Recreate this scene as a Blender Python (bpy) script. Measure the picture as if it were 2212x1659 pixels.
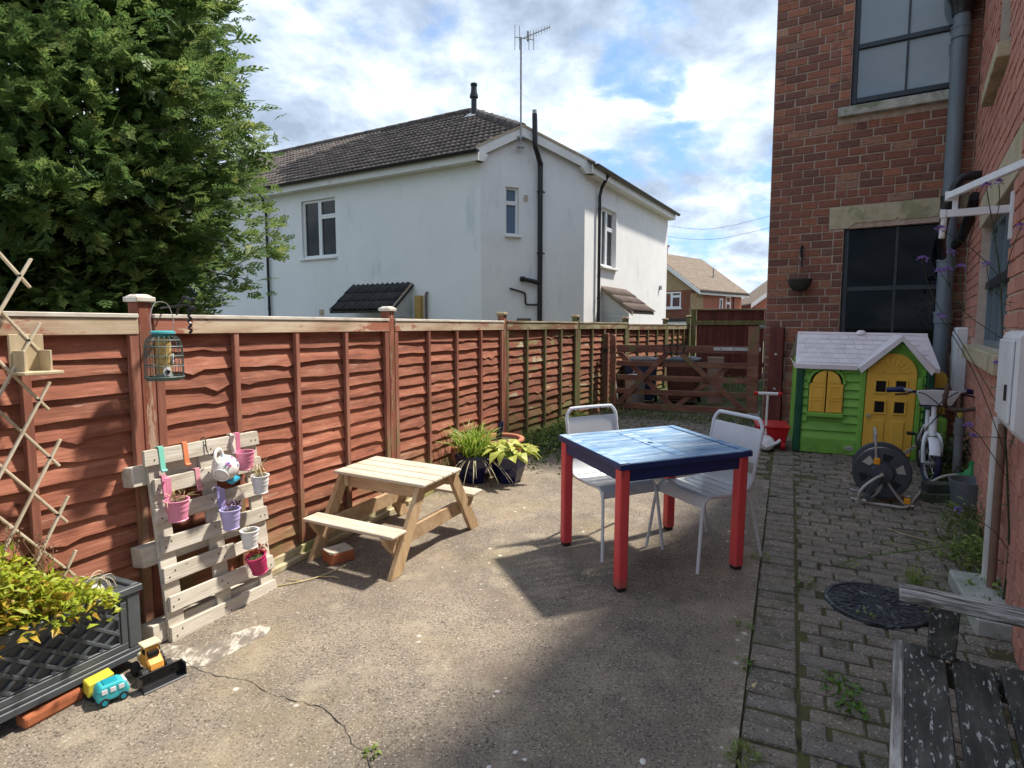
import bpy, bmesh, math, random
import numpy as np
from mathutils import Vector, Matrix, noise
random.seed(7); RNG = np.random.default_rng(11)
R = math.radians
for o in list(bpy.data.objects): bpy.data.objects.remove(o)
SC = bpy.context.scene
COL = SC.collection
# ------------------------------------------------------------------ camera
CAMH = 1.61
cam = bpy.data.cameras.new('camera'); camo = bpy.data.objects.new('camera', cam); COL.objects.link(camo)
camo.location = (0, 0, CAMH); camo.rotation_euler = (R(90-5.348), 0, 0)
cam.sensor_width = 36; cam.lens = 36*1330/2212; cam.clip_start = .05; cam.clip_end = 2000
SC.camera = camo
SC.render.resolution_x, SC.render.resolution_y = 1024, 768
# ------------------------------------------------------------------ light
SUN_EL, SUN_AZ = R(57), math.atan2(.89, .456)          # azimuth clockwise from +Y
tosun = Vector((math.cos(SUN_EL)*math.sin(SUN_AZ), math.cos(SUN_EL)*math.cos(SUN_AZ), math.sin(SUN_EL)))
sl = bpy.data.lights.new('sun', 'SUN'); sl.energy = 2.0; sl.angle = R(3.4); sl.color = (1, .93, .82)
so = bpy.data.objects.new('sun', sl); COL.objects.link(so); so.rotation_euler = tosun.to_track_quat('Z', 'Y').to_euler(); so.location = (6, 3, 12)
W = bpy.data.worlds.new('World'); SC.world = W; W.use_nodes = True
nt = W.node_tree; nt.nodes.clear()
def N(nt, t, **kw):
    n = nt.nodes.new(t)
    for k, v in kw.items():
        if k.startswith('i_'):
            key = k[2:]; key = int(key) if key.isdigit() else key.replace('_', ' ')
            n.inputs[key].default_value = v
        else: setattr(n, k, v)
    return n
def MATH(nt, op, a, b=None, clamp=False):
    n = nt.nodes.new('ShaderNodeMath'); n.operation = op; n.use_clamp = clamp
    for i, v in enumerate((a, b)):
        if v is None: continue
        if isinstance(v, (int, float)): n.inputs[i].default_value = v
        else: nt.links.new(v, n.inputs[i])
    return n.outputs[0]
def RAMP(nt, fac, stops, interp='LINEAR'):
    n = nt.nodes.new('ShaderNodeValToRGB'); cr = n.color_ramp; cr.interpolation = interp
    while len(cr.elements) < len(stops): cr.elements.new(.5)
    for e, (p, c) in zip(cr.elements, stops):
        e.position = p; e.color = (*c, 1) if len(c) == 3 else c
    nt.links.new(fac, n.inputs[0]); return n.outputs[0]
def MIX(nt, fac, a, b, mode='MIX'):
    n = nt.nodes.new('ShaderNodeMix'); n.data_type = 'RGBA'; n.blend_type = mode
    for i, v in ((0, fac), (6, a), (7, b)):
        if isinstance(v, (int, float)): n.inputs[i].default_value = v
        elif isinstance(v, tuple): n.inputs[i].default_value = (*v[:3], 1)
        else: nt.links.new(v, n.inputs[i])
    return n.outputs[2]
def MAPR(nt, v, a, b, c=0., d=1., smooth=True):
    n = nt.nodes.new('ShaderNodeMapRange'); n.interpolation_type = 'SMOOTHSTEP' if smooth else 'LINEAR'
    nt.links.new(v, n.inputs[0])
    for i, x in enumerate((a, b, c, d)): n.inputs[i+1].default_value = x
    return n.outputs[0]
sky = N(nt, 'ShaderNodeTexSky', sky_type='NISHITA', sun_disc=False, sun_elevation=SUN_EL, sun_rotation=SUN_AZ, air_density=1.0, dust_density=1.2, ozone_density=1.2)
tc = N(nt, 'ShaderNodeTexCoord'); sep = N(nt, 'ShaderNodeSeparateXYZ'); nt.links.new(tc.outputs['Generated'], sep.inputs[0])
zz = MATH(nt, 'MAXIMUM', sep.outputs[2], .0); zz = MATH(nt, 'ADD', zz, .38)
comb = N(nt, 'ShaderNodeCombineXYZ')
nt.links.new(MATH(nt, 'DIVIDE', sep.outputs[0], zz), comb.inputs[0]); nt.links.new(MATH(nt, 'DIVIDE', sep.outputs[1], zz), comb.inputs[1])
nt.links.new(MATH(nt, 'MULTIPLY', sep.outputs[2], .9), comb.inputs[2])
def cloudnoise(scale, detail, rough, off, dist=0.):
    m = N(nt, 'ShaderNodeMapping'); m.inputs['Location'].default_value = off; nt.links.new(comb.outputs[0], m.inputs[0])
    n = N(nt, 'ShaderNodeTexNoise'); n.inputs['Scale'].default_value = scale; n.inputs['Detail'].default_value = detail
    n.inputs['Roughness'].default_value = rough; n.inputs['Distortion'].default_value = dist
    nt.links.new(m.outputs[0], n.inputs[0]); return n.outputs[0]
c1 = cloudnoise(3.4, 8, .55, (3.1, 1.7, .2), .25)
c2 = cloudnoise(3.0, 9, .58, (8.4, 5.2, 1.3), .2)
c3 = cloudnoise(7.0, 8, .6, (1.4, 2.6, 4.), .3)
cover = MAPR(nt, c1, .35, .49)
shade = MATH(nt, 'ADD', MATH(nt, 'MULTIPLY', c2, .58), MATH(nt, 'MULTIPLY', c3, .42))
ccol = RAMP(nt, shade, [(.40, (.78, .97, 1.27)), (.48, (1.12, 1.35, 1.68)), (.555, (1.62, 1.85, 2.15)), (.61, (2.3, 2.45, 2.6)), (.66, (4.6, 4.6, 4.6)), (.72, (9., 9., 9.))])
skyb = MIX(nt, 1., sky.outputs[0], (.26, .33, .40), 'MULTIPLY')
skyb = MIX(nt, .5, skyb, (.62, 1.05, 1.85))
skyc = MIX(nt, cover, skyb, ccol)
bg = N(nt, 'ShaderNodeBackground'); bg.inputs[1].default_value = .15; nt.links.new(skyc, bg.inputs[0])
wo = N(nt, 'ShaderNodeOutputWorld'); nt.links.new(bg.outputs[0], wo.inputs[0])
SC.view_settings.view_transform = 'Standard'; SC.view_settings.look = 'None'; SC.view_settings.gamma = 1
SC.view_settings.use_curve_mapping = False; SC.view_settings.exposure = 1.92
SC.render.engine = 'CYCLES'; SC.cycles.max_bounces = 6; SC.cycles.diffuse_bounces = 3; SC.cycles.glossy_bounces = 3; SC.cycles.transmission_bounces = 3; SC.cycles.transparent_max_bounces = 4
# ------------------------------------------------------------------ helpers
S = .0423166
def gz(y): return S*min(max(y, -3.), 12.6)
TILT = Matrix.Rotation(math.atan(S), 4, 'X')
def lin(r, g, b): return tuple((x/12.92 if x <= .04045 else ((x+.055)/1.055)**2.4) for x in (r/255, g/255, b/255))
class MB:
    def __init__(s): s.v = []; s.f = []
    def add(s, vs, fs, M=None):
        b = len(s.v)
        s.v += [tuple(M @ Vector(p)) for p in vs] if M is not None else [tuple(p) for p in vs]
        s.f += [tuple(i+b for i in f) for f in fs]; return s
    def box(s, c, d, M=None, taper=None):
        x, y, z = d[0]/2, d[1]/2, d[2]/2; tx, ty = taper or (1, 1)
        vs = [(c[0]+i*x*(tx if k > 0 else 1), c[1]+j*y*(ty if k > 0 else 1), c[2]+k*z) for k in (-1, 1) for j in (-1, 1) for i in (-1, 1)]
        return s.add(vs, [(0, 2, 3, 1), (4, 5, 7, 6), (0, 1, 5, 4), (2, 6, 7, 3), (0, 4, 6, 2), (1, 3, 7, 5)], M)
    def cbox(s, x0, x1, y0, y1, z0, z1, M=None): return s.box(((x0+x1)/2, (y0+y1)/2, (z0+z1)/2), (x1-x0, y1-y0, z1-z0), M)
    def bar(s, p, q, w, t, up=(0, 0, 1)):
        p, q = Vector(p), Vector(q); d = q-p; L = d.length; d.normalize(); up = Vector(up)
        sx = d.cross(up)
        if sx.length < 1e-4: sx = d.cross(Vector((1, 0, 0)))
        sx.normalize(); uz = sx.cross(d); M = Matrix((( *sx, 0), (*d, 0), (*uz, 0), (0, 0, 0, 1))).transposed(); M.translation = (p+q)/2
        return s.box((0, 0, 0), (w, L, t), M)
    def tube(s, pts, r, n=8, closed=False, cap=True, flat=1.):
        pts = [Vector(p) for p in pts]; m = len(pts); rr = r if isinstance(r, (list, tuple)) else [r]*m
        b = len(s.v); prev = None
        for i, p in enumerate(pts):
            if closed: d = pts[(i+1) % m]-pts[i-1]
            else: d = pts[min(i+1, m-1)]-pts[max(i-1, 0)]
            if d.length < 1e-9: d = Vector((0, 0, 1))
            d.normalize()
            if prev is None:
                a = Vector((0, 0, 1)) if abs(d.z) < .9 else Vector((1, 0, 0)); u = d.cross(a).normalized()
            else:
                u = prev-d*prev.dot(d); u = u.normalized() if u.length > 1e-6 else d.cross(Vector((0, 0, 1))).normalized()
            prev = u; w = d.cross(u)
            for k in range(n):
                a = 2*math.pi*k/n; s.v.append(tuple(p+u*(math.cos(a)*rr[i])+w*(math.sin(a)*rr[i]*flat)))
        for i in range(m if closed else m-1):
            j = (i+1) % m
            for k in range(n): l = (k+1) % n; s.f.append((b+i*n+k, b+i*n+l, b+j*n+l, b+j*n+k))
        if cap and not closed: s.f.append(tuple(b+k for k in reversed(range(n)))); s.f.append(tuple(b+(m-1)*n+k for k in range(n)))
        return s
    def lathe(s, prof, n=24, M=None, cap=(True, True)):
        vs = []; fs = []
        for (r, z) in prof:
            for k in range(n): a = 2*math.pi*k/n; vs.append((r*math.cos(a), r*math.sin(a), z))
        m = len(prof)
        for i in range(m-1):
            for k in range(n): l = (k+1) % n; fs.append((i*n+k, i*n+l, (i+1)*n+l, (i+1)*n+k))
        if cap[0]: fs.append(tuple(reversed(range(n))))
        if cap[1]: fs.append(tuple((m-1)*n+k for k in range(n)))
        return s.add(vs, fs, M)
    def prism(s, poly, y0, y1, M=None):
        """polygon in (x,z), extruded along y"""
        n = len(poly); vs = [(x, y0, z) for x, z in poly]+[(x, y1, z) for x, z in poly]
        a = sum(poly[i][0]*poly[(i+1) % n][1]-poly[(i+1) % n][0]*poly[i][1] for i in range(n))
        fs = [tuple(range(n)), tuple(reversed(range(n, 2*n)))]+[(i, i+n, (i+1) % n+n, (i+1) % n) for i in range(n)]
        if a < 0: fs = [tuple(reversed(f)) for f in fs]
        return s.add(vs, fs, M)
    def build(s, name, mat, parent=None, smooth=False, bevel=0, seg=1, M=None):
        me = bpy.data.meshes.new(name); me.from_pydata(s.v, [], s.f); me.update()
        return mobj(name, me, mat, parent, smooth, bevel, seg, M)
def mobj(name, me, mat, parent=None, smooth=False, bevel=0, seg=1, M=None):
    if mat is not None and not len(me.materials): me.materials.append(mat)
    if smooth:
        me.polygons.foreach_set('use_smooth', [True]*len(me.polygons))
        if smooth != 'all': me.set_sharp_from_angle(angle=R(40))
    o = bpy.data.objects.new(name, me); COL.objects.link(o)
    if parent is not None: o.parent = parent
    if M is not None: o.matrix_local = M
    if bevel:
        b = o.modifiers.new('bevel', 'BEVEL'); b.width = bevel; b.segments = seg; b.limit_method = 'ANGLE'; b.angle_limit = R(40)
    return o
def npmesh(name, V, F):
    """V (n,3), F (m,k) arrays"""
    me = bpy.data.meshes.new(name); V = np.asarray(V, np.float32); F = np.asarray(F, np.int32); m, k = F.shape
    me.vertices.add(len(V)); me.vertices.foreach_set('co', V.ravel()); me.loops.add(m*k); me.loops.foreach_set('vertex_index', F.ravel())
    me.polygons.add(m); me.polygons.foreach_set('loop_start', np.arange(0, m*k, k, dtype=np.int32)); me.polygons.foreach_set('loop_total', np.full(m, k, np.int32))
    me.update(calc_edges=True); return me
def tag(o, label=None, cat=None, group=None, kind=None):
    if label: o['label'] = label
    if cat: o['category'] = cat
    if group: o['group'] = group
    if kind: o['kind'] = kind
    return o
def T(x, y, z): return Matrix.Translation((x, y, z))
def RZ(a): return Matrix.Rotation(R(a), 4, 'Z')
def RX(a): return Matrix.Rotation(R(a), 4, 'X')
def RY(a): return Matrix.Rotation(R(a), 4, 'Y')
def GM(x, y, rz=0, dz=0, tilt=True): return T(x, y, gz(y)+dz) @ (TILT if tilt else Matrix()) @ RZ(rz)
def thing(name, label, cat, M, group=None):
    o = bpy.data.objects.new(name, None); COL.objects.link(o); o.empty_display_size = .1; o.matrix_world = M
    return tag(o, label, cat, group)
def part(name, mat, parent, mb, **kw): return mb.build(name, mat, parent, **kw)
def bez(p, n=12):
    p = [Vector(q) for q in p]; out = []
    for i in range(n+1):
        t = i/n; q = list(p)
        while len(q) > 1: q = [q[k].lerp(q[k+1], t) for k in range(len(q)-1)]
        out.append(q[0])
    return out
def spline(pts, n=8):
    pts = [Vector(p) for p in pts]; out = []
    for i in range(len(pts)-1):
        p0, p1, p2, p3 = pts[max(i-1, 0)], pts[i], pts[i+1], pts[min(i+2, len(pts)-1)]
        for k in range(n):
            t = k/n; out.append(.5*((2*p1)+(p2-p0)*t+(2*p0-5*p1+4*p2-p3)*t*t+(3*p1-p0-3*p2+p3)*t**3))
    out.append(pts[-1]); return out
# ------------------------------------------------------------------ materials
MATS = {}
def mat(name, cols, scale=6., stretch=(1, 1, 1), detail=6, nrough=.6, rough=.65, bump=.15, bscale=None, bdist=.004, over=(), rand=0., metal=0., coords='Object', spec=.4, dist=0., subsurf=0., trans=0., bstretch=None, huerand=0., randramp=None, attr=None):
    m = bpy.data.materials.new(name); m.use_nodes = True; nt = m.node_tree; nt.nodes.clear()
    L = nt.links.new
    out = N(nt, 'ShaderNodeOutputMaterial'); bs = N(nt, 'ShaderNodeBsdfPrincipled'); L(bs.outputs[0], out.inputs[0])
    if coords == 'World': co = N(nt, 'ShaderNodeNewGeometry').outputs['Position']
    else: co = N(nt, 'ShaderNodeTexCoord').outputs['Object']
    oi = N(nt, 'ShaderNodeObjectInfo'); rnd = oi.outputs['Random']
    if attr:
        at = N(nt, 'ShaderNodeAttribute', attribute_name=attr); rnd = MATH(nt, 'FRACT', MATH(nt, 'ADD', rnd, at.outputs['Fac']))
    va = N(nt, 'ShaderNodeVectorMath', operation='ADD'); L(co, va.inputs[0])
    cx = N(nt, 'ShaderNodeCombineXYZ'); rk = MATH(nt, 'MULTIPLY', rnd, 19.7 if coords != 'World' else 0.)
    L(rk, cx.inputs[0]); L(rk, cx.inputs[1]); L(rk, cx.inputs[2]); L(cx.outputs[0], va.inputs[1])
    def nz(sc, st, det=6, ro=.6, di=0.):
        mp = N(nt, 'ShaderNodeMapping'); mp.inputs['Scale'].default_value = st; L(va.outputs[0], mp.inputs[0])
        n = N(nt, 'ShaderNodeTexNoise'); n.inputs['Scale'].default_value = sc; n.inputs['Detail'].default_value = det; n.inputs['Roughness'].default_value = ro; n.inputs['Distortion'].default_value = di
        L(mp.outputs[0], n.inputs[0]); return n.outputs[0]
    def vor(sc, st):
        mp = N(nt, 'ShaderNodeMapping'); mp.inputs['Scale'].default_value = st; L(va.outputs[0], mp.inputs[0])
        n = N(nt, 'ShaderNodeTexVoronoi'); n.inputs['Scale'].default_value = sc; L(mp.outputs[0], n.inputs[0]); return n.outputs['Distance']
    fac = nz(scale, stretch, detail, nrough, dist)
    col = RAMP(nt, fac, cols) if len(cols) > 1 else MIX(nt, 0., cols[0][1], cols[0][1])
    if randramp:
        col = MIX(nt, .62, col, RAMP(nt, rnd, randramp, 'LINEAR'))
    if rand or huerand:
        h = N(nt, 'ShaderNodeHueSaturation'); L(col, h.inputs['Color'])
        L(MAPR(nt, rnd, 0, 1, 1-rand, 1+rand, False), h.inputs['Value'])
        if huerand: L(MAPR(nt, MATH(nt, 'FRACT', MATH(nt, 'MULTIPLY', rnd, 7.31)), 0, 1, .5-huerand, .5+huerand, False), h.inputs['Hue'])
        col = h.outputs[0]
    for ov in over:
        st = ov.get('stretch', (1, 1, 1))
        f = vor(ov['scale'], st) if ov.get('kind') == 'vor' else nz(ov['scale'], st, ov.get('detail', 5), ov.get('nrough', .6), ov.get('dist', 0.))
        f = MAPR(nt, f, ov['lo'], ov['hi'], 0., ov.get('amt', 1.))
        if 'mask' in ov:
            sc_, lo_, hi_ = ov['mask']; f = MATH(nt, 'MULTIPLY', f, MAPR(nt, nz(sc_, (1, 1, 1), 3), lo_, hi_))
        if 'axis' in ov:      # (vector, lo, hi) : extent of a real stain along a world/object axis
            v_, lo_, hi_ = ov['axis']; dt = N(nt, 'ShaderNodeVectorMath', operation='DOT_PRODUCT')
            L(N(nt, 'ShaderNodeNewGeometry').outputs['Position'] if ov.get('world') else co, dt.inputs[0]); dt.inputs[1].default_value = v_
            f = MATH(nt, 'MULTIPLY', f, MAPR(nt, dt.outputs['Value'], lo_, hi_))
        col = MIX(nt, f, col, ov['col'])
    L(col, bs.inputs['Base Color'])
    bs.inputs['Roughness'].default_value = rough; bs.inputs['Metallic'].default_value = metal; bs.inputs['Specular IOR Level'].default_value = spec
    if bump:
        b = N(nt, 'ShaderNodeBump'); b.inputs['Strength'].default_value = bump; b.inputs['Distance'].default_value = bdist
        L(nz(bscale or scale*3, bstretch or stretch, 6, .65), b.inputs['Height']); L(b.outputs[0], bs.inputs['Normal'])
    if trans:
        tr = N(nt, 'ShaderNodeBsdfTranslucent'); L(col, tr.inputs[0]); mx = N(nt, 'ShaderNodeMixShader'); mx.inputs[0].default_value = trans
        L(bs.outputs[0], mx.inputs[1]); L(tr.outputs[0], mx.inputs[2]); L(mx.outputs[0], out.inputs[0])
    m.diffuse_color = (*cols[len(cols)//2][1][:3], 1)
    return m
def paint(name, c, var=.12, rough=.5, bump=.05, scale=9, **kw):
    lo = tuple(x*(1-var) for x in c); hi = tuple(min(x*(1+var), .95) for x in c)
    return mat(name, [(.35, lo), (.65, hi)], scale=scale, rough=rough, bump=bump, **kw)
def glassmat(name, tint=(.02, .025, .03), rough=.03):
    m = bpy.data.materials.new(name); m.use_nodes = True; nt = m.node_tree; nt.nodes.clear(); L = nt.links.new
    out = N(nt, 'ShaderNodeOutputMaterial'); d = N(nt, 'ShaderNodeBsdfPrincipled'); L(d.outputs[0], out.inputs[0])
    d.inputs['Base Color'].default_value = (*tint, 1); d.inputs['Roughness'].default_value = rough; d.inputs['Specular IOR Level'].default_value = .8
    n = N(nt, 'ShaderNodeTexNoise'); n.inputs['Scale'].default_value = 1.3; b = N(nt, 'ShaderNodeBump'); b.inputs['Strength'].default_value = .05; b.inputs['Distance'].default_value = .02
    L(N(nt, 'ShaderNodeTexCoord').outputs['Object'], n.inputs[0]); L(n.outputs[0], b.inputs['Height']); L(b.outputs[0], d.inputs['Normal'])
    return m
# ------------------------------------------------------------------ setting: ground, concrete, block paving
RDIR = Vector((.912, -.41, 0)); EDIR = Vector((.41, .912, 0)); PO = Vector((1.464, 3.527, 0))
M_earth = mat('earth_and_moss', [(.3, (.035, .028, .018)), (.5, (.075, .06, .035)), (.62, (.07, .085, .03)), (.75, (.12, .10, .06))], scale=9, coords='World', rough=.95, bump=.6, bscale=60, bdist=.01,
    over=[dict(col=(.07, .10, .025), scale=3, lo=.5, hi=.62, amt=.8), dict(col=(.26, .22, .15), scale=140, lo=.62, hi=.7, amt=.8)])
M_conc = mat('weathered_concrete', [(.25, (.10, .085, .07)), (.45, (.185, .154, .122)), (.55, (.24, .197, .153)), (.75, (.33, .268, .205))], scale=2.2, coords='World', detail=9, nrough=.72, rough=.92, bump=.75, bscale=110, bdist=.006,
    over=[dict(col=(.085, .075, .064), scale=.8, lo=.50, hi=.66, amt=.6, detail=9, nrough=.7), dict(col=(.045, .038, .03), scale=92, lo=.52, hi=.62, amt=.8, detail=4), dict(col=(.50, .43, .34), scale=105, lo=.585, hi=.66, amt=.8, detail=3),
          dict(col=(.23, .175, .13), scale=1.9, lo=.50, hi=.66, amt=.4, detail=8), dict(col=(.30, .235, .13), scale=1.3, lo=.50, hi=.68, amt=.4, axis=((-.905, .4254, 0), -.9, 1.6)),
          dict(col=(.40, .34, .24), scale=5.0, lo=.52, hi=.70, amt=.35, detail=6),
          dict(col=(.50, .46, .40), scale=24, lo=.5, hi=.62, amt=.75, axis=((.912, -.41, 0), -.22, -.02)),
          dict(col=(.70, .68, .62), kind='vor', scale=8, lo=.13, hi=.07, amt=.6, mask=(1.3, .55, .62)),
          dict(col=(.66, .64, .58), kind='vor', scale=16, lo=.14, hi=.08, amt=.5, mask=(1.9, .53, .62))])
M_paver = mat('grey_brown_paver', [(.3, (.115, .098, .08)), (.5, (.22, .187, .15)), (.7, (.34, .29, .24))], scale=14, rough=.93, bump=.6, bscale=120, bdist=.005, attr='rnd', nrough=.72,
    randramp=[(0, (.115, .10, .083)), (.35, (.19, .162, .13)), (.6, (.225, .168, .128)), (.85, (.165, .15, .13)), (1, (.27, .21, .165))],
    over=[dict(col=(.06, .05, .04), scale=80, lo=.57, hi=.66, amt=.8, detail=3), dict(col=(.52, .49, .43), scale=85, lo=.60, hi=.66, amt=.85, detail=3),
          dict(col=(.62, .60, .55), kind='vor', scale=17, lo=.16, hi=.10, amt=.7, mask=(3, .52, .62)), dict(col=(.09, .09, .04), scale=5, lo=.54, hi=.66, amt=.6), dict(col=(.05, .045, .04), scale=2.5, lo=.55, hi=.7, amt=.55)])
def sheet(name, poly_xy, dz, mat_, kind='structure', res=.5, label=None):
    """flat polygon on the sloping ground"""
    me = bpy.data.meshes.new(name); V = [(x, y, gz(y)+dz) for x, y in poly_xy]
    me.from_pydata(V, [], [tuple(range(len(V)))]); me.update()
    if me.polygons[0].normal.z < 0: me.flip_normals()
    o = mobj(name, me, mat_); tag(o, label=label, kind=kind); return o
# ground sheet (to the horizon), strips so that the slope stays planar
gmb = MB(); ys = [-400, -3, 0, 3, 6, 9, 12.6, 30, 900]
for i, y in enumerate(ys): gmb.v += [(-900, y, gz(y)-.03), (900, y, gz(y)-.03)]
for i in range(len(ys)-1): gmb.f.append((2*i, 2*i+1, 2*i+3, 2*i+2))
tag(gmb.build('ground', M_earth), kind='structure')
def pt(a, b): p = PO+EDIR*a+RDIR*b; return (p.x, p.y)
CF = 2.05
cpoly = [pt(-6, -.004), pt(-6, -3.3), pt(.2, -2.9), pt(1.5, -2.66), pt(2.3, -2.3), pt(2.0, -1.9), pt(CF, -.9), pt(CF+.05, -.004)]
conc = sheet('concrete_slab', cpoly, 0, M_conc, label='brown weathered concrete yard slab beside the fence')
pp = [(-1.66, 2.735), (-1.55, 2.66), (-1.42, 2.59), (-1.36, 2.60), (-1.26, 2.74), (-1.19, 2.88), (-1.20, 2.94), (-1.29, 2.945), (-1.37, 2.83), (-1.47, 2.74), (-1.60, 2.77)]; pq = []
for k in range(len(pp)):
    for t_ in range(7):
        x_ = pp[k][0]+(pp[(k+1) % len(pp)][0]-pp[k][0])*t_/7; y_ = pp[k][1]+(pp[(k+1) % len(pp)][1]-pp[k][1])*t_/7; pq.append((x_+.022*noise.noise(Vector((x_*25, y_*25, 0))), y_+.022*noise.noise(Vector((x_*25, y_*25, 7)))))
M_peel = mat('peeling_whitewash', [(.42, (.17, .145, .118)), (.50, (.24, .205, .165)), (.56, (.50, .46, .39)), (.66, (.60, .56, .49))], scale=9, stretch=(1.6, .7, 1), coords='World', detail=9, nrough=.75, rough=.95, bump=.7, bscale=90)
sheet('whitewash_patch', pq, .0015, M_peel, label='pale peeling patch on the concrete in front of the pallet')
# crack in the concrete : thin sunken-looking dark sliver following the fracture
M_crack = paint('crack_dirt', (.02, .017, .013), rough=1)
ck = [(-1.66, 2.76), (-1.60, 2.70), (-1.50, 2.655), (-1.40, 2.59), (-1.32, 2.547), (-1.22, 2.515), (-1.12, 2.49), (-1.02, 2.42), (-.915, 2.375), (-.83, 2.345), (-.76, 2.32), (-.695, 2.263), (-.64, 2.21), (-.585, 2.12), (-.522, 2.066), (-.49, 1.99), (-.48, 1.9)]
cm = MB(); pts = spline([(x, y, 0) for x, y in ck], 6); n = len(pts); b = 0
for i, p in enumerate(pts):
    d = (pts[min(i+1, n-1)]-pts[max(i-1, 0)]).normalized(); nn = Vector((-d.y, d.x, 0)); j = noise.noise(p*23)*.010+noise.noise(p*70)*.004; wd = .0008+.0034*max(0, noise.noise(p*17+Vector((5, 0, 0))))+.001*abs(noise.noise(p*90))
    if i < 18: wd *= .6
    for s_ in (-1, 1): q = p+nn*(j+s_*wd); cm.v.append((q.x, q.y, gz(q.y)+.002))
    if i: cm.f.append((2*i-2, 2*i-1, 2*i+1, 2*i))
tag(cm.build('crack', M_crack), kind='structure')
# pavers
pav_root = bpy.data.objects.new('block_paving', None); COL.objects.link(pav_root); tag(pav_root, kind='structure', label='grey brown block paving running from the bench to the gate')
MANHOLE = Vector((1.935, 3.155, 0)); MHR = .245
def paver_mesh(name, L, Wd, seed):
    rr = random.Random(seed); m = MB(); c = .007; h = .055
    def ring(ins, z): return [(sx*(L/2-ins)+rr.uniform(-.0015, .0015), sy*(Wd/2-ins)+rr.uniform(-.0015, .0015), z) for sx, sy in ((-1, -1), (1, -1), (1, 1), (-1, 1))]
    vs = ring(0, -h)+ring(.0, -c)+ring(c, 0); m.add(vs, [(i+4*k, (i+1) % 4+4*k, (i+1) % 4+4*k+4, i+4*k+4) for k in (0, 1) for i in range(4)]+[(8, 9, 10, 11)])
    me = bpy.data.meshes.new(name); me.from_pydata(m.v, [], m.f); me.update(); me.materials.append(M_paver); return me
PVM = [paver_mesh('paver', .188, .089, i) for i in range(4)]; PVH = paver_mesh('half_paver', .088, .091, 9)
def wallx(y): return .57+.65*y          # right house wall in plan
slots = []
a = -2.45
while a < 5.9:
    slots.append((a, .1, 0)); a += .1005
row = 0; a = -2.45
while a < 6.2:
    off = (row % 2)*.1+(.03 if row % 3 == 0 else 0); b = .303+off-.2
    if a > CF+.05: b = -2.75+off
    while b < 3.2:
        if b >= .29 or (a > CF+.05 and b < -.1): slots.append((a, b, 1))
        if .34 < b < .46: slots.append((a, b-.1505+.0005 if b < .42 else b-.155, 2))
        b += .2005
    row += 1; a += .1005
keep = []
for a, b, k in slots:
    p = PO+EDIR*a+RDIR*b
    if p.y < 1.2 or p.x > wallx(p.y)-.05 or (p-MANHOLE).length < MHR-.05: continue
    if p.y > 8.16-.65*(p.x-3.35)-.06 and p.x > 3.0: continue
    if p.x < -2.9+.47*p.y or p.y > 9.15-.42*(p.x-1.4): continue
    zc = p.y; scr = (.2*.1)/(zc*zc)*(CAMH/zc); vis = abs(p.x)/p.y < .86
    keep.append((scr if vis else scr*.01, p, k))
keep.sort(key=lambda t: -t[0])
ang = math.degrees(math.atan2(RDIR.y, RDIR.x)); jV = []; jF = []; jA = []
for i, (sc, p, k) in enumerate(keep):
    rr = random
    M = T(p.x+rr.gauss(0, .002), p.y+rr.gauss(0, .002), gz(p.y)-.001+rr.gauss(0, .0038)) @ TILT @ RZ(ang+rr.gauss(0, .8)) @ RX(rr.gauss(0, 1.1)) @ RY(rr.gauss(0, .7))
    me = PVM[i % 4] if k < 2 else PVH
    if i < 300: o = bpy.data.objects.new('paver', me); COL.objects.link(o); o.parent = pav_root; o.matrix_local = M
    else:
        base = len(jV); jV += [tuple(M @ v.co) for v in me.vertices]; jF += [tuple(base+q for q in pl.vertices) for pl in me.polygons]; jA += [rr.random()]*len(me.vertices)
me = bpy.data.meshes.new('paver_field'); me.from_pydata(jV, [], jF); me.update(); me.attributes.new('rnd', 'FLOAT', 'POINT').data.foreach_set('value', jA); me.materials.append(M_paver)
o = mobj('paver_field', me, None, pav_root); tag(o, kind='stuff')
# joint sand with moss under the pavers
M_joint = mat('mossy_joint_sand', [(.3, (.04, .034, .018)), (.5, (.09, .077, .034)), (.65, (.085, .095, .026)), (.8, (.14, .12, .065))], scale=12, coords='World', rough=.97, bump=.5, bscale=80)
sheet('joint_sand', [pt(-2.6, 0.0), pt(-2.6, 3.4), pt(6.3, 3.4), pt(6.3, -2.75), pt(CF+.02, -2.75), pt(CF+.02, 0.0)], -.013, M_joint)
# ------------------------------------------------------------------ fence
M_slat = mat('red_stained_board', [(.28, (.15, .052, .034)), (.45, (.275, .096, .057)), (.58, (.37, .14, .086)), (.75, (.49, .24, .16))], scale=7, stretch=(.35, 1, 2.6), rough=.78, bump=.5, bscale=26, bstretch=(.12, 1, 3.5), bdist=.007, rand=.2, nrough=.7,
    over=[dict(col=(.50, .30, .21), scale=16, stretch=(.25, 1, 2.2), lo=.62, hi=.70, amt=.55), dict(col=(.09, .025, .018), scale=9, stretch=(.3, 1, 3), lo=.60, hi=.72, amt=.6), dict(col=(.06, .02, .014), kind='vor', scale=3.5, stretch=(.8, 1, 1.6), lo=.07, hi=.03, amt=.8), dict(col=(.47, .27, .20), scale=2.4, stretch=(.5, 1, 1.5), lo=.56, hi=.68, amt=.45, detail=9, nrough=.75),
          dict(col=(.19, .18, .07), scale=3.2, lo=.40, hi=.62, amt=.85, axis=((0, 0, 1), .42, .02)), dict(col=(.42, .33, .20), scale=11, stretch=(.4, 1, 3), lo=.55, hi=.7, amt=.5, axis=((0, 0, 1), .6, .1))])
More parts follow.
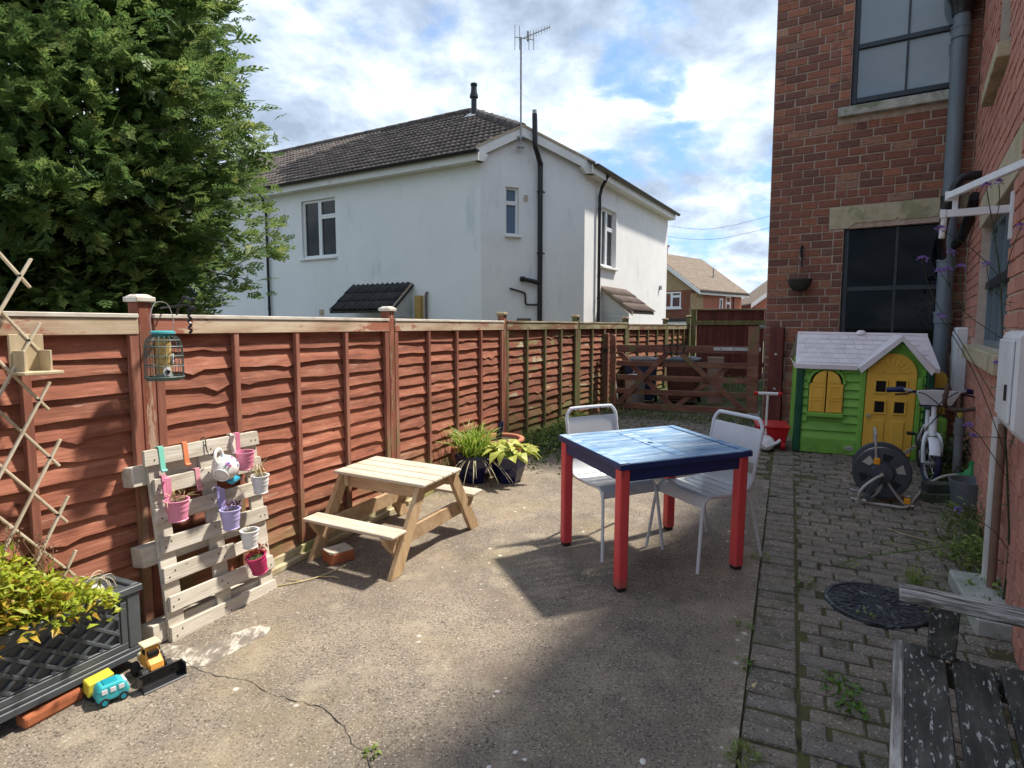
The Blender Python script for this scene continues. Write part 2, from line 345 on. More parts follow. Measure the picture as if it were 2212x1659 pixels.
M_slatg = mat('red_green_weathered_board', [(.28, (.12, .042, .026)), (.45, (.22, .076, .046)), (.58, (.29, .11, .068)), (.75, (.38, .19, .12))], scale=7, stretch=(.35, 1, 2.6), rough=.8, bump=.5, bscale=26, bstretch=(.12, 1, 3.5), bdist=.007, rand=.22, nrough=.7,
    over=[dict(col=(.22, .20, .09), scale=4.5, lo=.54, hi=.64, amt=.75, stretch=(.6, 1, 1.6)), dict(col=(.44, .40, .27), scale=5.5, lo=.61, hi=.68, amt=.8, stretch=(.5, 1, 1.8)), dict(col=(.14, .16, .05), scale=3.2, lo=.36, hi=.60, amt=.9, axis=((0, 0, 1), .62, .05))])
M_batten = mat('weathered_red_batten', [(.3, (.16, .055, .036)), (.5, (.27, .10, .065)), (.7, (.38, .20, .14))], scale=8, stretch=(2, 2, .25), rough=.8, bump=.4, bscale=20, bstretch=(3, 3, .1), rand=.12,
    over=[dict(col=(.17, .17, .07), scale=5, lo=.42, hi=.62, amt=.8, axis=((0, 0, 1), 1.0, .1))])
M_battg = mat('mossy_batten', [(.3, (.11, .055, .028)), (.5, (.18, .13, .06)), (.7, (.27, .22, .12))], scale=8, stretch=(2, 2, .25), rough=.85, bump=.4, bscale=20, bstretch=(3, 3, .1), rand=.12,
    over=[dict(col=(.13, .15, .05), scale=5, lo=.42, hi=.6, amt=.8)])
M_cap = mat('bleached_top_rail', [(.3, (.34, .20, .13)), (.5, (.52, .40, .28)), (.7, (.62, .53, .41))], scale=6, stretch=(.3, 1, 1.5), rough=.85, bump=.4, bscale=22, bstretch=(.1, 3, 3), rand=.08,
    over=[dict(col=(.33, .08, .045), scale=4.5, stretch=(.45, 1, 1.3), lo=.54, hi=.60, amt=.85, nrough=.75), dict(col=(.32, .30, .16), scale=3, lo=.56, hi=.68, amt=.5)])
M_capg = mat('mossy_top_rail', [(.3, (.16, .11, .06)), (.5, (.30, .25, .15)), (.7, (.42, .38, .27))], scale=6, stretch=(.3, 1, 1.5), rough=.85, bump=.4, bscale=22, bstretch=(.1, 3, 3), over=[dict(col=(.20, .06, .035), scale=4.5, stretch=(.45, 1, 1.3), lo=.52, hi=.58, amt=.8, nrough=.75), dict(col=(.16, .18, .07), scale=3, lo=.5, hi=.62, amt=.6)])
M_capp = mat('bleached_post_cap', [(.3, (.42, .36, .30)), (.5, (.60, .55, .48)), (.7, (.70, .66, .58))], scale=14, stretch=(.5, 2, 1), rough=.85, bump=.4, bscale=40)
M_post = mat('red_post', [(.3, (.13, .036, .022)), (.5, (.23, .068, .04)), (.7, (.34, .15, .10))], scale=9, stretch=(2, 2, .25), rough=.8, bump=.5, bscale=24, bstretch=(3, 3, .12), over=[dict(col=(.48, .34, .25), scale=7, stretch=(2, 2, .3), lo=.55, hi=.63, amt=.8, nrough=.75), dict(col=(.12, .14, .05), scale=4, lo=.5, hi=.65, amt=.5)])
M_timb = mat('bare_foot_board', [(.3, (.30, .24, .13)), (.5, (.46, .40, .25)), (.7, (.58, .52, .36))], scale=7, stretch=(.3, 2, 2), rough=.85, bump=.4, bscale=22, bstretch=(.1, 3, 3), over=[dict(col=(.30, .34, .08), scale=4, lo=.5, hi=.62, amt=.6)])
FP = [(-2.61, 1.21), (-1.79, 2.96), (-.965, 4.72), (-.123, 6.51), (.828, 8.215), (1.791, 9.885), (2.833, 11.52), (3.62, 12.75)]
FTOP = 1.655
def wavy_slat(L, z0, h, seed, amp, y0=.0):
    """one waney-edged board; local x along panel, front is -y"""
    rr = random.Random(seed); m = MB(); nx = 26; knots = [(rr.uniform(.05, L-.05), rr.uniform(.012, .034)*rr.choice((1, 1, -.5)), rr.uniform(.018, .05)) for _ in range(rr.choice((0, 1, 1, 2, 2, 3)))]
    tiltv = rr.uniform(-.012, .012); bow = rr.uniform(-.003, .006)
    for i in range(nx+1):
        x = L*i/nx; q = Vector((x*2.1, seed*3.7, 0))
        zb = z0+amp*(.8*noise.noise(q)+.5*noise.noise(q*2.7)+.2*noise.noise(q*7))+tiltv*(x/L-.5)*2
        for kx, ka, kw in knots: zb -= ka*math.exp(-((x-kx)/kw)**2)
        out = .033+bow*math.sin(math.pi*x/L)+.006*noise.noise(q*1.7+Vector((9, 0, 0)))
        zt = z0+h+.028
        m.v += [(x, -.010+y0, zt), (x, -out+y0, zb), (x, -out+.011+y0, zb+.001), (x, .002+y0, zt)]
        if i:
            b = 4*(i-1); c = 4*i
            m.f += [(b, b+1, c+1, c), (b+1, b+2, c+2, c+1), (b+2, b+3, c+3, c+2), (b+3, b, c, c+3)]
    m.f += [(0, 3, 2, 1), (4*nx, 4*nx+1, 4*nx+2, 4*nx+3)]
    return m
fence = thing('boundary_fence', 'long red stained lap fence with battens and capped posts along the left', 'fence', T(FP[1][0], FP[1][1], gz(FP[1][1]))); FNI = fence.matrix_world.inverted()
for i in range(7):
    p, q = Vector((*FP[i], 0)), Vector((*FP[i+1], 0)); d = (q-p); Ln = d.length; d.normalize(); rz = math.degrees(math.atan2(d.y, d.x))
    w0 = .038; Lp = Ln-.076; st = p+d*w0; zb = gz((p.y+q.y)/2)-.02+(.06 if i < 3 else .0)
    if i >= 5: zb = gz(12)-.05
    top = FTOP-zb-(0 if i < 5 else .02)
    near = i < 3; ms, mbt, mc = (M_slat, M_batten, M_cap) if near else (M_slatg, M_battg, M_capg)
    root = MB().cbox(0, Lp, .040, .052, top-.12, top-.02).cbox(0, Lp, .040, .052, .1, .2).build('panel', mbt, fence, M=FNI @ T(st.x, st.y, zb) @ RZ(rz))
    root['label'] = ['red lap panel behind the planter and trellis', 'red lap panel behind the leaning pallet', 'red lap panel behind the picnic bench', 'red and green weathered panel behind the blue pots', 'mossy panel left of the farm gate', 'mossy panel seen through the farm gate', 'dark far panel beside the boarded gate'][i]
    nsl = max(9, round((top-.10)/.088)); hh = (top-.10)/nsl
    for k in range(nsl):
        part('slat', ms, root, wavy_slat(Lp, k*hh+.01, hh, i*50+k, .015 if near else .012))
    nb = 4
    for k in range(nb+1):
        x = (Lp-.045)*k/nb+.0225
        part('batten', mbt, root, MB().box((x, -.045, top/2-.02), (.036 if 0 < k < nb else .046, .026, top-.10)), bevel=.003)
        part('back_batten', mbt, root, MB().box((x, .026, top/2-.02), (.045, .025, top-.06)))
    part('top_rail', mc, root, MB().box((Lp/2, -.044, top-.045), (Lp, .036, .075)), bevel=.003)
    part('capping', M_capp if near else M_capg, root, MB().box((Lp/2, -.018, top+.004), (Lp, .10, .020)), bevel=.003)
for i in range(1, 8):
    x, y = FP[i]; d = Vector((FP[min(i+1, 7)][0]-FP[i-1][0], FP[min(i+1, 7)][1]-FP[i-1][1], 0)); rz = math.degrees(math.atan2(d.y, d.x)); g = gz(y); zt = (1.725 if i < 7 else 1.80)-g+.05
    po = MB().box((0, -.02, zt/2), (.072, .075, zt)).build('post', M_post if i < 4 else M_battg, fence, bevel=.005, M=FNI @ T(x, y, g-.05) @ RZ(rz))
    part('cap', M_capp if i < 3 else M_capg, po, MB().box((0, -.02, zt+.012), (.098, .102, .024)).box((0, -.02, zt+.03), (.09, .094, .012), taper=(.6, .6)), bevel=.004)
# timber kick board at the foot of the fence
for i, (s0, s1, lab) in enumerate(((.30, 1.87, 'pale bare timber lying along the fence foot behind the pallet'), (2.03, 3.86, 'bare timber along the fence foot behind the picnic bench'))):
    p = Vector((*FP[1], 0)); d = (Vector((*FP[2], 0))-p).normalized(); a_ = p+d*s0; b_ = p+d*s1; nrm = Vector((d.y, -d.x, 0))
    m = MB(); a2 = a_+nrm*.075; b2 = b_+nrm*.075; a2.z = gz(a2.y)+.035; b2.z = gz(b2.y)+.035; m.bar(a2, b2, .022, .085)
    a2 = a_+nrm*.105; b2 = b_+nrm*.105; a2.z = gz(a2.y)+.018; b2.z = gz(b2.y)+.018; m.bar(a2, b2, .035, .034)
    tag(m.build('foot_board', M_timb, bevel=.003), lab, 'board', 'timber along the fence foot')
# ------------------------------------------------------------------ wall and window helpers
def wall_open(x0, x1, z0, z1, ops, depth=.1, y=0.):
    """vertical wall in the x-z plane facing -y, with openings and their reveals"""
    m = MB(); xs = sorted({x0, x1, *[o[0] for o in ops], *[o[1] for o in ops]}); zs = sorted({z0, z1, *[o[2] for o in ops], *[o[3] for o in ops]})
    for i in range(len(xs)-1):
        for j in range(len(zs)-1):
            cx, cz = (xs[i]+xs[i+1])/2, (zs[j]+zs[j+1])/2
            if any(o[0] < cx < o[1] and o[2] < cz < o[3] for o in ops): continue
            m.add([(xs[i], y, zs[j]), (xs[i+1], y, zs[j]), (xs[i+1], y, zs[j+1]), (xs[i], y, zs[j+1])], [(0, 1, 2, 3)])
    for a, b, c, d in ops:
        m.add([(a, y, c), (b, y, c), (b, y, d), (a, y, d), (a, y+depth, c), (b, y+depth, c), (b, y+depth, d), (a, y+depth, d)], [(0, 4, 5, 1), (1, 5, 6, 2), (2, 6, 7, 3), (3, 7, 4, 0)])
    return m
def frame_rect(m, x0, x1, z0, z1, w, y0, y1):
    m.cbox(x0, x1, y0, y1, z0, z0+w); m.cbox(x0, x1, y0, y1, z1-w, z1); m.cbox(x0, x0+w, y0, y1, z0+w, z1-w); m.cbox(x1-w, x1, y0, y1, z0+w, z1-w); return m
def window(root, FM, x0, x1, z0, z1, y, mf, mg, fw=.06, splits=(), glass_dy=.03, bars=()):
    """frame with panes; splits = pane rects in 0..1 with (a,b,c,d); returns the frame object"""
    m = MB(); frame_rect(m, x0, x1, z0, z1, fw, y, y+.06); W_, H_ = x1-x0, z1-z0
    rects = splits or [(0, 1, 0, 1)]
    for a, b, c, d in rects:
        if rects != [(0, 1, 0, 1)]: frame_rect(m, x0+a*W_+.002, x0+b*W_-.002, z0+c*H_+.002, z0+d*H_-.002, fw*.8, y-.012, y+.05)
    f = m.build('window', mf, root, bevel=.004, M=FM)
    for a, b, c, d in rects:
        MB().cbox(x0+a*W_+fw*.6, x0+b*W_-fw*.6, y+glass_dy, y+glass_dy+.006, z0+c*H_+fw*.6, z0+d*H_-fw*.6).build('pane', mg, f)
    return f
M_rendA = mat('pale_green_render', [(.3, (.72, .75, .735)), (.5, (.77, .79, .775)), (.7, (.81, .82, .81))], scale=.7, rough=.92, bump=.25, bscale=70, bdist=.004, nrough=.7,
    over=[dict(col=(.42, .50, .47), scale=1.6, stretch=(2.2, 1, .5), lo=.57, hi=.74, amt=.45, detail=8), dict(col=(.76, .76, .77), scale=.5, lo=.50, hi=.62, amt=.7, axis=((-1, 0, 0), 3., 6.5)), dict(col=(.36, .40, .38), scale=6, stretch=(3, 1, .6), lo=.68, hi=.76, amt=.5)])
M_rendC = mat('white_render', [(.3, (.70, .695, .69)), (.5, (.765, .755, .75)), (.7, (.80, .79, .785))], scale=.8, rough=.92, bump=.25, bscale=70, bdist=.004, nrough=.7,
    over=[dict(col=(.47, .48, .49), scale=1.5, stretch=(2.5, 1, .5), lo=.55, hi=.74, amt=.5, detail=8), dict(col=(.40, .41, .41), scale=5, stretch=(3, 1, .35), lo=.64, hi=.74, amt=.45)])
M_upvc = paint('white_plastic_frame', (.78, .79, .79), .05, .35, .0)
M_fascia = mat('white_fascia', [(.3, (.66, .65, .62)), (.7, (.78, .77, .74))], scale=3, rough=.6, bump=.1, over=[dict(col=(.45, .40, .33), scale=2.5, stretch=(1, 1, 2), lo=.62, hi=.72, amt=.5)])
M_blackp = paint('black_plastic', (.016, .016, .018), .3, .35, .0)
M_tile = mat('brown_concrete_tile', [(.3, (.045, .036, .032)), (.5, (.085, .068, .06)), (.7, (.13, .105, .09))], scale=5, rough=.85, bump=.4, bscale=60, attr='rnd', rand=.25, over=[dict(col=(.20, .19, .16), scale=10, lo=.62, hi=.7, amt=.5)])
M_tiled = mat('dark_porch_tile', [(.3, (.018, .017, .017)), (.7, (.045, .042, .04))], scale=5, rough=.8, bump=.3, rand=.2)
M_tileb = mat('brown_porch_tile', [(.3, (.13, .095, .08)), (.7, (.22, .165, .14))], scale=5, rough=.85, bump=.3, rand=.2)
M_mort = mat('verge_mortar', [(.3, (.36, .28, .19)), (.7, (.52, .42, .30))], scale=8, rough=.95, bump=.4)
M_lead = paint('lead_sheet', (.35, .36, .38), .2, .5, .1)
M_wgl = glassmat('house_glass', (.012, .014, .016)); M_wgl.node_tree.nodes['Principled BSDF'].inputs['Specular IOR Level'].default_value = .3
M_wglb = glassmat('bright_glass', (.10, .16, .24))
# ------------------------------------------------------------------ white corner house
C1 = Vector((-.675, 13.591, 0)); C2 = Vector((1.694, 14.646, 0))
FA = T(C1.x, C1.y, 0) @ RZ(-31.07); FC = T(C1.x, C1.y, 0) @ RZ(math.degrees(math.atan2(1.055, 2.369))); FB = T(C2.x, C2.y, 0) @ RZ(60.57)
LC = (C2-C1).length; GH = .35
wh = thing('white_house', 'pale rendered two storey corner house with brown tiled roof beyond the fence', 'house', T(C1.x, C1.y, GH)); WI = T(-C1.x, -C1.y, -GH)
def hp(name, mt, mb, FM, **kw): return mb.build(name, mt, wh, M=WI @ FM, **kw)
opA = [(-5.67, -4.42, 3.39, 4.86)]; opC = [(.585, .905, 3.62, 4.66)]; opB = [(1.0, 2.06, 3.12, 4.55)]
hp('wall', M_rendA, wall_open(-14, 0, GH, 5.25, opA, .12), FA); hp('wall', M_rendC, wall_open(0, LC, GH, 5.30, opC, .12), FC); hp('wall', M_rendC, wall_open(0, 7.05, GH, 5.25, opB, .12), FB)
hp('wall', M_rendC, MB().add([(7.05, 0, GH), (7.05, 6.3, GH), (7.05, 6.3, 5.2), (7.05, 3.3, 6.9), (7.05, 0, 5.2)], [(0, 1, 2, 3, 4)]), FB)
SA, SB = .64, .53
sap = .94; zap = 5.3+SA*(.82*sap+.25)
hp('gable_wall', M_rendC, MB().add([(0, 0, 5.30), (LC, 0, 5.30), (LC, 0, 5.32), (sap, 0, zap-.06), (0, 0, 5.32)], [(0, 1, 2, 3, 4)]), FC)
# windows with sills
f = window(wh, WI @ FA, -5.67, -4.42, 3.39, 4.86, .07, M_upvc, M_wgl, .065, [(0, .5, 0, 1), (.5, 1, .70, 1), (.5, 1, 0, .70)])
MB().cbox(-5.74, -4.38, -.06, .07, 3.33, 3.385).build('sill', M_rendC, f, bevel=.008)
f = window(wh, WI @ FC, .585, .905, 3.62, 4.66, .07, M_upvc, M_wglb, .05, [(0, 1, .68, 1), (0, 1, 0, .68)])
MB().cbox(.56, .95, -.07, .07, 3.57, 3.617).build('sill', M_rendC, f, bevel=.008)
f = window(wh, WI @ FB, 1.0, 2.06, 3.12, 4.55, .06, M_upvc, M_wgl, .06, [(0, .5, 0, 1), (.5, 1, .68, 1), (.5, 1, 0, .68)])
MB().cbox(.94, 2.12, -.09, .06, 3.06, 3.117).build('sill', M_rendC, f, bevel=.008)
frame_rect(MB(), .92, 2.14, 3.05, 4.64, .08, -.03, .0).build('window_surround', M_rendC, f)
# eaves
hp('fascia', M_fascia, MB().cbox(-14, .1, -.24, -.215, 5.10, 5.30), FA); hp('soffit', M_fascia, MB().cbox(-14, .08, -.214, -.0, 5.10, 5.12), FA)
hp('fascia', M_fascia, MB().cbox(-.12, 7.1, -.24, -.215, 5.10, 5.30), FB); hp('soffit', M_fascia, MB().cbox(-.05, 7.1, -.214, -.0, 5.10, 5.12), FB)
def gutter(x0, x1, FM):
    m = MB(); n = 8; prof = [(-.06*math.cos(math.pi*k/n), -.062*math.sin(math.pi*k/n)) for k in range(n+1)]
    for xx in (x0, x1):
        for a, b in prof: m.v.append((xx, -.305+a, 5.30+b))
    m.f += [(k, k+1, n+2+k, n+1+k) for k in range(n)]+[tuple(range(n+1)), tuple(reversed(range(n+1, 2*n+2)))]
    return hp('gutter', M_blackp, m, FM, smooth=True)
gutter(-14, .14, FA); gutter(-.08, 7.25, FB)
# barge boards on the cut corner gable
def rake(s0, z0, s1, z1, lab):
    hp('bargeboard', M_fascia, MB().prism([(s0, z0-.22), (s1, z1-.22), (s1, z1-.02), (s0, z0-.02)], -.14, -.11), FC)
    hp('verge', M_mort, MB().prism([(s0, z0-.018), (s1, z1-.018), (s1, z1+.03), (s0, z0+.03)], -.16, .05), FC)
zl, zr = 5.3+SA*.25, 5.3+SB*.25
rake(-.12, zl-.06, sap, zap, 0); rake(LC+.18, zr-.08, sap, zap, 0)
hp('soffit_box', M_fascia, MB().prism([(-.14, 5.10), (.04, 5.10), (.12, 5.24), (-.14, 5.36)], -.16, -.02), FC, bevel=.004); hp('soffit_box', M_fascia, MB().prism([(LC+.18, 5.10), (LC-.06, 5.10), (LC-.2, 5.24), (LC+.18, 5.34)], -.16, -.02), FC, bevel=.004)
# roof slopes (solid underlay + tiles)
def ra(x, w, dz=0): return (x, w, 5.30+SA*(w+.25)+dz)
def xmax(w): return .699*w+.13 if w < .77 else .538+.13-1.222*(w-.77)
RWT = 3.2
hp('roof_deck', M_tiled, MB().add([ra(-14, -.30, -.03), ra(xmax(-.3), -.30, -.03), ra(xmax(.77), .77, -.03), ra(xmax(RWT), RWT, -.03), ra(-14, RWT, -.03)], [(0, 1, 2, 3, 4)]), FA)
hp('roof_deck', M_tile, MB().add([(-.2, -.32, 5.262), (7.3, -.32, 5.262), (7.3, 3.9, 5.3+SB*4.15), (1.5, 3.9, 5.3+SB*4.15)]+[(-.2, -.32, 5.30), (7.3, -.32, 5.30), (7.3, 3.9, 5.36+SB*4.15), (1.5, 3.9, 5.36+SB*4.15)], [(3, 2, 1, 0), (4, 5, 6, 7), (0, 1, 5, 4), (1, 2, 6, 5), (2, 3, 7, 6), (3, 0, 4, 7)]), FB)
hp('roof_deck', M_tiled, MB().add([(-14, RWT, 5.3+SA*(RWT+.25)), (-2.4, RWT, 5.3+SA*(RWT+.25)), (-1, 6.6, 5.2), (-14, 6.6, 5.2)], [(0, 1, 2, 3)]), FA)
def tile_mesh(name, w=.30, L=.36, nr=2, amp=.022, mt=M_tile):
    m = MB(); n = 12
    for j, (yy, lift) in enumerate(((0, .022), (L, .0))):
        for i in range(n+1):
            t = i/n; h = amp*(max(0, math.sin(2*math.pi*nr*t-.6)))**.8; m.v.append((w*(t-.5), yy, h+lift))
    for i in range(n): m.f.append((i, i+1, n+2+i, n+1+i))
    b = len(m.v)
    for i in range(n+1): x, y, z = m.v[i]; m.v.append((x, y+.002, z-.024))
    for i in range(n): m.f.append((b+i, b+i+1, i+1, i))
    me = bpy.data.meshes.new(name); me.from_pydata(m.v, [], m.f); me.update(); me.materials.append(mt); me.polygons.foreach_set('use_smooth', [i < n for i in range(len(m.f))]); return me
TM = tile_mesh('roof_tile'); pitch = math.atan(SA); rowL = .30; cs = math.cos(pitch)
tl = []; w = -.31; r = 0
while w < RWT-.05:
    x = -13.7+(.15 if r % 2 else 0)
    while x < 1.0:
        if x < xmax(w+.1)-.13: tl.append((x, w))
        x += .30
    w += rowL*cs; r += 1
def score(x, w): p = FA @ Vector(ra(x, w)); vis = -.37 < p.x/p.y < .2; return -p.y if vis else -p.y-100
tl.sort(key=lambda t: -score(*t)); jV = []; jF = []; jA = []
for i, (x, w) in enumerate(tl):
    M = T(*ra(x, w, random.gauss(0, .003))) @ Matrix.Rotation(pitch, 4, 'X') @ RZ(random.gauss(0, .4))
    if i < 300: o = bpy.data.objects.new('roof_tile', TM); COL.objects.link(o); o.parent = wh; o.matrix_local = WI @ FA @ M
    else: b = len(jV); jV += [tuple(M @ v.co) for v in TM.vertices]; jF += [tuple(b+q for q in pl.vertices) for pl in TM.polygons]; jA += [random.random()]*len(TM.vertices)
me = bpy.data.meshes.new('roof_tile_field'); me.from_pydata(jV, [], jF); me.update(); me.attributes.new('rnd', 'FLOAT', 'POINT').data.foreach_set('value', jA); me.materials.append(M_tile)
tag(mobj('roof_tile_field', me, None, wh, M=WI @ FA), kind='stuff')
def ridge_run(p, q, FM):
    p, q = Vector(p), Vector(q); L = (q-p).length; n = max(1, round(L/.45))
    for k in range(n):
        a = p.lerp(q, k/n); b = p.lerp(q, (k+1)/n+.02/L); hp('ridge_tile', M_tile, MB().tube([a, a.lerp(b, .5), b], [.125, .12, .115], 10), FM, smooth=True)
ridge_run(ra(-13.5, RWT, -.02), ra(-2.43, RWT, -.02), FA); ridge_run(ra(.62, .70, -.01), ra(-2.43, RWT, -.02), FA)
# pipes
def clipring(x, z, y=-.075, r=.055): return MB().box((x, y, z), (r*2.6, .02, .03)).tube([(x, y, z-.02), (x, y, z+.02)], r*1.25, 12)
sp = hp('soil_pipe', M_blackp, MB().tube(spline([(1.39, -.09, GH), (1.39, -.09, 3), (1.39, -.09, 5.05), (1.385, -.10, 5.18), (1.25, -.2, 5.42), (1.19, -.23, 5.56), (1.18, -.24, 5.8), (1.17, -.24, 6.2)], 5), .058, 12), FC, smooth=True)
MB().tube([(1.17, -.24, 6.2), (1.17, -.24, 6.28)], .05, 10).build('vent_cap', M_lead, sp)
MB().tube([(1.39, -.09, 2.58), (1.2, -.1, 2.62), (.98, -.08, 2.66)], .052, 10).tube([(1.0, -.08, 2.66), (.95, -.02, 2.67)], .062, 10).build('branch_pipe', M_blackp, sp, smooth=True)
MB().tube(spline([(.66, -.05, 2.45), (.98, -.05, 2.37), (1.04, -.05, 2.32), (1.05, -.05, 2.15), (1.1, -.05, 2.1), (1.38, -.07, 2.1)], 4), .022, 8).build('waste_pipe', M_blackp, sp, smooth=True)
for z in (3.25, 4.6): m = clipring(1.39, z, -.09, .058); m.box((1.47, -.07, z), (.09, .02, .03)); m.build('pipe_clip', M_blackp, sp)
d1 = hp('downpipe', M_blackp, MB().tube([(-7.0, -.07, GH), (-7.0, -.07, 4.75), (-7.0, -.12, 4.95), (-7.0, -.28, 5.2)], .036, 10), FA, smooth=True)
for z in (2.1, 3.6): clipring(-7.0, z, -.07, .036).build('pipe_clip', M_blackp, d1)
d2 = hp('downpipe', M_blackp, MB().tube([(.76, -.07, GH), (.76, -.07, 4.75), (.76, -.12, 4.95), (.76, -.28, 5.22)], .04, 10), FB, smooth=True)
for z in (2.3, 4.45): clipring(.76, z, -.07, .04).build('pipe_clip', M_blackp, d2)
v = hp('vent', M_upvc, MB().cbox(1.0, 1.13, -.015, .0, 4.38, 4.54), FC)
for k in range(3): MB().cbox(1.015, 1.115, -.03, -.014, 4.40+.045*k, 4.425+.045*k).build('louvre', M_mort, v)
hp('vent', M_mort, MB().cbox(-5.09, -4.93, -.015, 0, 1.9, 2.05), FA); hp('wall_light', M_lead, MB().cbox(6.18, 6.26, -.08, 0, 2.78, 2.92), FB, bevel=.01)
hp('back_door_head', M_tileb, MB().cbox(.86, 1.2, -.02, .0, 1.70, 1.79), FC)
fl = hp('flue', M_blackp, MB().lathe([(.075, -.1), (.075, .42), (.115, .44), (.115, .48), (.085, .58), (.075, .72), (.09, .74), (.09, .80)], 16), FA @ T(-2.05, 2.75, 5.3+SA*3.0+.0), smooth=True)
MB().box((0, -.03, .03), (.38, .42, .02), Matrix.Rotation(pitch, 4, 'X')).build('flashing', M_lead, fl)
for x in (-7.2, -6.2): hp('roof_vent', M_tiled, MB().cbox(x, x+.75, RWT+.15, RWT+.4, 7.3, 7.66), FA)
def canopy(FM, x0, x1, zt, zb, pr, mt, side, nrow=3):
    c = hp('porch_roof', mt, MB().add([(x0-.05, 0, zt), (x1+.05, 0, zt), (x1+.05, -pr, zb), (x0-.05, -pr, zb), (x0-.05, 0, zt-.06), (x1+.05, 0, zt-.06), (x1+.05, -pr, zb-.06), (x0-.05, -pr, zb-.06)], [(3, 2, 1, 0), (4, 5, 6, 7), (2, 3, 7, 6), (1, 2, 6, 5), (3, 0, 4, 7)]), FM)
    n = int((x1-x0)/.16); pi_ = math.atan2(zt-zb, pr); Lr = math.hypot(zt-zb, pr)/nrow
    tm = tile_mesh('porch_tile', .16, Lr+.05, 1, .025, mt)
    for r_ in range(nrow):
        for k in range(n+1):
            t = r_/nrow; o = bpy.data.objects.new('porch_tile', tm); COL.objects.link(o); o.parent = c
            o.matrix_local = T(x0+.0+.16*k+.04, -pr*(1-t)-.02, zb+(zt-zb)*t+.015) @ Matrix.Rotation(pi_, 4, 'X')
    xs = x1 if side > 0 else x0
    MB().add([(xs, 0, zb-.6), (xs, -pr+.08, zb-.6), (xs, -pr+.08, zb-.05), (xs, 0, zt-.08)], [(0, 1, 2, 3), (3, 2, 1, 0)]).build('cheek', M_upvc, c)
    for k in range(6): MB().add([(xs+side*.004, -.02, zb-.55+.1*k), (xs+side*.012, -.02, zb-.55+.1*k), (xs+side*.012, -pr+.1+max(0, k-4)*.12, zb-.55+.1*k), (xs+side*.004, -pr+.1+max(0, k-4)*.12, zb-.55+.1*k), (xs+side*.004, -.02, zb-.455+.1*k), (xs+side*.004, -pr+.1+max(0, k-3.5)*.12, zb-.455+.1*k)], [(1, 2, 5, 4), (4, 5, 2, 1)]).build('cladding_board', M_upvc, c)
    MB().prism([(0, zt-.1), (-pr-.03, zb-.11), (-pr-.03, zb+.0), (0, zt+.03)], 0, .03, T(xs+side*.015, 0, 0) @ RZ(90)).build('bargeboard', M_mort, c)
    return c
canopy(FA, -3.85, -1.95, 2.60, 1.98, .75, M_tiled, 1); canopy(FA, -11.6, -10.2, 2.60, 1.98, .75, M_tiled, 1); canopy(FB, 1.15, 2.95, 2.58, 1.98, .8, M_tileb, -1)
hp('meter_cupboard', mat('ochre_board', [(.3, (.42, .26, .07)), (.7, (.55, .36, .12))], scale=8, bump=.2), MB().cbox(-1.78, -1.62, -.12, 0, 1.2, 2.32), FA); hp('gas_pipe', M_tileb, MB().tube([(-1.5, -.05, 1.2), (-1.5, -.05, 2.35), (-1.48, -.02, 2.4)], .03, 8), FA)
# ------------------------------------------------------------------ aerial
M_alu = paint('dull_aluminium', (.28, .27, .27), .2, .5, .0, metal=.3)
ap = FC @ Vector((.86, -.2, 5.45))
ae = thing('tv_aerial', 'thin television aerial on a mast at the white house gable', 'aerial', T(*ap))
part('mast', M_alu, ae, MB().tube([(0, 0, 0), (0, 0, 2.30)], .02, 8), smooth=True); part('bracket', M_lead, ae, MB().box((0, .06, .25), (.16, .16, .03))); part('bracket', M_lead, ae, MB().box((0, .06, .05), (.16, .16, .03)))
bd = Vector((.72, .30, .42)).normalized(); b0 = Vector((0, 0, 2.26)); part('boom', M_alu, ae, MB().tube([b0-bd*.05, b0+bd*.78], .012, 6))
for k in range(9): c_ = b0+bd*(.18+.074*k); l_ = .13-.008*k; part('element', M_alu, ae, MB().tube([c_-Vector((0, 0, l_*.8)), c_+Vector((0, 0, l_*.8))], .006 if k else .02, 5))
part('reflector', M_alu, ae, MB().tube([b0+Vector((-.14, .02, .05)), b0+Vector((.28, 0, -.02))], .010, 5))
for x, l_ in ((-.13, .24), (-.03, .22), (.17, .1), (.27, .1)): part('reflector_rod', M_alu, ae, MB().tube([b0+Vector((x, 0, -.22)), b0+Vector((x, 0, .05+l_))], .008, 5))
# ------------------------------------------------------------------ far houses
M_tan = mat('tan_brick', [(.3, (.24, .16, .085)), (.5, (.34, .24, .13)), (.7, (.44, .33, .19))], scale=3.2, stretch=(1, 1, 3.2), rough=.9, bump=.2, nrough=.7)
M_redb = mat('far_red_brick', [(.3, (.25, .085, .055)), (.5, (.34, .12, .078)), (.7, (.42, .17, .11))], scale=3.4, stretch=(1, 1, 3.2), rough=.9, bump=.2, nrough=.7)
M_froof = mat('far_roof_tile', [(.3, (.12, .088, .065)), (.5, (.165, .125, .09)), (.7, (.21, .165, .125))], scale=2.6, stretch=(.6, 1, 3), rough=.9, bump=.3, bscale=9)
fh = thing('far_brick_house', 'tan and red brick house with brown roof seen right of the white house', 'house', T(13.1, 44, 0)); FI = T(-13.1, -44, 0)
FG = T(13.1, 44, 0) @ RZ(-45.4); FS = T(13.1, 44, 0) @ RZ(44.6)          # gable wall (x<0), side wall (x>0)
def fp(name, mt, mb, FM, **kw): return mb.build(name, mt, fh, M=FI @ FM, **kw)
fp('wall', M_tan, MB().add([(-7.4, 0, -.6), (0, 0, -.6), (0, 0, 4.2), (-3.7, 0, 6.9), (-7.4, 0, 4.2)], [(0, 1, 2, 3, 4)]), FG)
fp('wall', M_redb, MB().cbox(0, 7.0, 0, 7.4, -.6, 4.2), FS)
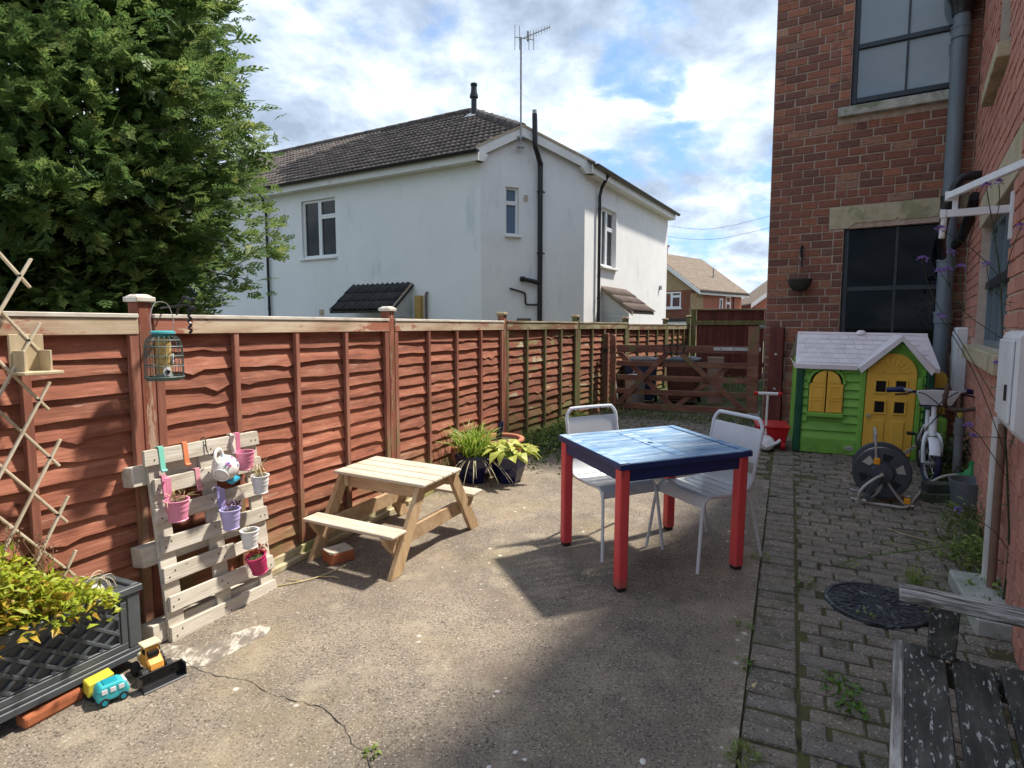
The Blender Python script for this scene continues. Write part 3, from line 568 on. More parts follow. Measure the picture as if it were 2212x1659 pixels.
fp('roof', M_froof, MB().add([(-.35, -.4, 4.05), (7.35, -.4, 4.05), (7.35, 3.7, 7.0), (-.35, 3.7, 7.0), (-.35, 7.8, 4.05), (7.35, 7.8, 4.05)]+[(-.35, -.4, 4.2), (7.35, -.4, 4.2), (7.35, 3.7, 7.15), (-.35, 3.7, 7.15), (-.35, 7.8, 4.2), (7.35, 7.8, 4.2)], [(6, 7, 8, 9), (9, 8, 11, 10), (0, 3, 9, 6), (1, 7, 8, 2), (0, 6, 7, 1), (3, 4, 10, 9), (3, 2, 1, 0), (5, 2, 3, 4)]), FS)
fp('bargeboard', M_fascia, MB().prism([(.4, 3.85), (-3.7, 6.8), (-3.7, 7.1), (.4, 4.15)], -.4, -.3), FG); fp('fascia', M_fascia, MB().cbox(-.3, 7.3, -.42, -.36, 3.85, 4.05), FS); fp('gutter', M_blackp, MB().cbox(-.3, 7.3, -.52, -.42, 4.0, 4.1), FS)
fp('corner_brick', M_tan, MB().cbox(-.02, .9, -.012, .5, -.6, 3.95), FS)
f = window(fh, FI @ FG, -2.55, -1.25, 2.95, 4.1, -.03, M_upvc, M_wglb, .1, [(0, .42, 0, 1), (.42, 1, .72, 1), (.42, 1, 0, .72)]); MB().cbox(-2.65, -1.15, -.12, 0, 2.85, 2.93).build('sill', M_upvc, f)
f = window(fh, FI @ FS, 3.35, 3.85, 2.2, 3.7, -.03, M_upvc, M_wgl, .12); MB().cbox(3.3, 3.9, -.12, 0, 2.1, 2.18).build('sill', M_upvc, f)
f = window(fh, FI @ FS, 4.35, 5.1, 2.7, 3.9, -.03, M_upvc, M_wgl, .1, [(0, 1, .55, 1), (0, 1, 0, .55)]); MB().cbox(4.3, 5.15, -.12, 0, 2.6, 2.68).build('sill', M_upvc, f)
fp('downpipe', M_blackp, MB().tube([(5.5, -.08, -.6), (5.5, -.08, 3.9)], .05, 6), FS)
fp('chimney', M_redb, MB().cbox(.9, 1.6, 3.4, 4.0, 6.5, 7.6).cbox(.82, 1.68, 3.32, 4.08, 7.6, 7.75), FS); fp('chimney_pot', M_redb, MB().lathe([(.16, 7.75), (.13, 8.05)], 10, T(1.25, 3.7, 0)), FS)
b_ = fp('bay', M_upvc, MB().cbox(-2.4, -.2, -1.0, 0, .2, 1.95), FG); MB().cbox(-2.6, 0, -1.15, 0, 1.96, 2.15).build('bay_roof', M_tiled, b_)
for x in (-2.25, -1.25): MB().cbox(x, x+.85, -1.02, -1.0, 1.05, 1.75).build('pane', M_wgl, b_)
fp('roof_pole', M_alu, MB().tube([(4.6, 1.2, 5.3), (4.6, 1.2, 6.1)], .05, 6), FS)
g2 = thing('far_gable_house', 'red brick gable with white verge just left of the brick house corner', 'house', T(19.6, 50, 0)); FG2 = RZ(-8)
part('wall', M_redb, g2, MB().prism([(0, -.6), (9, -.6), (9, 3.5), (4.5, 7.0), (0, 3.5)], 0, 7), M=FG2)
part('roof', M_froof, g2, MB().prism([(-.35, 3.3), (4.5, 7.05), (9.35, 3.3), (9.35, 3.45), (4.5, 7.2), (-.35, 3.45)], -.3, 7.2), M=FG2)
part('bargeboard', M_fascia, g2, MB().prism([(-.4, 3.05), (4.5, 6.85), (4.5, 7.2), (-.4, 3.4)], -.38, -.3), M=FG2); part('garage_roof', M_fascia, g2, MB().cbox(-.6, 9, -4, -1.4, 1.55, 1.95), M=FG2)
# overhead wires
for i, (za, zb_) in enumerate(((6.25, 6.9), (5.75, 6.35))):
    tag(MB().tube(spline([(7, 30, za+.2), (9.5, 30, za), (12.5, 30, zb_), (16, 30, zb_+.9)], 6), .008, 5).build('overhead_wire', M_blackp), ('upper' if i == 0 else 'lower')+' thin overhead wire crossing the sky left of the brick house', 'wire', 'overhead wires')
# ------------------------------------------------------------------ near brick house
BRR = [(0, (.14, .075, .06)), (.2, (.21, .10, .072)), (.42, (.30, .12, .078)), (.65, (.37, .14, .085)), (.82, (.46, .175, .098)), (.93, (.50, .21, .11)), (.97, (.46, .30, .20)), (1, (.15, .085, .07))]
M_brF = mat('old_mixed_brick', [(.3, (.20, .085, .06)), (.5, (.33, .135, .09)), (.7, (.46, .21, .14))], scale=9, rough=.92, bump=.9, bscale=22, bdist=.018, nrough=.72, attr='rnd', randramp=BRR, coords='Object',
    over=[dict(col=(.09, .06, .055), scale=5, lo=.52, hi=.68, amt=.7), dict(col=(.48, .36, .28), scale=7, lo=.66, hi=.74, amt=.5)])
M_brR = mat('salmon_brick', [(.3, (.38, .165, .12)), (.5, (.48, .215, .155)), (.7, (.56, .28, .205))], scale=8, rough=.92, bump=.5, bscale=30, bdist=.008, nrough=.7, attr='rnd',
    randramp=[(0, (.38, .17, .125)), (.4, (.47, .20, .14)), (.8, (.54, .245, .175)), (1, (.42, .21, .17))], over=[dict(col=(.20, .085, .06), scale=6, lo=.58, hi=.7, amt=.5)])
M_mortF = mat('lime_mortar', [(.3, (.36, .26, .20)), (.7, (.52, .41, .33))], scale=14, rough=.97, bump=.5, bscale=50, coords='World')
M_mortR = mat('pale_pointing', [(.3, (.44, .34, .27)), (.7, (.58, .47, .39))], scale=14, rough=.97, bump=.4, bscale=50, coords='World')
M_stone = mat('buff_stone', [(.3, (.34, .28, .17)), (.5, (.45, .38, .25)), (.7, (.54, .47, .33))], scale=11, rough=.9, bump=.4, bscale=45, nrough=.7, over=[dict(col=(.20, .22, .11), scale=4, lo=.55, hi=.66, amt=.6)])
M_sillg = mat('grey_stone_sill', [(.3, (.30, .29, .25)), (.5, (.42, .41, .36)), (.7, (.55, .54, .48))], scale=9, rough=.9, bump=.4, bscale=45, over=[dict(col=(.17, .20, .10), scale=4, lo=.52, hi=.62, amt=.8)])
M_navyf = paint('dark_blue_frame_paint', (.018, .024, .034), .3, .35, .05)
M_gup = glassmat('glass_cloud_reflection_tint', (.20, .24, .265), .04); M_glow = glassmat('dark_room_glass', (.004, .005, .007), .02); M_glow.node_tree.nodes['Principled BSDF'].inputs['Specular IOR Level'].default_value = .12; M_gcur = glassmat('glass_over_grey_boards', (.085, .12, .125), .1)  # upper panes: pale grey-blue cloud reflection is put into the glass colour
M_pipe = mat('blue_grey_pipe_paint', [(.3, (.13, .165, .19)), (.7, (.18, .22, .25))], scale=6, rough=.45, bump=.1, stretch=(2, 2, .3), over=[dict(col=(.06, .07, .08), scale=7, stretch=(2, 2, .3), lo=.6, hi=.75, amt=.5)])
FFo = Vector((3.35, 8.175, 0)); FRo = Vector((5.12, 7.02, 0)); FF = T(*FFo) @ RZ(-33.1); FR = T(*FRo) @ RZ(-123.02)
bh = thing('brick_house', 'tall red brick house with dark sash windows on the right', 'house', T(*FRo)); BI = T(-FRo.x, -FRo.y, 0)
def bp(name, mt, mb, FM, **kw): return mb.build(name, mt, bh, M=BI @ FM, **kw)
HF, HR, WF = 6.3, 5.5, 2.105
opF = [(.865, 1.985, 4.235, 5.95), (.865, 1.985, 1.24, 2.80)]; opR = [(1.62, 3.84, 1.44, 2.50), (2.02, 2.86, 3.60, 5.2)]
wF = bp('wall', M_mortF, wall_open(0, WF, -.1, HF, opF, .14, .007), FF); wR = bp('wall', M_mortR, wall_open(0, 8.6, -.1, HR, opR, .14, .007), FR)
# solid mass behind (shadows) : main block and wing, roofs
bp('side_wall', M_mortF, MB().add([(0, .007, -.1), (0, 9, -.1), (0, 9, HF), (0, .007, HF)], [(3, 2, 1, 0)]), FF)
bp('rear_wall', M_mortF, MB().add([(0, 9, -.1), (8, 9, -.1), (8, 9, HF), (0, 9, HF)], [(3, 2, 1, 0)]), FF)
bp('roof', M_tile, MB().add([(-.15, -.15, HF), (8, -.15, HF), (8, 9.15, HF), (-.15, 9.15, HF), (3, 4.5, HF+1.6), (8, 4.5, HF+1.6)], [(0, 1, 5, 4), (4, 5, 2, 3), (3, 0, 4)]), FF)
bp('wing_roof', M_tile, MB().add([(-.3, -.10, HR), (8.8, -.10, HR), (8.8, 5, HR+2.2), (-.3, 5, HR+2.2)], [(0, 1, 2, 3)]), FR); bp('wing_gutter', M_blackp, MB().cbox(.25, 8.8, -.15, -.06, HR-.06, HR+.03), FR)
# bricks
def brick_mesh(name, mt):
    m = MB(); e = .03; m.add([(-.5, .5, -.5), (.5, .5, -.5), (.5, .5, .5), (-.5, .5, .5), (-.5, -.3, -.5), (.5, -.3, -.5), (.5, -.3, .5), (-.5, -.3, .5), (-.5+e, -.5, -.5+e*2), (.5-e, -.5, -.5+e*2), (.5-e, -.5, .5-e*2), (-.5+e, -.5, .5-e*2)],
        [(8, 9, 10, 11), (4, 5, 9, 8), (5, 6, 10, 9), (6, 7, 11, 10), (7, 4, 8, 11), (0, 1, 5, 4), (1, 2, 6, 5), (2, 3, 7, 6), (3, 0, 4, 7)])
    me = bpy.data.meshes.new(name); me.from_pydata(m.v, [], m.f); me.update(); me.materials.append(mt); return me
BMF, BMR = brick_mesh('brick', M_brF), brick_mesh('brick', M_brR)
CO, JT = .0985, .010
def brick_rows(x0, x1, z1, blocks, seed, headers):
    rr = random.Random(seed); out = []; r = 0; z = .02; pj = []
    while z < z1-.05:
        bl = sorted((a, b) for a, b, c, d in blocks if c-.02 < z+CO/2 < d+.02); iv = []; c = x0
        for a, b in bl:
            if a > c: iv.append((c, a))
            c = max(c, b)
        if c < x1: iv.append((c, x1))
        nj = []
        for a, b in iv:
            x = a; first = True
            while x < b-.02:
                L = .25 if not (rr.random() < headers) else .125
                if any(abs(x+L-j) < .035 for j in pj): L = .375-L if rr.random() < .75 else .1875
                if first and r % 2: L = .125
                first = False
                if x+L > b-.05: L = b-x
                out.append((x+L/2, z+CO/2, L-JT)); x += L; nj.append(x)
        z += CO; r += 1; pj = nj
    return out
bF = brick_rows(0, WF, HF, [(.865, 1.985, 4.235, 5.95), (.865, 1.985, 1.24, 2.80), (.70, 2.11, 2.80, 3.07), (.745, 2.02, 4.123, 4.235), (.745, 2.02, 1.12, 1.24)], 3, .28)
bR = brick_rows(0, 8.5, HR, [(1.62, 3.84, 1.44, 2.50), (2.02, 2.86, 3.6, 5.2), (1.40, 4.06, 2.50, 2.78), (1.2, 4.0, 1.31, 1.44), (1.82, 3.02, 3.49, 3.6), (1.86, 3.02, 5.2, 5.45)], 5, .45)
allb = []
for lst, FM, wl, bm, nrm in ((bF, FF, wF, BMF, Vector((-.546, -.838, 0))), (bR, FR, wR, BMR, Vector((-.8387, .5446, 0)))):
    for x, z, L in lst:
        p = FM @ Vector((x, 0, z)); v = Vector((0, 0, CAMH))-p; d = v.length; u = p.x/max(p.y, .1); el = (p.z-CAMH)/max(p.y, .1)
        vis = p.y > 1 and abs(u) < .84 and -.75 < el < .53 and nrm.dot(v) > 0 and not (FM is FF and x > .35 and z < 1.2)
        allb.append((L*(v.dot(nrm)/d)/(d*d) if vis else -d, x, z, L, FM, wl, bm))
allb.sort(key=lambda t: -t[0]); J = {id(wF): ([], [], []), id(wR): ([], [], [])}
for i, (s_, x, z, L, FM, wl, bm) in enumerate(allb):
    M = T(x, .045+random.gauss(0, .0018), z+random.gauss(0, .0012)) @ RY(random.gauss(0, .25)) @ Matrix.Diagonal((L+random.gauss(0, .002), .10, CO-JT+random.gauss(0, .0012), 1))
    if i < 300: o = bpy.data.objects.new('brick', bm); COL.objects.link(o); o.parent = wl; o.matrix_local = M
    else:
        V, Fc, A = J[id(wl)]; b = len(V); V += [tuple(M @ v.co) for v in bm.vertices]; Fc += [tuple(b+q for q in pl.vertices) for pl in bm.polygons]; A += [random.random()]*len(bm.vertices)
for wl, mt in ((wF, M_brF), (wR, M_brR)):
    V, Fc, A = J[id(wl)]; me = bpy.data.meshes.new('brickwork'); me.from_pydata(V, [], Fc); me.update(); me.attributes.new('rnd', 'FLOAT', 'POINT').data.foreach_set('value', A); me.materials.append(mt)
    tag(mobj('brickwork', me, None, wl), kind='stuff')
# lintels and sills
bp('lintel', M_stone, MB().prism([(.70, 2.803), (.915, 2.803), (.985, 2.86), (1.395, 2.86), (1.42, 2.885), (1.445, 2.86), (1.985, 2.86), (2.0, 2.803), (2.10, 2.803), (2.10, 3.068), (.70, 3.068)], -.004, .14), FF, bevel=.004)
bp('sill', M_sillg, MB().box((1.372, .02, 4.178), (1.25, .2, .108)), FF, bevel=.008); bp('sill', M_sillg, MB().box((1.372, .02, 1.18), (1.25, .2, .108)), FF, bevel=.008)
bp('lintel', M_stone, MB().cbox(1.40, 4.06, -.005, .14, 2.502, 2.778), FR, bevel=.006); bp('sill', M_stone, MB().cbox(1.2, 4.0, -.06, .13, 1.313, 1.438), FR, bevel=.006)
bp('sill', M_stone, MB().cbox(1.82, 3.02, -.08, .13, 3.495, 3.598), FR, bevel=.006); bp('lintel', M_stone, MB().cbox(1.86, 3.02, -.005, .14, 5.202, 5.445), FR, bevel=.006)
# sash windows
def sash(FM, x0, x1, z0, z1, mid, mg, yo=.085):
    m = MB(); frame_rect(m, x0, x1, z0, z1, .055, yo, yo+.06); m.cbox(x0+.055, x1-.055, yo-.02, yo+.05, z0+.055, z0+.115)
    f = m.build('window', M_navyf, bh, bevel=.004, M=BI @ FM); xm = (x0+x1)/2
    MB().cbox(x0+.056, x1-.056, yo-.012, yo+.045, mid-.028, mid+.028).build('meeting_rail', M_navyf, f, bevel=.004)
    for za, zb in ((z0+.116, mid-.029), (mid+.029, z1-.056)):
        MB().cbox(xm-.011, xm+.011, yo+.002, yo+.045, za, zb).build('glazing_bar', M_navyf, f)
        for xa, xb in ((x0+.056, xm-.012), (xm+.012, x1-.056)): MB().cbox(xa, xb, yo+.022, yo+.028, za, zb).build('pane', mg, f)
    return f
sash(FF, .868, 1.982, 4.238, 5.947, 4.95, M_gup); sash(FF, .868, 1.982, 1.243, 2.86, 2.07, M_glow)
def barwin(x0, x1, z0, z1, mid, n):
    m = MB(); frame_rect(m, x0, x1, z0, z1, .05, .07, .13); f = m.build('window', M_pipe, bh, bevel=.004, M=BI @ FR)
    MB().cbox(x0+.05, x1-.05, .05, .125, mid-.03, mid+.03).build('rail', M_navyf, f)
    for k in range(1, n): x = x0+(x1-x0)*k/n; MB().cbox(x-.018, x+.018, .072, .12, z0+.05, mid-.031).cbox(x-.018, x+.018, .072, .12, mid+.031, z1-.05).build('glazing_bar', M_pipe, f)
    for k in range(n): MB().cbox(x0+(x1-x0)*k/n+.02, x0+(x1-x0)*(k+1)/n-.02, .10, .106, z0+.05, z1-.05).build('pane', M_gcur, f)
barwin(1.623, 3.837, 1.443, 2.498, 1.97, 4); barwin(2.023, 2.857, 3.603, 5.197, 4.3, 2)
# rainwater pipe in the corner with its collars, hopper branch and overflow
dp = bp('rainwater_pipe', M_pipe, MB().tube([(1.915, -.13, .15), (1.915, -.13, 5.02)], .078, 16), FF, smooth=True)
for z in (1.7, 2.28, 2.98, 4.78): MB().tube([(1.915, -.13, z-.05), (1.915, -.13, z+.05)], .092, 16).tube([(1.915, -.13, z+.05), (1.915, -.13, z+.075)], .098, 16).build('collar', M_pipe if z != 2.98 else M_blackp, dp, smooth=True)
MB().lathe([(.095, 0), (.11, .1), (.16, .22), (.17, .5)], 16, T(1.915, -.13, 4.98)).build('hopper', M_blackp, dp, smooth=True)
MB().tube(spline([(1.915, -.13, 2.46), (2.02, -.25, 2.56), (2.06, -.75, 2.70), (2.08, -1.15, 2.86)], 5), .05, 10).build('branch_pipe', M_blackp, dp, smooth=True)
bp('overflow_pipe', M_blackp, MB().tube(spline([(1.30, .02, 3.02), (1.32, -.12, 3.02), (1.33, -.2, 2.95), (1.28, -.26, 2.72), (1.1, -.28, 2.5), (.5, -.25, 2.36)], 6), .042, 10), FR, smooth=True)
M_box = mat('white_meter_box', [(.3, (.60, .60, .60)), (.7, (.74, .74, .74))], scale=5, rough=.5, bump=.08, over=[dict(col=(.45, .42, .38), scale=5, lo=.6, hi=.72, amt=.5)])
M_wpipe = mat('dirty_white_pipe', [(.3, (.48, .46, .42)), (.7, (.66, .64, .60))], scale=6, stretch=(2, 2, .3), rough=.5, bump=.05, over=[dict(col=(.32, .28, .22), scale=5, lo=.58, hi=.7, amt=.5)])
mb1 = thing('meter_box', 'small white meter box on the wall next to the drainpipe', 'meter box', FR @ T(.80, 0, 1.27)); part('case', M_box, mb1, MB().box((0, -.055, 0), (.40, .11, .66)), bevel=.012); part('door', M_box, mb1, MB().box((0, -.116, 0), (.34, .012, .58)), bevel=.004); part('hinge', M_lead, mb1, MB().box((-.16, -.124, .2), (.015, .01, .06)))
mb2 = thing('meter_box', 'large white meter box with slanted foot at the right edge', 'meter box', FR @ T(5.08, 0, 1.10)); part('case', M_box, mb2, MB().prism([(0, -.03), (-.10, .06), (-.10, .47), (-.08, .49), (0, .49)], -.26, .26, RZ(90)), bevel=.012)
part('door', M_box, mb2, MB().box((0, -.107, .27), (.46, .012, .36)), bevel=.004); part('latch', M_blackp, mb2, MB().box((.16, -.116, .22), (.02, .012, .07)))
tag(MB().tube([(4.48, -.06, .10), (4.48, -.06, 1.12)], .024, 10).build('conduit_pipe', M_wpipe, smooth=True, M=FR), 'dirty white pipe running down from the large meter box', 'pipe')
tag(MB().tube([(4.60, -.05, .10), (4.60, -.05, 1.10)], .02, 10).build('conduit_pipe', mat('brown_pipe', [(.3, (.16, .09, .06)), (.7, (.24, .14, .10))], bump=.1), smooth=True, M=FR), 'thin brown pipe beside the white conduit on the brick wall', 'pipe')
sp_ = thing('standpipe', 'grey plastic standpipe with yellow tap end against the brick wall', 'pipe', FR @ T(2.28, -.1, .22))
part('shaft', paint('grey_pvc', (.16, .165, .17), .15, .5), sp_, MB().tube([(0, 0, 0), (0, 0, .62)], .033, 14), smooth=True); part('collar', paint('grey_pvc2', (.13, .135, .14), .15, .5), sp_, MB().tube([(0, 0, .48), (0, 0, .55)], .042, 14).tube([(0, 0, .55), (0, 0, .57)], .047, 14), smooth=True)
part('tap_head', paint('yellow_tap', (.55, .50, .10)), sp_, MB().lathe([(.012, .62), (.02, .64), (.024, .66), (.012, .70)], 8), smooth=True)
hk = thing('hose_hook', 'rusty curved iron hook sticking out of the brick wall', 'hook', FR @ T(2.35, 0, .93)); part('iron', mat('rusty_iron', [(.3, (.05, .035, .028)), (.7, (.12, .075, .05))], scale=14, bump=.3), hk, MB().tube(spline([(0, 0, 0), (0, -.12, -.02), (.0, -.2, .0), (.06, -.22, .06), (.08, -.2, .2)], 6), .017, 8).tube(spline([(0, -.12, -.02), (-.03, -.2, .0), (-.1, -.22, .1)], 5), .015, 8), smooth=True)
# wall-mounted clothes airer
M_white = paint('white_enamel', (.74, .75, .77), .05, .3, .0)
ar = thing('clothes_airer', 'white metal folding clothes airer arms on the brick wall', 'airer', FR @ T(3.9, 0, 2.25))
part('wall_plate', M_white, ar, MB().box((0, -.012, .02), (.05, .02, .28)), bevel=.003); part('arm', M_white, ar, MB().box((0, -.185, .06), (.035, .34, .045)), bevel=.003); part('arm', M_white, ar, MB().bar((-.02, -.33, .17), (.75, -.03, .175), .03, .04), bevel=.003)
part('end_bracket', M_white, ar, MB().box((-.02, -.31, .17), (.05, .07, .055)).box((0, -.35, .06), (.05, .03, .05)).box((-.02, -.29, .12), (.035, .03, .09)), bevel=.003); part('handle', M_wpipe, ar, MB().tube([(0, -.34, .06), (.01, -.35, -.09)], .017, 10), smooth=True)
part('line_reel', M_blackp, ar, MB().tube([(-.02, -.24, .205), (.03, -.24, .205)], .02, 8).tube([(-.02, -.27, .205), (.03, -.27, .205)], .016, 8))
# hanging basket on its bracket
hb = thing('hanging_basket', 'dark empty wicker half basket hanging on the brick wall', 'basket', FF @ T(.415, -.15, 2.05)); M_wick = mat('dark_wicker', [(.3, (.018, .018, .014)), (.6, (.05, .05, .038)), (.8, (.09, .085, .06))], scale=30, stretch=(1, 1, 3), rough=.9, bump=.8, bscale=50)
part('bowl', M_wick, hb, MB().lathe([(.03, 0), (.075, .012), (.11, .05), (.135, .11), (.142, .15), (.134, .15), (.12, .09), (.04, .03)], 20, cap=(True, True)), smooth=True)
for k in range(5): part('weave', M_wick, hb, MB().tube([(math.cos(t)*(.08+.0145*k), math.sin(t)*(.08+.0145*k), .022+.028*k) for t in np.linspace(0, 2*math.pi, 22, endpoint=False)], .007, 5, closed=True))
for t in (.5, 2.6, 4.7): part('chain', M_alu, hb, MB().tube([(.135*math.cos(t), .135*math.sin(t), .15), (0, 0, .42)], .0025, 4))
bk = thing('basket_bracket', 'black wrought iron bracket above the hanging basket', 'bracket', FF @ T(.41, 0, 2.5)); part('arm', M_blackp, bk, MB().box((0, -.006, 0), (.02, .012, .26)).tube(spline([(0, 0, .1), (0, -.08, .12), (0, -.15, .08), (0, -.16, .0)], 5), .009, 6)); part('scroll', M_blackp, bk, MB().tube(spline([(0, 0, -.1), (.0, -.06, -.04), (0, -.1, .04), (0, -.06, .08)], 5), .008, 6))
# ------------------------------------------------------------------ farm gate
M_gate = mat('brown_gate_stain', [(.3, (.115, .045, .028)), (.5, (.19, .075, .048)), (.7, (.28, .13, .085))], scale=6, stretch=(.4, 1, 2), rough=.75, bump=.3, bscale=20, bstretch=(.15, 3, 3), rand=.12, over=[dict(col=(.15, .14, .055), scale=4, lo=.52, hi=.64, amt=.7)])
M_gated = mat('dark_red_board', [(.3, (.085, .018, .014)), (.5, (.13, .028, .02)), (.7, (.18, .05, .035))], scale=6, stretch=(2, 2, .3), rough=.7, bump=.3, bscale=18, bstretch=(3, 3, .15), rand=.1)
M_galv = paint('galvanised_steel', (.42, .42, .43), .2, .4, .05, metal=.6)
g0, g1 = Vector((1.43, 8.96, 0)), Vector((3.27, 8.15, 0)); gd = (g1-g0); GL = gd.length; gang = math.degrees(math.atan2(gd.y, gd.x)); gzg = .36
gt = thing('farm_gate', 'brown five bar wooden farm gate across the end of the yard', 'gate', T(g0.x, g0.y, gzg) @ RZ(gang))
part('stile', M_gate, gt, MB().box((.04, 0, .56), (.08, .07, 1.10)).box((.04, 0, 1.12), (.08, .07, .03), taper=(.5, 1)), bevel=.005); part('stile', M_gate, gt, MB().box((GL-.07, 0, .62), (.14, .075, 1.26)), bevel=.005)
for k, (z, h) in enumerate(((.935, .105), (.72, .075), (.52, .075), (.32, .075), (.11, .08))): part('rail', M_gate, gt, MB().box((GL/2, 0, z), (GL-.2, .03, h)), bevel=.004)
for k, (xa, za, xb, zb, yy) in enumerate(((.84, .90, .12, .12, -.032), (.98, .90, GL-.16, .12, -.032), (.12, .88, .90, .12, .032), (1.62, .70, .94, .12, .032))): part('brace', M_gate, gt, MB().bar((xa, yy, za), (xb, yy, zb), .025, .085, up=(0, 1, 0)) if False else MB().prism([(xa-.05, za), (xa+.05, za), (xb+.05, zb), (xb-.05, zb)], yy-.014, yy+.014), bevel=.003)
part('strap_hinge', M_galv, gt, MB().box((GL-.30, -.022, .945), (.55, .01, .045)).tube([(GL-.01, -.02, .90), (GL-.01, -.02, 1.0)], .016, 8).box((GL-.005, -.015, .945), (.05, .03, .05)), bevel=.002)
for k in range(3): part('bolt', M_gate, gt, MB().box((GL-.48+.17*k, -.03, .945), (.018, .01, .018)))
part('bottom_hinge', M_galv, gt, MB().box((GL-.05, -.04, .06), (.14, .02, .07)).tube([(GL+.03, -.03, .0), (GL+.03, -.03, .12)], .014, 8))
part('name_plate_rack', M_blackp, gt, MB().tube([(.76, -.05, .99), (1.06, -.05, .99)], .007, 5).tube([(.79, -.05, .88), (1.03, -.05, .88)], .007, 5).tube([(.76, -.05, .99), (.79, -.05, .88)], .007, 5).tube([(1.06, -.05, .99), (1.03, -.05, .88)], .007, 5).tube([(.86, -.05, .99), (.87, -.05, .88)], .006, 5).tube([(.96, -.05, .99), (.95, -.05, .88)], .006, 5))
lp = thing('gate_post', 'brown latch post at the left end of the farm gate', 'post', T(1.36, 9.02, .33) @ RZ(gang)); part('shaft', M_gate, lp, MB().box((0, .04, .58), (.09, .09, 1.2)), bevel=.006); part('latch', M_blackp, lp, MB().box((.02, -.02, .93), (.06, .03, .06)))
hpst = thing('gate_post', 'brown wooden hinge post fixed against the brick wall', 'post', FF @ T(.16, -.06, .3)); part('shaft', M_gated, hpst, MB().box((0, 0, .64), (.17, .09, 1.32)), bevel=.006)
for z in (.5, .95): part('bolt_head', M_galv, hpst, MB().tube([(.0, -.046, z), (.0, -.054, z)], .016, 8))
# tall boarded gate at the far end
tg = thing('boarded_gate', 'tall dark red boarded gate closing the passage behind the farm gate', 'gate', T(3.68, 12.66, gz(12.6)) @ RZ(-10)); hT = 1.40
for k in range(11): part('board', M_gated, tg, MB().box((.10+.118*k+.056, 0, hT/2), (.1165, .018, hT)), bevel=.003)
part('frame_post', M_battg, tg, MB().box((.03, -.01, hT/2), (.09, .09, hT+.02)), bevel=.004); part('frame_post', M_gated, tg, MB().box((1.46, -.01, hT/2), (.09, .09, hT)), bevel=.004)
part('rail', M_battg, tg, MB().box((.74, -.03, hT-.25), (1.34, .03, .09)), bevel=.003); part('rail', M_gated, tg, MB().box((.74, -.03, .3), (1.34, .03, .09)), bevel=.003); part('top_rail', M_capg, tg, MB().box((.74, -.005, hT+.015), (1.6, .10, .03)), bevel=.003)
part('bolt', M_galv, tg, MB().tube([(1.30, -.05, hT-.33), (1.62, -.05, hT-.33)], .018, 8).box((1.36, -.045, hT-.33), (.12, .02, .07)).box((1.52, -.045, hT-.33), (.05, .03, .06)))
tg2 = thing('fence_board_infill', 'narrow dark red boarding between the tall gate and the brick house', 'fence', T(5.24, 12.37, gz(12.6)) @ RZ(-10))
for k in range(4): part('board', M_gated, tg2, MB().box((.08+.125*k, 0, .62), (.12, .02, 1.24)), bevel=.003)
part('rail', M_capg, tg2, MB().box((.27, -.02, 1.26), (.55, .07, .04)))
# bins and clutter behind the gate
M_bblue = paint('dark_blue_bin', (.012, .03, .075), .2, .5, .05); M_bblk = paint('black_bin_lid', (.02, .021, .024), .3, .4, .1); M_bbrn = paint('brown_bin', (.10, .03, .018), .2, .55)
def wheelie(x, y, rz, body, lab):
    o = thing('wheelie_bin', lab, 'bin', T(x, y, .40) @ RZ(rz), 'wheelie bins behind the farm gate')
    part('body', body, o, MB().box((0, 0, .36), (.40, .42, .60), taper=(1.18, 1.2)), bevel=.02, seg=2); part('lid', M_bblk, o, MB().box((0, -.02, .69), (.52, .58, .05), taper=(.92, .92)).box((0, -.02, .72), (.42, .46, .03), taper=(.8, .8)), bevel=.02, seg=2)
    for s_ in (-1, 1): part('wheel', M_bblk, o, MB().tube([(s_*.2, .2, .1), (s_*.24, .2, .1)], .1, 14))
    part('handle', M_bblk, o, MB().tube([(-.2, .29, .68), (.2, .29, .68)], .018, 8))
wheelie(2.05, 9.75, -18, M_bblue, 'dark blue wheelie bin with black lid behind the gate'); wheelie(2.72, 9.72, -25, M_bbrn, 'brown wheelie bin with black lid right of the blue bin')
db = thing('dustbin', 'ribbed grey metal dustbin standing behind the gate', 'bin', T(1.86, 9.25, .385)); part('body', M_galv, db, MB().lathe([(.13, 0), (.135, .02)]+[(.138+.0012*k+(.006 if k % 2 else 0), .05+.03*k) for k in range(13)]+[(.16, .46)], 22), smooth=True); part('lid', M_galv, db, MB().lathe([(.168, .455), (.168, .475), (.12, .50), (.02, .515)], 22), smooth=True); part('handle', M_galv, db, MB().tube([(-.04, 0, .51), (-.03, 0, .545), (.03, 0, .545), (.04, 0, .51)], .007, 6))
pl_ = thing('leaning_board', 'pinkish brown board leaning behind the farm gate', 'board', T(3.16, 9.55, .41) @ RZ(-20) @ RX(-9)); part('panel', mat('bare_ply', [(.3, (.20, .12, .085)), (.7, (.30, .19, .14))], bump=.2), pl_, MB().box((0, 0, .36), (.24, .02, .72))); part('edge', M_timb, pl_, MB().box((0, 0, .725), (.25, .03, .02)))
for i, (x, lab) in enumerate(((1.52, 'left pale stick leaning behind the farm gate'), (1.62, 'right pale stick leaning behind the farm gate'))): tag(MB().bar((x, 9.3, .40), (x-.06, 9.42, .95), .018, .018).build('leaning_stick', M_wpipe), lab, 'stick', 'sticks behind the gate')
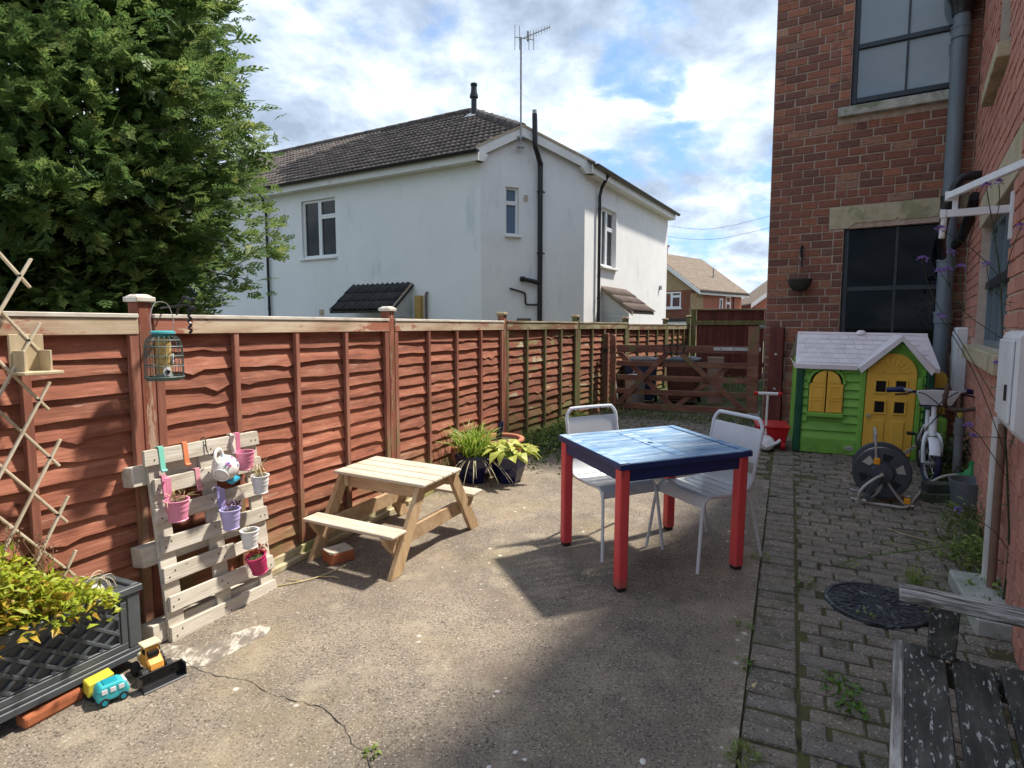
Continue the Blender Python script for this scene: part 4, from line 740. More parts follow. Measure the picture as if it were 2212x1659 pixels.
# ------------------------------------------------------------------ playhouse
M_pg = mat('green_play_plastic', [(.3, (.17, .42, .06)), (.5, (.22, .50, .08)), (.7, (.27, .56, .10))], scale=3, rough=.5, bump=.06, bscale=60, over=[dict(col=(.10, .22, .03), scale=5, lo=.62, hi=.74, amt=.5), dict(col=(.10, .15, .03), scale=6, lo=.45, hi=.62, amt=.6, axis=((0, 0, 1), .22, .0))])
M_pdg = paint('dark_green_plastic', (.012, .085, .045), .2, .5); M_py = mat('yellow_play_plastic', [(.3, (.78, .44, .06)), (.7, (.88, .54, .09))], scale=4, rough=.45, bump=.05, over=[dict(col=(.55, .25, .03), scale=5, lo=.64, hi=.74, amt=.4)])
M_proof = mat('faded_lilac_roof', [(.3, (.74, .67, .69)), (.5, (.81, .74, .76)), (.7, (.84, .79, .80))], scale=4, rough=.6, bump=.1, bscale=50, rand=.05, over=[dict(col=(.50, .42, .47), scale=6, lo=.6, hi=.72, amt=.5)])
M_dark = paint('dark_interior', (.012, .008, .008), .1, .9)
PW, PD, PE = 1.21, .86, .95
ph = thing('playhouse', 'green plastic playhouse with yellow door and faded lilac roof', 'playhouse', GM(3.03, 6.53, -20.8))
# local: x along front 0..PW, y back, z up
def archpts(cx, w, z0, zs, n=12): return [(cx-w/2, z0), (cx+w/2, z0)]+[(cx+w/2*math.cos(math.pi*k/n), zs+w/2*math.sin(math.pi*k/n)) for k in range(n+1)]
fw = part('front_wall', M_pg, ph, MB().cbox(.0, PW, .03, .06, 0, PE).prism([(.62, PE), (PW-.02, PE), (.92, 1.20)], .03, .06))
for z in (.10,): pass
zl_ = [.16+.088*k for k in range(9)]
for k, z in enumerate([.0]+zl_):
    h = .155 if k == 0 else .08
    if k == 0: part('siding', M_pg, ph, MB().box((.305, .012, .085), (.555, .045, .165)), bevel=.006)
    else:
        m = MB(); yb, yt = -.006, .022; x0, x1 = .055, .585
        if .33 < z < .90: segs = ((x0, .105), (.44, x1)) if z < .80 else ((x0, .14), (.405, x1))
        else: segs = ((x0, x1),)
        for a, b in segs: part('siding', M_pg, ph, MB().prism([(yb, z), (.035, z), (.035, z+h), (yt, z+h)], a, b, Matrix(((0, 1, 0, 0), (1, 0, 0, 0), (0, 0, 1, 0), (0, 0, 0, 1)))))
for k in range(10): part('quoin', M_pg, ph, MB().box((1.15, .02, .10+.088*k), (.05, .035, .066)), bevel=.006)
part('door_surround', M_pg, ph, MB().box((.605, .012, .47), (.05, .06, .94)).box((1.105, .012, .42), (.045, .06, .84)).prism([(.60, .90), (.66, .93), (.90, 1.16), (1.13, .94), (1.16, .95), (.905, 1.20)], -.015, .045), bevel=.006)
for x in (.02, PW-.02): part('corner_post', M_pdg, ph, MB().box((x, .02, .475), (.07, .10, .95)), bevel=.015, seg=2)
dr = part('door', M_py, ph, MB().prism(archpts(.857, .44, .03, .86), -.012, .02), bevel=.006)
for k, (cx, cz) in enumerate(((.765, .74), (.94, .745), (.765, .53), (.94, .53))):
    m = MB(); frame_rect(m, cx-.062, cx+.062, cz-.075, cz+.075, .018, -.026, -.012); m.build('window_frame', M_py, dr, bevel=.003); MB().box((cx, -.014, cz), (.09, .006, .11)).build('pane', M_dark, dr)
for cx in (.765, .94): MB().box((cx, -.018, .245), (.115, .014, .30), taper=(1, 1)).build('door_panel', M_py, dr, bevel=.006)
for k in range(9):
    a0 = math.pi*(k+.12)/9; a1 = math.pi*(k+.88)/9; MB().prism([(.857+.07*math.cos(a0), .875+.07*math.sin(a0)), (.857+.165*math.cos(a0), .875+.165*math.sin(a0)), (.857+.165*math.cos(a1), .875+.165*math.sin(a1)), (.857+.07*math.cos(a1), .875+.07*math.sin(a1))], -.02, -.012).build('sunburst_ray', M_py, dr, bevel=.002)
MB().prism([(.857+.055*math.cos(math.pi*k/8), .875+.055*math.sin(math.pi*k/8)) for k in range(9)], -.021, -.012).build('sunburst_hub', M_py, dr); MB().lathe([(.012, 0), (.012, .02), (.022, .03), (.022, .045), (.008, .052)], 12, T(.668, -.012, .44) @ RX(90)).build('door_knob', M_stone, dr, smooth=True)
WX, WH = .272, .158
for s_ in (-1, 1):
    n = 10; pts = [(WX+s_*.006, .44), (WX+s_*WH, .44), (WX+s_*WH, .74)]+[(WX+s_*(.006+(WH-.03)*math.cos(math.pi/2*k/n)), .742+.14*math.sin(math.pi/2*k/n)) for k in range(n+1)]
    sh = part('shutter', M_py, ph, MB().prism(pts, -.03, -.008), bevel=.004); xc = WX+s_*(.012+(WH-.012)/2)
    for z in (.515, .66): m = MB(); frame_rect(m, xc-.058, xc+.058, z-.062, z+.062, .009, -.036, -.03); m.build('moulding', M_py, sh)
    MB().prism([(WX+s_*(.018+(WH-.055)*math.cos(math.pi/2*k/n)), .755+.11*math.sin(math.pi/2*k/n)) for k in range(n+1)]+[(WX+s_*.018, .755)], -.036, -.03).build('moulding', M_py, sh)
part('window_arch', M_pg, ph, MB().tube([(WX+(WH+.012)*math.cos(math.pi*k/14), -.006, .745+.165*math.sin(math.pi*k/14)) for k in range(15)], .016, 6), smooth=True); part('window_sill', M_pg, ph, MB().box((WX, -.022, .415), (2*WH+.03, .06, .045)), bevel=.008); part('window_void', M_dark, ph, MB().box((WX, -.001, .64), (.29, .01, .42)))
part('badge', M_wpipe, ph, MB().lathe([(.042, 0), (.042, .006), (.036, .008)], 20, T(.52, -.012, .075) @ RX(90) @ Matrix.Diagonal((1, .55, 1, 1))), smooth=True)
M_ink = paint('grey_print', (.22, .22, .22), .1, .6)
for k in range(9): part('badge_print', M_ink, ph, MB().box((.492+.007*k, -.0212, .075+(.003 if k % 3 else 0)), (.0045, .001, .016 if k % 3 else .024)))
part('side_wall', M_pg, ph, MB().cbox(PW-.04, PW-.01, .06, PD, 0, PE).prism([(.06, PE), (PD, PE), (PD/2, 1.18)], PW-.04, PW-.01, Matrix(((0, 1, 0, 0), (1, 0, 0, 0), (0, 0, 1, 0), (0, 0, 0, 1)))))
part('side_wall', M_pg, ph, MB().cbox(.01, .04, .06, PD, 0, PE)); part('back_wall', M_pg, ph, MB().cbox(0, PW, PD-.03, PD, 0, PE))
part('side_shutter', M_py, ph, MB().prism(archpts(0, .20, .42, .78, 8), -.02, 0, T(PW+.13, .40, 0) @ RZ(8)), bevel=.004); part('side_shelf', M_pg, ph, MB().box((PW+.09, .35, .22), (.2, .5, .42)), bevel=.03, seg=2)
# roof : two slopes with moulded shingles, cross gable over the door
RH, RE, RYE = 1.245, .945, -.055
def rz_(y): return RE+(RH-RE)*(y-RYE)/(PD/2-RYE)
rf = part('roof', M_proof, ph, MB().add([(-.04, RYE, RE), (.54, RYE, RE), (.92, PD/2-.05, RH-.035), (1.20, RYE, RE), (PW+.04, RYE, RE), (PW+.02, PD/2, RH), (.0, PD/2, RH), (PW+.04, PD+.055, RE), (-.04, PD+.055, RE)] + [(-.04, RYE, RE-.045), (.54, RYE, RE-.045), (1.20, RYE, RE-.045), (PW+.04, RYE, RE-.045)], [(0, 1, 2, 6), (2, 3, 4, 5), (6, 2, 5), (5, 7, 8, 6), (9, 10, 1, 0), (11, 12, 4, 3), (4, 12, 7), (0, 8, 9)]))
gp = (.905, -.10, 1.262); gl_, gr_ = (.54, -.095, RE-.02), (1.205, -.095, RE-.02)
part('gable_roof', M_proof, ph, MB().add([gl_, gp, (.905, PD/2-.03, 1.245), (.54, RYE+.0, RE+.008), (gl_[0]+.03, gl_[1], gl_[2]-.05), (.905, gp[1], gp[2]-.055)], [(0, 1, 2, 3), (0, 4, 5, 1), (4, 0, 3)])); part('gable_roof', M_proof, ph, MB().add([gr_, gp, (.905, PD/2-.03, 1.245), (1.205, RYE, RE+.008), (gr_[0]-.03, gr_[1], gr_[2]-.05), (.905, gp[1], gp[2]-.055)], [(3, 2, 1, 0), (1, 5, 4, 0), (3, 0, 4)]))
sa = math.atan2(RH-RE, PD/2-RYE)
rr = random.Random(4); shm = {}
for r_ in range(6):
    y = RYE+.02+r_*.072; x = -.01+(.05 if r_ % 2 else 0)
    while x < PW-.05:
        wd = rr.choice((.085, .10, .115)); t = (y+.035-RYE)/(PD/2-.05-RYE); xl = .54+.38*t; xr = 1.20-.28*t; zz_ = rz_(y+.035)
        if (x+wd < xl-.01 or x > xr+.01) and x+wd < PW+.02:
            if wd not in shm: mm = MB().box((0, 0, 0), (wd-.008, .068, .008), taper=(.94, .92)); me = bpy.data.meshes.new('shingle'); me.from_pydata(mm.v, [], mm.f); me.materials.append(M_proof); shm[wd] = me
            o = bpy.data.objects.new('shingle', shm[wd]); COL.objects.link(o); o.parent = rf; o.matrix_local = T(x+wd/2, y+.035, zz_+.004) @ Matrix.Rotation(sa, 4, 'X')
        x += wd
part('ridge_cap', M_proof, ph, MB().tube([(.0, PD/2, RH-.005), (PW+.02, PD/2, RH-.005)], .022, 8).lathe([(.05, 0), (.04, .03), (.02, .04)], 12, T(.62, PD/2, RH)), smooth=True)
# ------------------------------------------------------------------ red toy trolley
M_red = paint('red_toy_plastic', (.50, .012, .015), .15, .4); M_rwhite = paint('white_toy_plastic', (.75, .74, .74), .05, .4)
tr = thing('toy_trolley', 'small red toy trolley with white push handle beside the playhouse', 'trolley', GM(2.83, 6.72, -15)); part('tub', M_red, tr, MB().box((.03, .02, .16), (.26, .3, .17), taper=(1.2, 1.15)).box((.03, .02, .25), (.34, .38, .025)), bevel=.012, seg=2)
part('handle_pole', M_rwhite, tr, MB().tube([(-.05, -.15, .10), (-.045, -.12, .60)], .012, 8), smooth=True); part('handle_bar', M_rwhite, tr, MB().tube([(-.175, -.12, .61), (.09, -.12, .61)], .018, 10), smooth=True)
for s_ in (-1, 1): part('grip', M_red, tr, MB().tube([(-.045+s_*.10, -.12, .61), (-.045+s_*.14, -.12, .61)], .021, 10), smooth=True)
part('front_fairing', M_rwhite, tr, MB().lathe([(.0, .05), (.06, .04), (.085, .0), (.07, -.03)], 14, T(-.04, -.2, .09) @ RX(60)).tube([(-.12, -.22, .1), (-.05, -.25, .05), (.06, -.23, .1), (.09, -.22, .13)], .018, 8), smooth=True)
for x in (-.12, .13):
    for y in (-.12, .14): part('wheel', M_red, tr, MB().tube([(x-.02, y, .045), (x+.02, y, .045)], .045, 14), smooth=True)
# ------------------------------------------------------------------ hose reel and hose
M_reel = paint('slate_grey_plastic', (.055, .062, .072), .15, .45); M_hose = mat('grey_hose', [(.3, (.38, .36, .33)), (.7, (.50, .48, .44))], scale=12, rough=.45, bump=.05, over=[dict(col=(.2, .18, .15), scale=5, lo=.55, hi=.7, amt=.5)]); M_org = paint('orange_clip', (.80, .32, .02), .1, .4); M_silver = paint('brushed_tube', (.50, .50, .50), .15, .35, .02, metal=.5)
HRM = GM(3.0, 4.93, -28) @ Matrix.Diagonal((.88, .88, .88, 1)); hr = thing('hose_reel', 'dark grey garden hose reel with chrome handle in front of the playhouse', 'hose reel', HRM); RC = Vector((0, 0, .275)); r0 = .225
# reel axis along local y ; front disc at y=-.11
def ringdisc(y, r): return MB().lathe([(.06, -.012), (r-.02, -.012), (r, -.004), (r, .012), (r-.02, .014), (.06, .014)], 36, T(0, y, RC.z) @ RX(90))
for y in (-.13, .13):
    dsk = part('side_disc', M_reel, hr, ringdisc(y, r0), smooth=True)
    for k in range(6):
        a = math.pi*2*k/6+.3; MB().prism([(.118*math.cos(a-.2), RC.z+.118*math.sin(a-.2)), (.185*math.cos(a-.24), RC.z+.185*math.sin(a-.24)), (.185*math.cos(a+.24), RC.z+.185*math.sin(a+.24)), (.118*math.cos(a+.2), RC.z+.118*math.sin(a+.2))], y-.017, y-.0125).build('cutout', M_blackp if (k % 2) else M_hose, dsk, bevel=.004)
    MB().tube([(r0*math.cos(t), y, RC.z+r0*math.sin(t)) for t in np.linspace(0, 2*math.pi, 40, endpoint=False)], .012, 6, closed=True).build('rim', M_reel, dsk, smooth=True)
part('hub', M_reel, hr, MB().lathe([(.0, -.185), (.085, -.18), (.10, -.15), (.10, .15)], 24, T(0, 0, RC.z) @ RX(-90)) , smooth=True); part('crank', M_reel, hr, MB().bar((0, -.175, RC.z), (-.10, -.2, RC.z-.2), .05, .03, up=(0, 1, 0)).tube([(-.10, -.2, RC.z-.2), (-.10, -.30, RC.z-.2)], .026, 10), bevel=.006)
m = MB(); 
for lay, (rr_, n_) in enumerate(((.165, 8), (.187, 8))):
    pts = [];
    for k in range(n_*24+1): t = 2*math.pi*k/24; pts.append((rr_*math.cos(t), -.10+.2*(k/(n_*24)), RC.z+rr_*math.sin(t)))
    m.tube(pts, .0125, 6)
part('wound_hose', M_hose, hr, m, smooth='all')
fr = MB()
for y in (-.15, .15):
    fr.tube(spline([(-.23, y, .012), (-.1, y, .012), (.0, y, .14), (.0, y, RC.z)], 5), .011, 8); fr.tube(spline([(.0, y, RC.z), (.12, y, .10), (.2, y, .012), (.26, y, .012)], 5), .011, 8)
part('stand', M_silver, hr, fr, smooth=True); part('push_handle', M_silver, hr, MB().tube(spline([(-.05, -.15, RC.z+.12), (-.07, -.15, RC.z+.32), (-.07, -.13, RC.z+.36), (-.07, .13, RC.z+.36), (-.07, .15, RC.z+.32), (-.05, .15, RC.z+.1)], 5), .011, 8), smooth=True)
for y in (-.15, .15): part('clip', M_org, hr, MB().box((-.045, y, RC.z+.11), (.05, .04, .06)), bevel=.006)
part('clip', M_org, hr, MB().box((.21, -.15, .05), (.05, .045, .05)), bevel=.006); part('brass_connector', M_stone, hr, MB().tube([(0, -.185, RC.z), (0, -.215, RC.z)], .016, 8))
hs = [HRM @ Vector(p) for p in ((0, -.215, RC.z), (-.06, -.26, RC.z-.03), (-.15, -.30, RC.z-.12), (-.17, -.28, .05), (-.10, -.24, .015), (.05, -.24, .014), (.2, -.22, .014))]
def G3(x, y, z): return Vector((x, y, gz(y)+z))
hs += [G3(3.25, 4.86, .016), G3(3.36, 4.95, .05), G3(3.48, 5.0, .12), G3(3.6, 5.0, .17), G3(3.75, 4.98, .18), G3(3.9, 4.98, .2)]
tag(MB().tube(spline(hs, 7), .0115, 8).build('garden_hose', M_hose, smooth='all'), 'loose grey hose trailing from the reel towards the bucket', 'hose')
# ------------------------------------------------------------------ child's bicycle
M_bwht = paint('white_bike_paint', (.74, .75, .78), .05, .25, .0); M_bblu = paint('dark_blue_rubber', (.012, .016, .05), .2, .5); M_tyre = paint('black_tyre', (.02, .02, .022), .2, .7); M_bnav = paint('navy_bike_paint', (.015, .02, .09), .2, .3)
bkM = GM(3.66, 5.30, 0); bi = thing('childs_bicycle', 'small white and blue childs bicycle with number plate beside the playhouse', 'bicycle', bkM @ RZ(62) @ Matrix.Diagonal((1.18, 1.18, 1.18, 1))); wr = .165
# local: x forward negative -> front wheel at origin, rear at +x
def wheel(x, steer):
    Mw = T(x, 0, wr) @ RZ(steer); w_ = part('wheel', M_silver, bi, MB().tube([(math.cos(t)*.128, 0, math.sin(t)*.128) for t in np.linspace(0, 2*math.pi, 28, endpoint=False)], .008, 6, closed=True).tube([(0, -.04, 0), (0, .04, 0)], .016, 8), smooth=True, M=Mw)
    MB().tube([(math.cos(t)*.147, 0, math.sin(t)*.147) for t in np.linspace(0, 2*math.pi, 32, endpoint=False)], .024, 8, closed=True).build('tyre', M_tyre if x else M_bblu, w_, smooth='all')
    for k in range(10): a = math.pi*2*k/10; MB().tube([(0, .015*(-1)**k, 0), (math.cos(a)*.128, 0, math.sin(a)*.128)], .0015, 4).build('spoke', M_silver, w_)
wheel(0, 12); wheel(.58, 0)
part('fork', M_bwht, bi, MB().tube(spline([(0, -.05, wr), (.015, -.055, .30), (.05, -.04, .37), (.06, 0, .385)], 5), .013, 8).tube(spline([(0, .05, wr), (.015, .055, .30), (.05, .04, .37), (.06, 0, .385)], 5), .013, 8), smooth=True)
part('mudguard', M_bwht, bi, MB().tube([(math.cos(t)*.185, 0, wr+math.sin(t)*.185) for t in np.linspace(R(15), R(150), 14)], .034, 8, flat=.35), smooth=True); part('head_tube', M_bwht, bi, MB().tube([(.055, 0, .36), (.085, 0, .50)], .026, 10).tube([(.085, 0, .50), (.10, 0, .60)], .016, 8), smooth=True)
part('frame', M_bwht, bi, MB().tube([(.07, 0, .44), (.36, 0, .22)], .022, 8).tube([(.075, 0, .47), (.38, 0, .36)], .016, 8).tube([(.36, 0, .22), (.42, 0, .50)], .016, 8).tube([(.36, -.04, .22), (.58, -.05, wr)], .01, 6).tube([(.36, .04, .22), (.58, .05, wr)], .01, 6).tube([(.40, -.02, .38), (.58, -.05, wr)], .008, 6).tube([(.40, .02, .38), (.58, .05, wr)], .008, 6), smooth=True)
hbm = T(.095, 0, .60) @ RZ(12); part('handlebar', M_silver, bi, MB().tube(spline([(.05, -.29, .085), (.03, -.2, .095), (-.0, -.09, .06), (0, 0, .0), (0, .09, .06), (.03, .2, .095), (.05, .29, .085)], 6), .012, 8), smooth=True, M=hbm)
for s_ in (-1, 1): part('grip', M_bnav, bi, MB().tube([(.035, s_*.2, .095), (.055, s_*.31, .082)], .02, 10), smooth=True, M=hbm); part('brake_lever', M_blackp, bi, MB().tube([(.0, s_*.13, .09), (-.03, s_*.2, .07), (-.02, s_*.27, .06)], .007, 6), smooth=True, M=hbm)
part('number_plate', M_bwht, bi, MB().prism([(-.10, -.02), (.10, -.02), (.145, .09), (.05, .10), (-.05, .10), (-.145, .09)], -.008, .0, RZ(90)), M=hbm @ T(-.04, 0, .01) @ RY(-12), bevel=.004)
part('plate_stripe', M_bnav, bi, MB().prism([(-.11, -.03), (.11, -.03), (.105, -.012), (-.105, -.012)], -.012, -.008, RZ(90)).prism([(-.10, .03), (.10, .03), (.10, .037), (-.10, .037)], -.010, -.008, RZ(90)), M=hbm @ T(-.04, 0, .01) @ RY(-12)); part('bar_pad', M_blackp, bi, MB().tube([(0, -.07, .095), (0, .07, .095)], .022, 8), M=hbm)
part('brake_cable', M_blackp, bi, MB().tube(spline([(-.0, .14, .08), (-.12, .10, .08), (-.14, .0, -.02), (-.06, .02, -.12), (.03, .04, -.22)], 6), .004, 5).tube(spline([(-.0, -.14, .08), (-.10, -.10, .1), (-.11, 0, .02), (0, -.03, -.1), (.12, -.04, -.2)], 6), .004, 5), M=hbm)
part('saddle', M_bblu, bi, MB().lathe([(.0, .035), (.05, .03), (.075, .0), (.0, -.015)], 12, T(.44, 0, .53) @ Matrix.Diagonal((1.5, .85, 1, 1))), smooth=True); part('crank', M_blackp, bi, MB().tube([(.36, -.06, .22), (.36, .06, .22)], .035, 12).bar((.36, -.065, .22), (.30, -.065, .14), .012, .02).bar((.36, .065, .22), (.42, .065, .30), .012, .02).box((.30, -.10, .14), (.05, .06, .02)).box((.42, .10, .30), (.05, .06, .02)))
for s_ in (-1, 1):
    st_ = part('stabiliser', M_silver, bi, MB().bar((.58, s_*.05, wr), (.56, s_*.16, .06), .012, .02)); MB().tube([(.56, s_*.16, .045), (.56, s_*.185, .045)], .045, 12).build('stabiliser_wheel', M_tyre, st_)
# ------------------------------------------------------------------ bucket, can, edging blocks
M_bkt = mat('grey_bucket', [(.3, (.10, .115, .13)), (.7, (.15, .165, .18))], scale=6, rough=.45, bump=.05)
bu = thing('bucket', 'grey plastic bucket standing by the brick wall', 'bucket', GM(3.50, 4.63, 0)); part('body', M_bkt, bu, MB().lathe([(.0, .0), (.098, .0), (.102, .01), (.128, .225), (.133, .225), (.135, .245), (.124, .245), (.098, .02), (0, .02)], 28, cap=(False, False)), smooth=True); part('handle', M_galv, bu, MB().tube(spline([(.13, -.02, .215), (.14, -.07, .15), (.10, -.14, .10), (.0, -.16, .08), (-.08, -.14, .1)], 5), .004, 6).tube([(.128, 0, .2), (.142, 0, .2)], .014, 8), smooth=True)
M_grn = paint('green_plastic', (.012, .22, .05), .15, .35); wc = thing('weedkiller_can', 'green plastic spray container with label behind the bucket', 'container', GM(3.74, 4.93, -25))
part('body', M_grn, wc, MB().lathe([(.0, 0), (.075, .0), (.08, .01), (.08, .14), (.072, .19), (.045, .23), (.026, .25), (.024, .31), (.0, .31)], 20, Matrix.Diagonal((1, .7, 1, 1)), cap=(False, False)), smooth=True); part('handle', M_grn, wc, MB().tube(spline([(-.06, 0, .2), (-.10, 0, .17), (-.105, 0, .11), (-.07, 0, .08)], 5), .012, 8), smooth=True); part('label', M_rwhite, wc, MB().cbox(.005, .065, -.062, -.052, .05, .15)); part('label_stripe', M_red, wc, MB().cbox(.006, .064, -.064, -.062, .125, .15))
for k in range(4): part('label_print', M_ink, wc, MB().cbox(.012, .058-.01*(k % 2), -.0645, -.062, .06+.015*k, .066+.015*k))
M_blk = mat('dark_engineering_block', [(.3, (.03, .032, .03)), (.7, (.075, .075, .065))], scale=8, rough=.9, bump=.4, over=[dict(col=(.06, .08, .03), scale=5, lo=.5, hi=.62, amt=.7)])
for i, (x, y, z, lab) in enumerate(((3.42, 4.86, .035, 'left dark block of the low edging by the bucket'), (3.60, 4.80, .035, 'dark edging block half hidden behind the bucket'), (3.45, 4.90, .105, 'dark block lying on top of the low edging'))): tag(MB().box((0, 0, 0), (.20, .10, .07)).build('edging_block', M_blk, bevel=.006, M=GM(x, y, -20+8*i, z)), lab, 'block', 'edging blocks by the bucket')
# ------------------------------------------------------------------ painted table
M_ttop = mat('worn_blue_table_top', [(.28, (.045, .12, .28)), (.42, (.12, .24, .41)), (.55, (.24, .36, .50)), (.70, (.48, .55, .58))], scale=9, stretch=(.35, 2.2, 1), rough=.58, bump=.4, bscale=30, bstretch=(.2, 4, 1), rand=.12, nrough=.7, over=[dict(col=(.52, .50, .40), scale=7, stretch=(.5, 2.5, 1), lo=.58, hi=.68, amt=.65, detail=8), dict(col=(.03, .06, .18), scale=12, stretch=(.5, 2, 1), lo=.62, hi=.70, amt=.6)])
M_navy = mat('navy_table_paint', [(.3, (.010, .022, .095)), (.7, (.018, .036, .14))], scale=6, rough=.4, bump=.08, over=[dict(col=(.10, .14, .25), scale=14, lo=.66, hi=.74, amt=.4)]); M_tred = mat('red_table_paint', [(.3, (.62, .055, .065)), (.7, (.74, .09, .09))], scale=5, rough=.42, bump=.15, bscale=30, bstretch=(3, 3, .2), stretch=(1, 1, .3), over=[dict(col=(.20, .05, .04), scale=9, stretch=(2, 2, .5), lo=.64, hi=.72, amt=.7), dict(col=(.30, .12, .09), scale=6, lo=.42, hi=.6, amt=.7, axis=((0, 0, 1), .12, .01)), dict(col=(.70, .25, .22), scale=14, stretch=(3, 3, .2), lo=.62, hi=.7, amt=.4)]); M_foot = paint('black_foot', (.015, .015, .015), .1, .6)
TX, TY, TH = .885, .775, .74
tb = thing('garden_table', 'square garden table with worn blue top and red legs', 'table', GM(.855, 3.785, 20.8))
for sx in (-1, 1):
    for sy in (-1, 1):
        lg = part('leg', M_tred, tb, MB().box((sx*(TX/2-.042), sy*(TY/2-.042), .36), (.062, .062, .68)), bevel=.010, seg=2); MB().box((sx*(TX/2-.042), sy*(TY/2-.042), .011), (.05, .05, .022)).build('foot', M_foot, lg, bevel=.004)
for s_ in (-1, 1): part('apron', M_navy, tb, MB().box((0, s_*(TY/2-.035), .665), (TX-.135, .024, .075)), bevel=.003); part('apron', M_navy, tb, MB().box((s_*(TX/2-.035), 0, .665), (.024, TY-.135, .075)), bevel=.003)
zt = TH-.018
for s_ in (-1, 1): part('frame_rail', M_navy, tb, MB().box((s_*(TX/2-.028), 0, zt-.003), (.056, TY, .034)), bevel=.004); part('frame_rail', M_ttop, tb, MB().box((0, s_*(TY/2-.024), zt), (TX-.114, .046, .034)), bevel=.003)
for s_ in (-1, 1): part('frame_top', M_ttop, tb, MB().box((s_*(TX/2-.028), 0, zt+.0165), (.05, TY-.006, .004)), bevel=.001); part('edge_band', M_navy, tb, MB().box((0, s_*(TY/2+.001), zt-.004), (TX, .006, .030)))
m = MB(); n = 20; hw = .045
part('centre_rail', M_ttop, tb, MB().box((0, .19, zt), (.085, .29, .03)).box((0, -.19, zt), (.085, .29, .03)), bevel=.003)
ring = MB(); ro = [(hw*.95*sx, hw*sy) for sx, sy in ((-1, -1), (1, -1), (1, 1), (-1, 1))]
for k in range(24): a = 2*math.pi*k/24; ring.v.append((.02*math.cos(a), .02*math.sin(a), zt+.015))
for k in range(24): a = 2*math.pi*k/24+0; c_, s_ = math.cos(a), math.sin(a); q = .0425/max(abs(c_), abs(s_)*.0425/.045); ring.v.append((max(-.0425, min(.0425, q*c_)), max(-.045, min(.045, q*s_)), zt+.015))
for k in range(24): a = 2*math.pi*k/24; ring.v.append((.02*math.cos(a), .02*math.sin(a), zt-.02))
for k in range(24): l = (k+1) % 24; ring.f += [(k, 24+k, 24+l, l), (k, l, 48+l, 48+k)]
part('parasol_hole', M_ttop, tb, ring)
np_ = 9; pw = (TY-.096)/np_
for s_ in (-1, 1):
    for k in range(np_): part('plank', M_ttop, tb, MB().box((s_*(.044+.1715), -TY/2+.048+pw*(k+.5), zt-.001), (.338, pw-.005, .03)), bevel=.003)
# ------------------------------------------------------------------ metal chairs
M_chair = mat('pale_grey_enamel', [(.3, (.56, .58, .61)), (.7, (.66, .68, .71))], scale=4, rough=.35, bump=.03, over=[dict(col=(.42, .42, .41), scale=6, lo=.62, hi=.74, amt=.4)])
def chair(x, y, rz, lab):
    o = thing('metal_chair', lab, 'chair', GM(x, y, rz), 'pale metal garden chairs'); w = .20
    # seat slats follow a curve: front edge rolls down (y=-.2), rear sweeps up
    prof = spline([(0, -.215, .385), (0, -.20, .43), (0, -.16, .448), (0, -.05, .44), (0, .09, .44), (0, .155, .455), (0, .195, .505), (0, .205, .535)], 4)
    gaps = [-.215, -.115, -.035, .05, .13, .215]; segs = {}
    seat = MB(); cuts = [i for i, p in enumerate(prof) if False]
    def strip(pa, xw, t=.006):
        m = MB()
        for p in pa:
            for xx in (-xw, xw): m.v += [(xx, p.y, p.z), (xx, p.y, p.z-t)]
        for i in range(len(pa)-1):
            b = 4*i; m.f += [(b, b+2, b+6, b+4), (b+1, b+5, b+7, b+3), (b, b+4, b+5, b+1), (b+2, b+3, b+7, b+6)]
        e = 4*(len(pa)-1); m.f += [(0, 1, 3, 2), (e, e+2, e+3, e+1)]; return m
    fine = spline(prof, 2); n = len(fine); L = [0]
    for i in range(1, n): L.append(L[-1]+(fine[i]-fine[i-1]).length)
    tot = L[-1]; ns = 5; starts = [0, .30, .46, .61, .76]; ends = [.285, .445, .595, .745, 1.0]
    def at_(s):
        s *= tot
        for i in range(1, n):
            if L[i] >= s: t = (s-L[i-1])/(L[i]-L[i-1]+1e-9); return fine[i-1].lerp(fine[i], t)
        return fine[-1]
    for a, b in zip(starts, ends): part('seat_slat', M_chair, o, strip([at_(a+(b-a)*k/8) for k in range(9)], w-.006), smooth=True)
    for s_ in (-1, 1):
        part('side_rail', M_chair, o, MB().tube([(s_*w, p.y, p.z-.008) for p in fine], .0105, 8), smooth=True)
        part('leg', M_chair, o, MB().tube(spline([(s_*w, -.205, .425), (s_*(w+.005), -.225, .36), (s_*(w+.03), -.27, .0)], 5), .0105, 8), smooth=True); part('leg', M_chair, o, MB().tube(spline([(s_*w, .15, .44), (s_*(w+.005), .18, .40), (s_*(w+.03), .27, .0)], 5), .0105, 8), smooth=True)
        part('back_upright', M_chair, o, MB().tube([(s_*w, .20, .52), (s_*(w-.002), .255, .78)], .0105, 8), smooth=True)
    zb = .87; part('back_hoop', M_chair, o, MB().tube(spline([(-w+.002, .25, .76), (-w+.004, .262, .82), (-w+.03, .268, .862), (-w+.07, .27, .872), (w-.07, .27, .872), (w-.03, .268, .862), (w-.004, .262, .82), (w-.002, .25, .76)], 6), .0115, 8), smooth=True)
    part('back_panel', M_chair, o, MB().add([(-w+.005, .213, .60), (w-.005, .213, .60), (w-.007, .258, .81), (-w+.007, .258, .81), (-w+.005, .221, .60), (w-.005, .221, .60), (w-.007, .266, .81), (-w+.007, .266, .81)], [(0, 1, 2, 3), (7, 6, 5, 4), (3, 2, 6, 7), (1, 0, 4, 5), (0, 3, 7, 4), (2, 1, 5, 6)]))
    return o
chair(.66, 4.04, 24, 'pale grey metal chair at the left far side of the table'); chair(1.23, 3.86, -62, 'pale grey metal chair tucked in at the right side of the table')
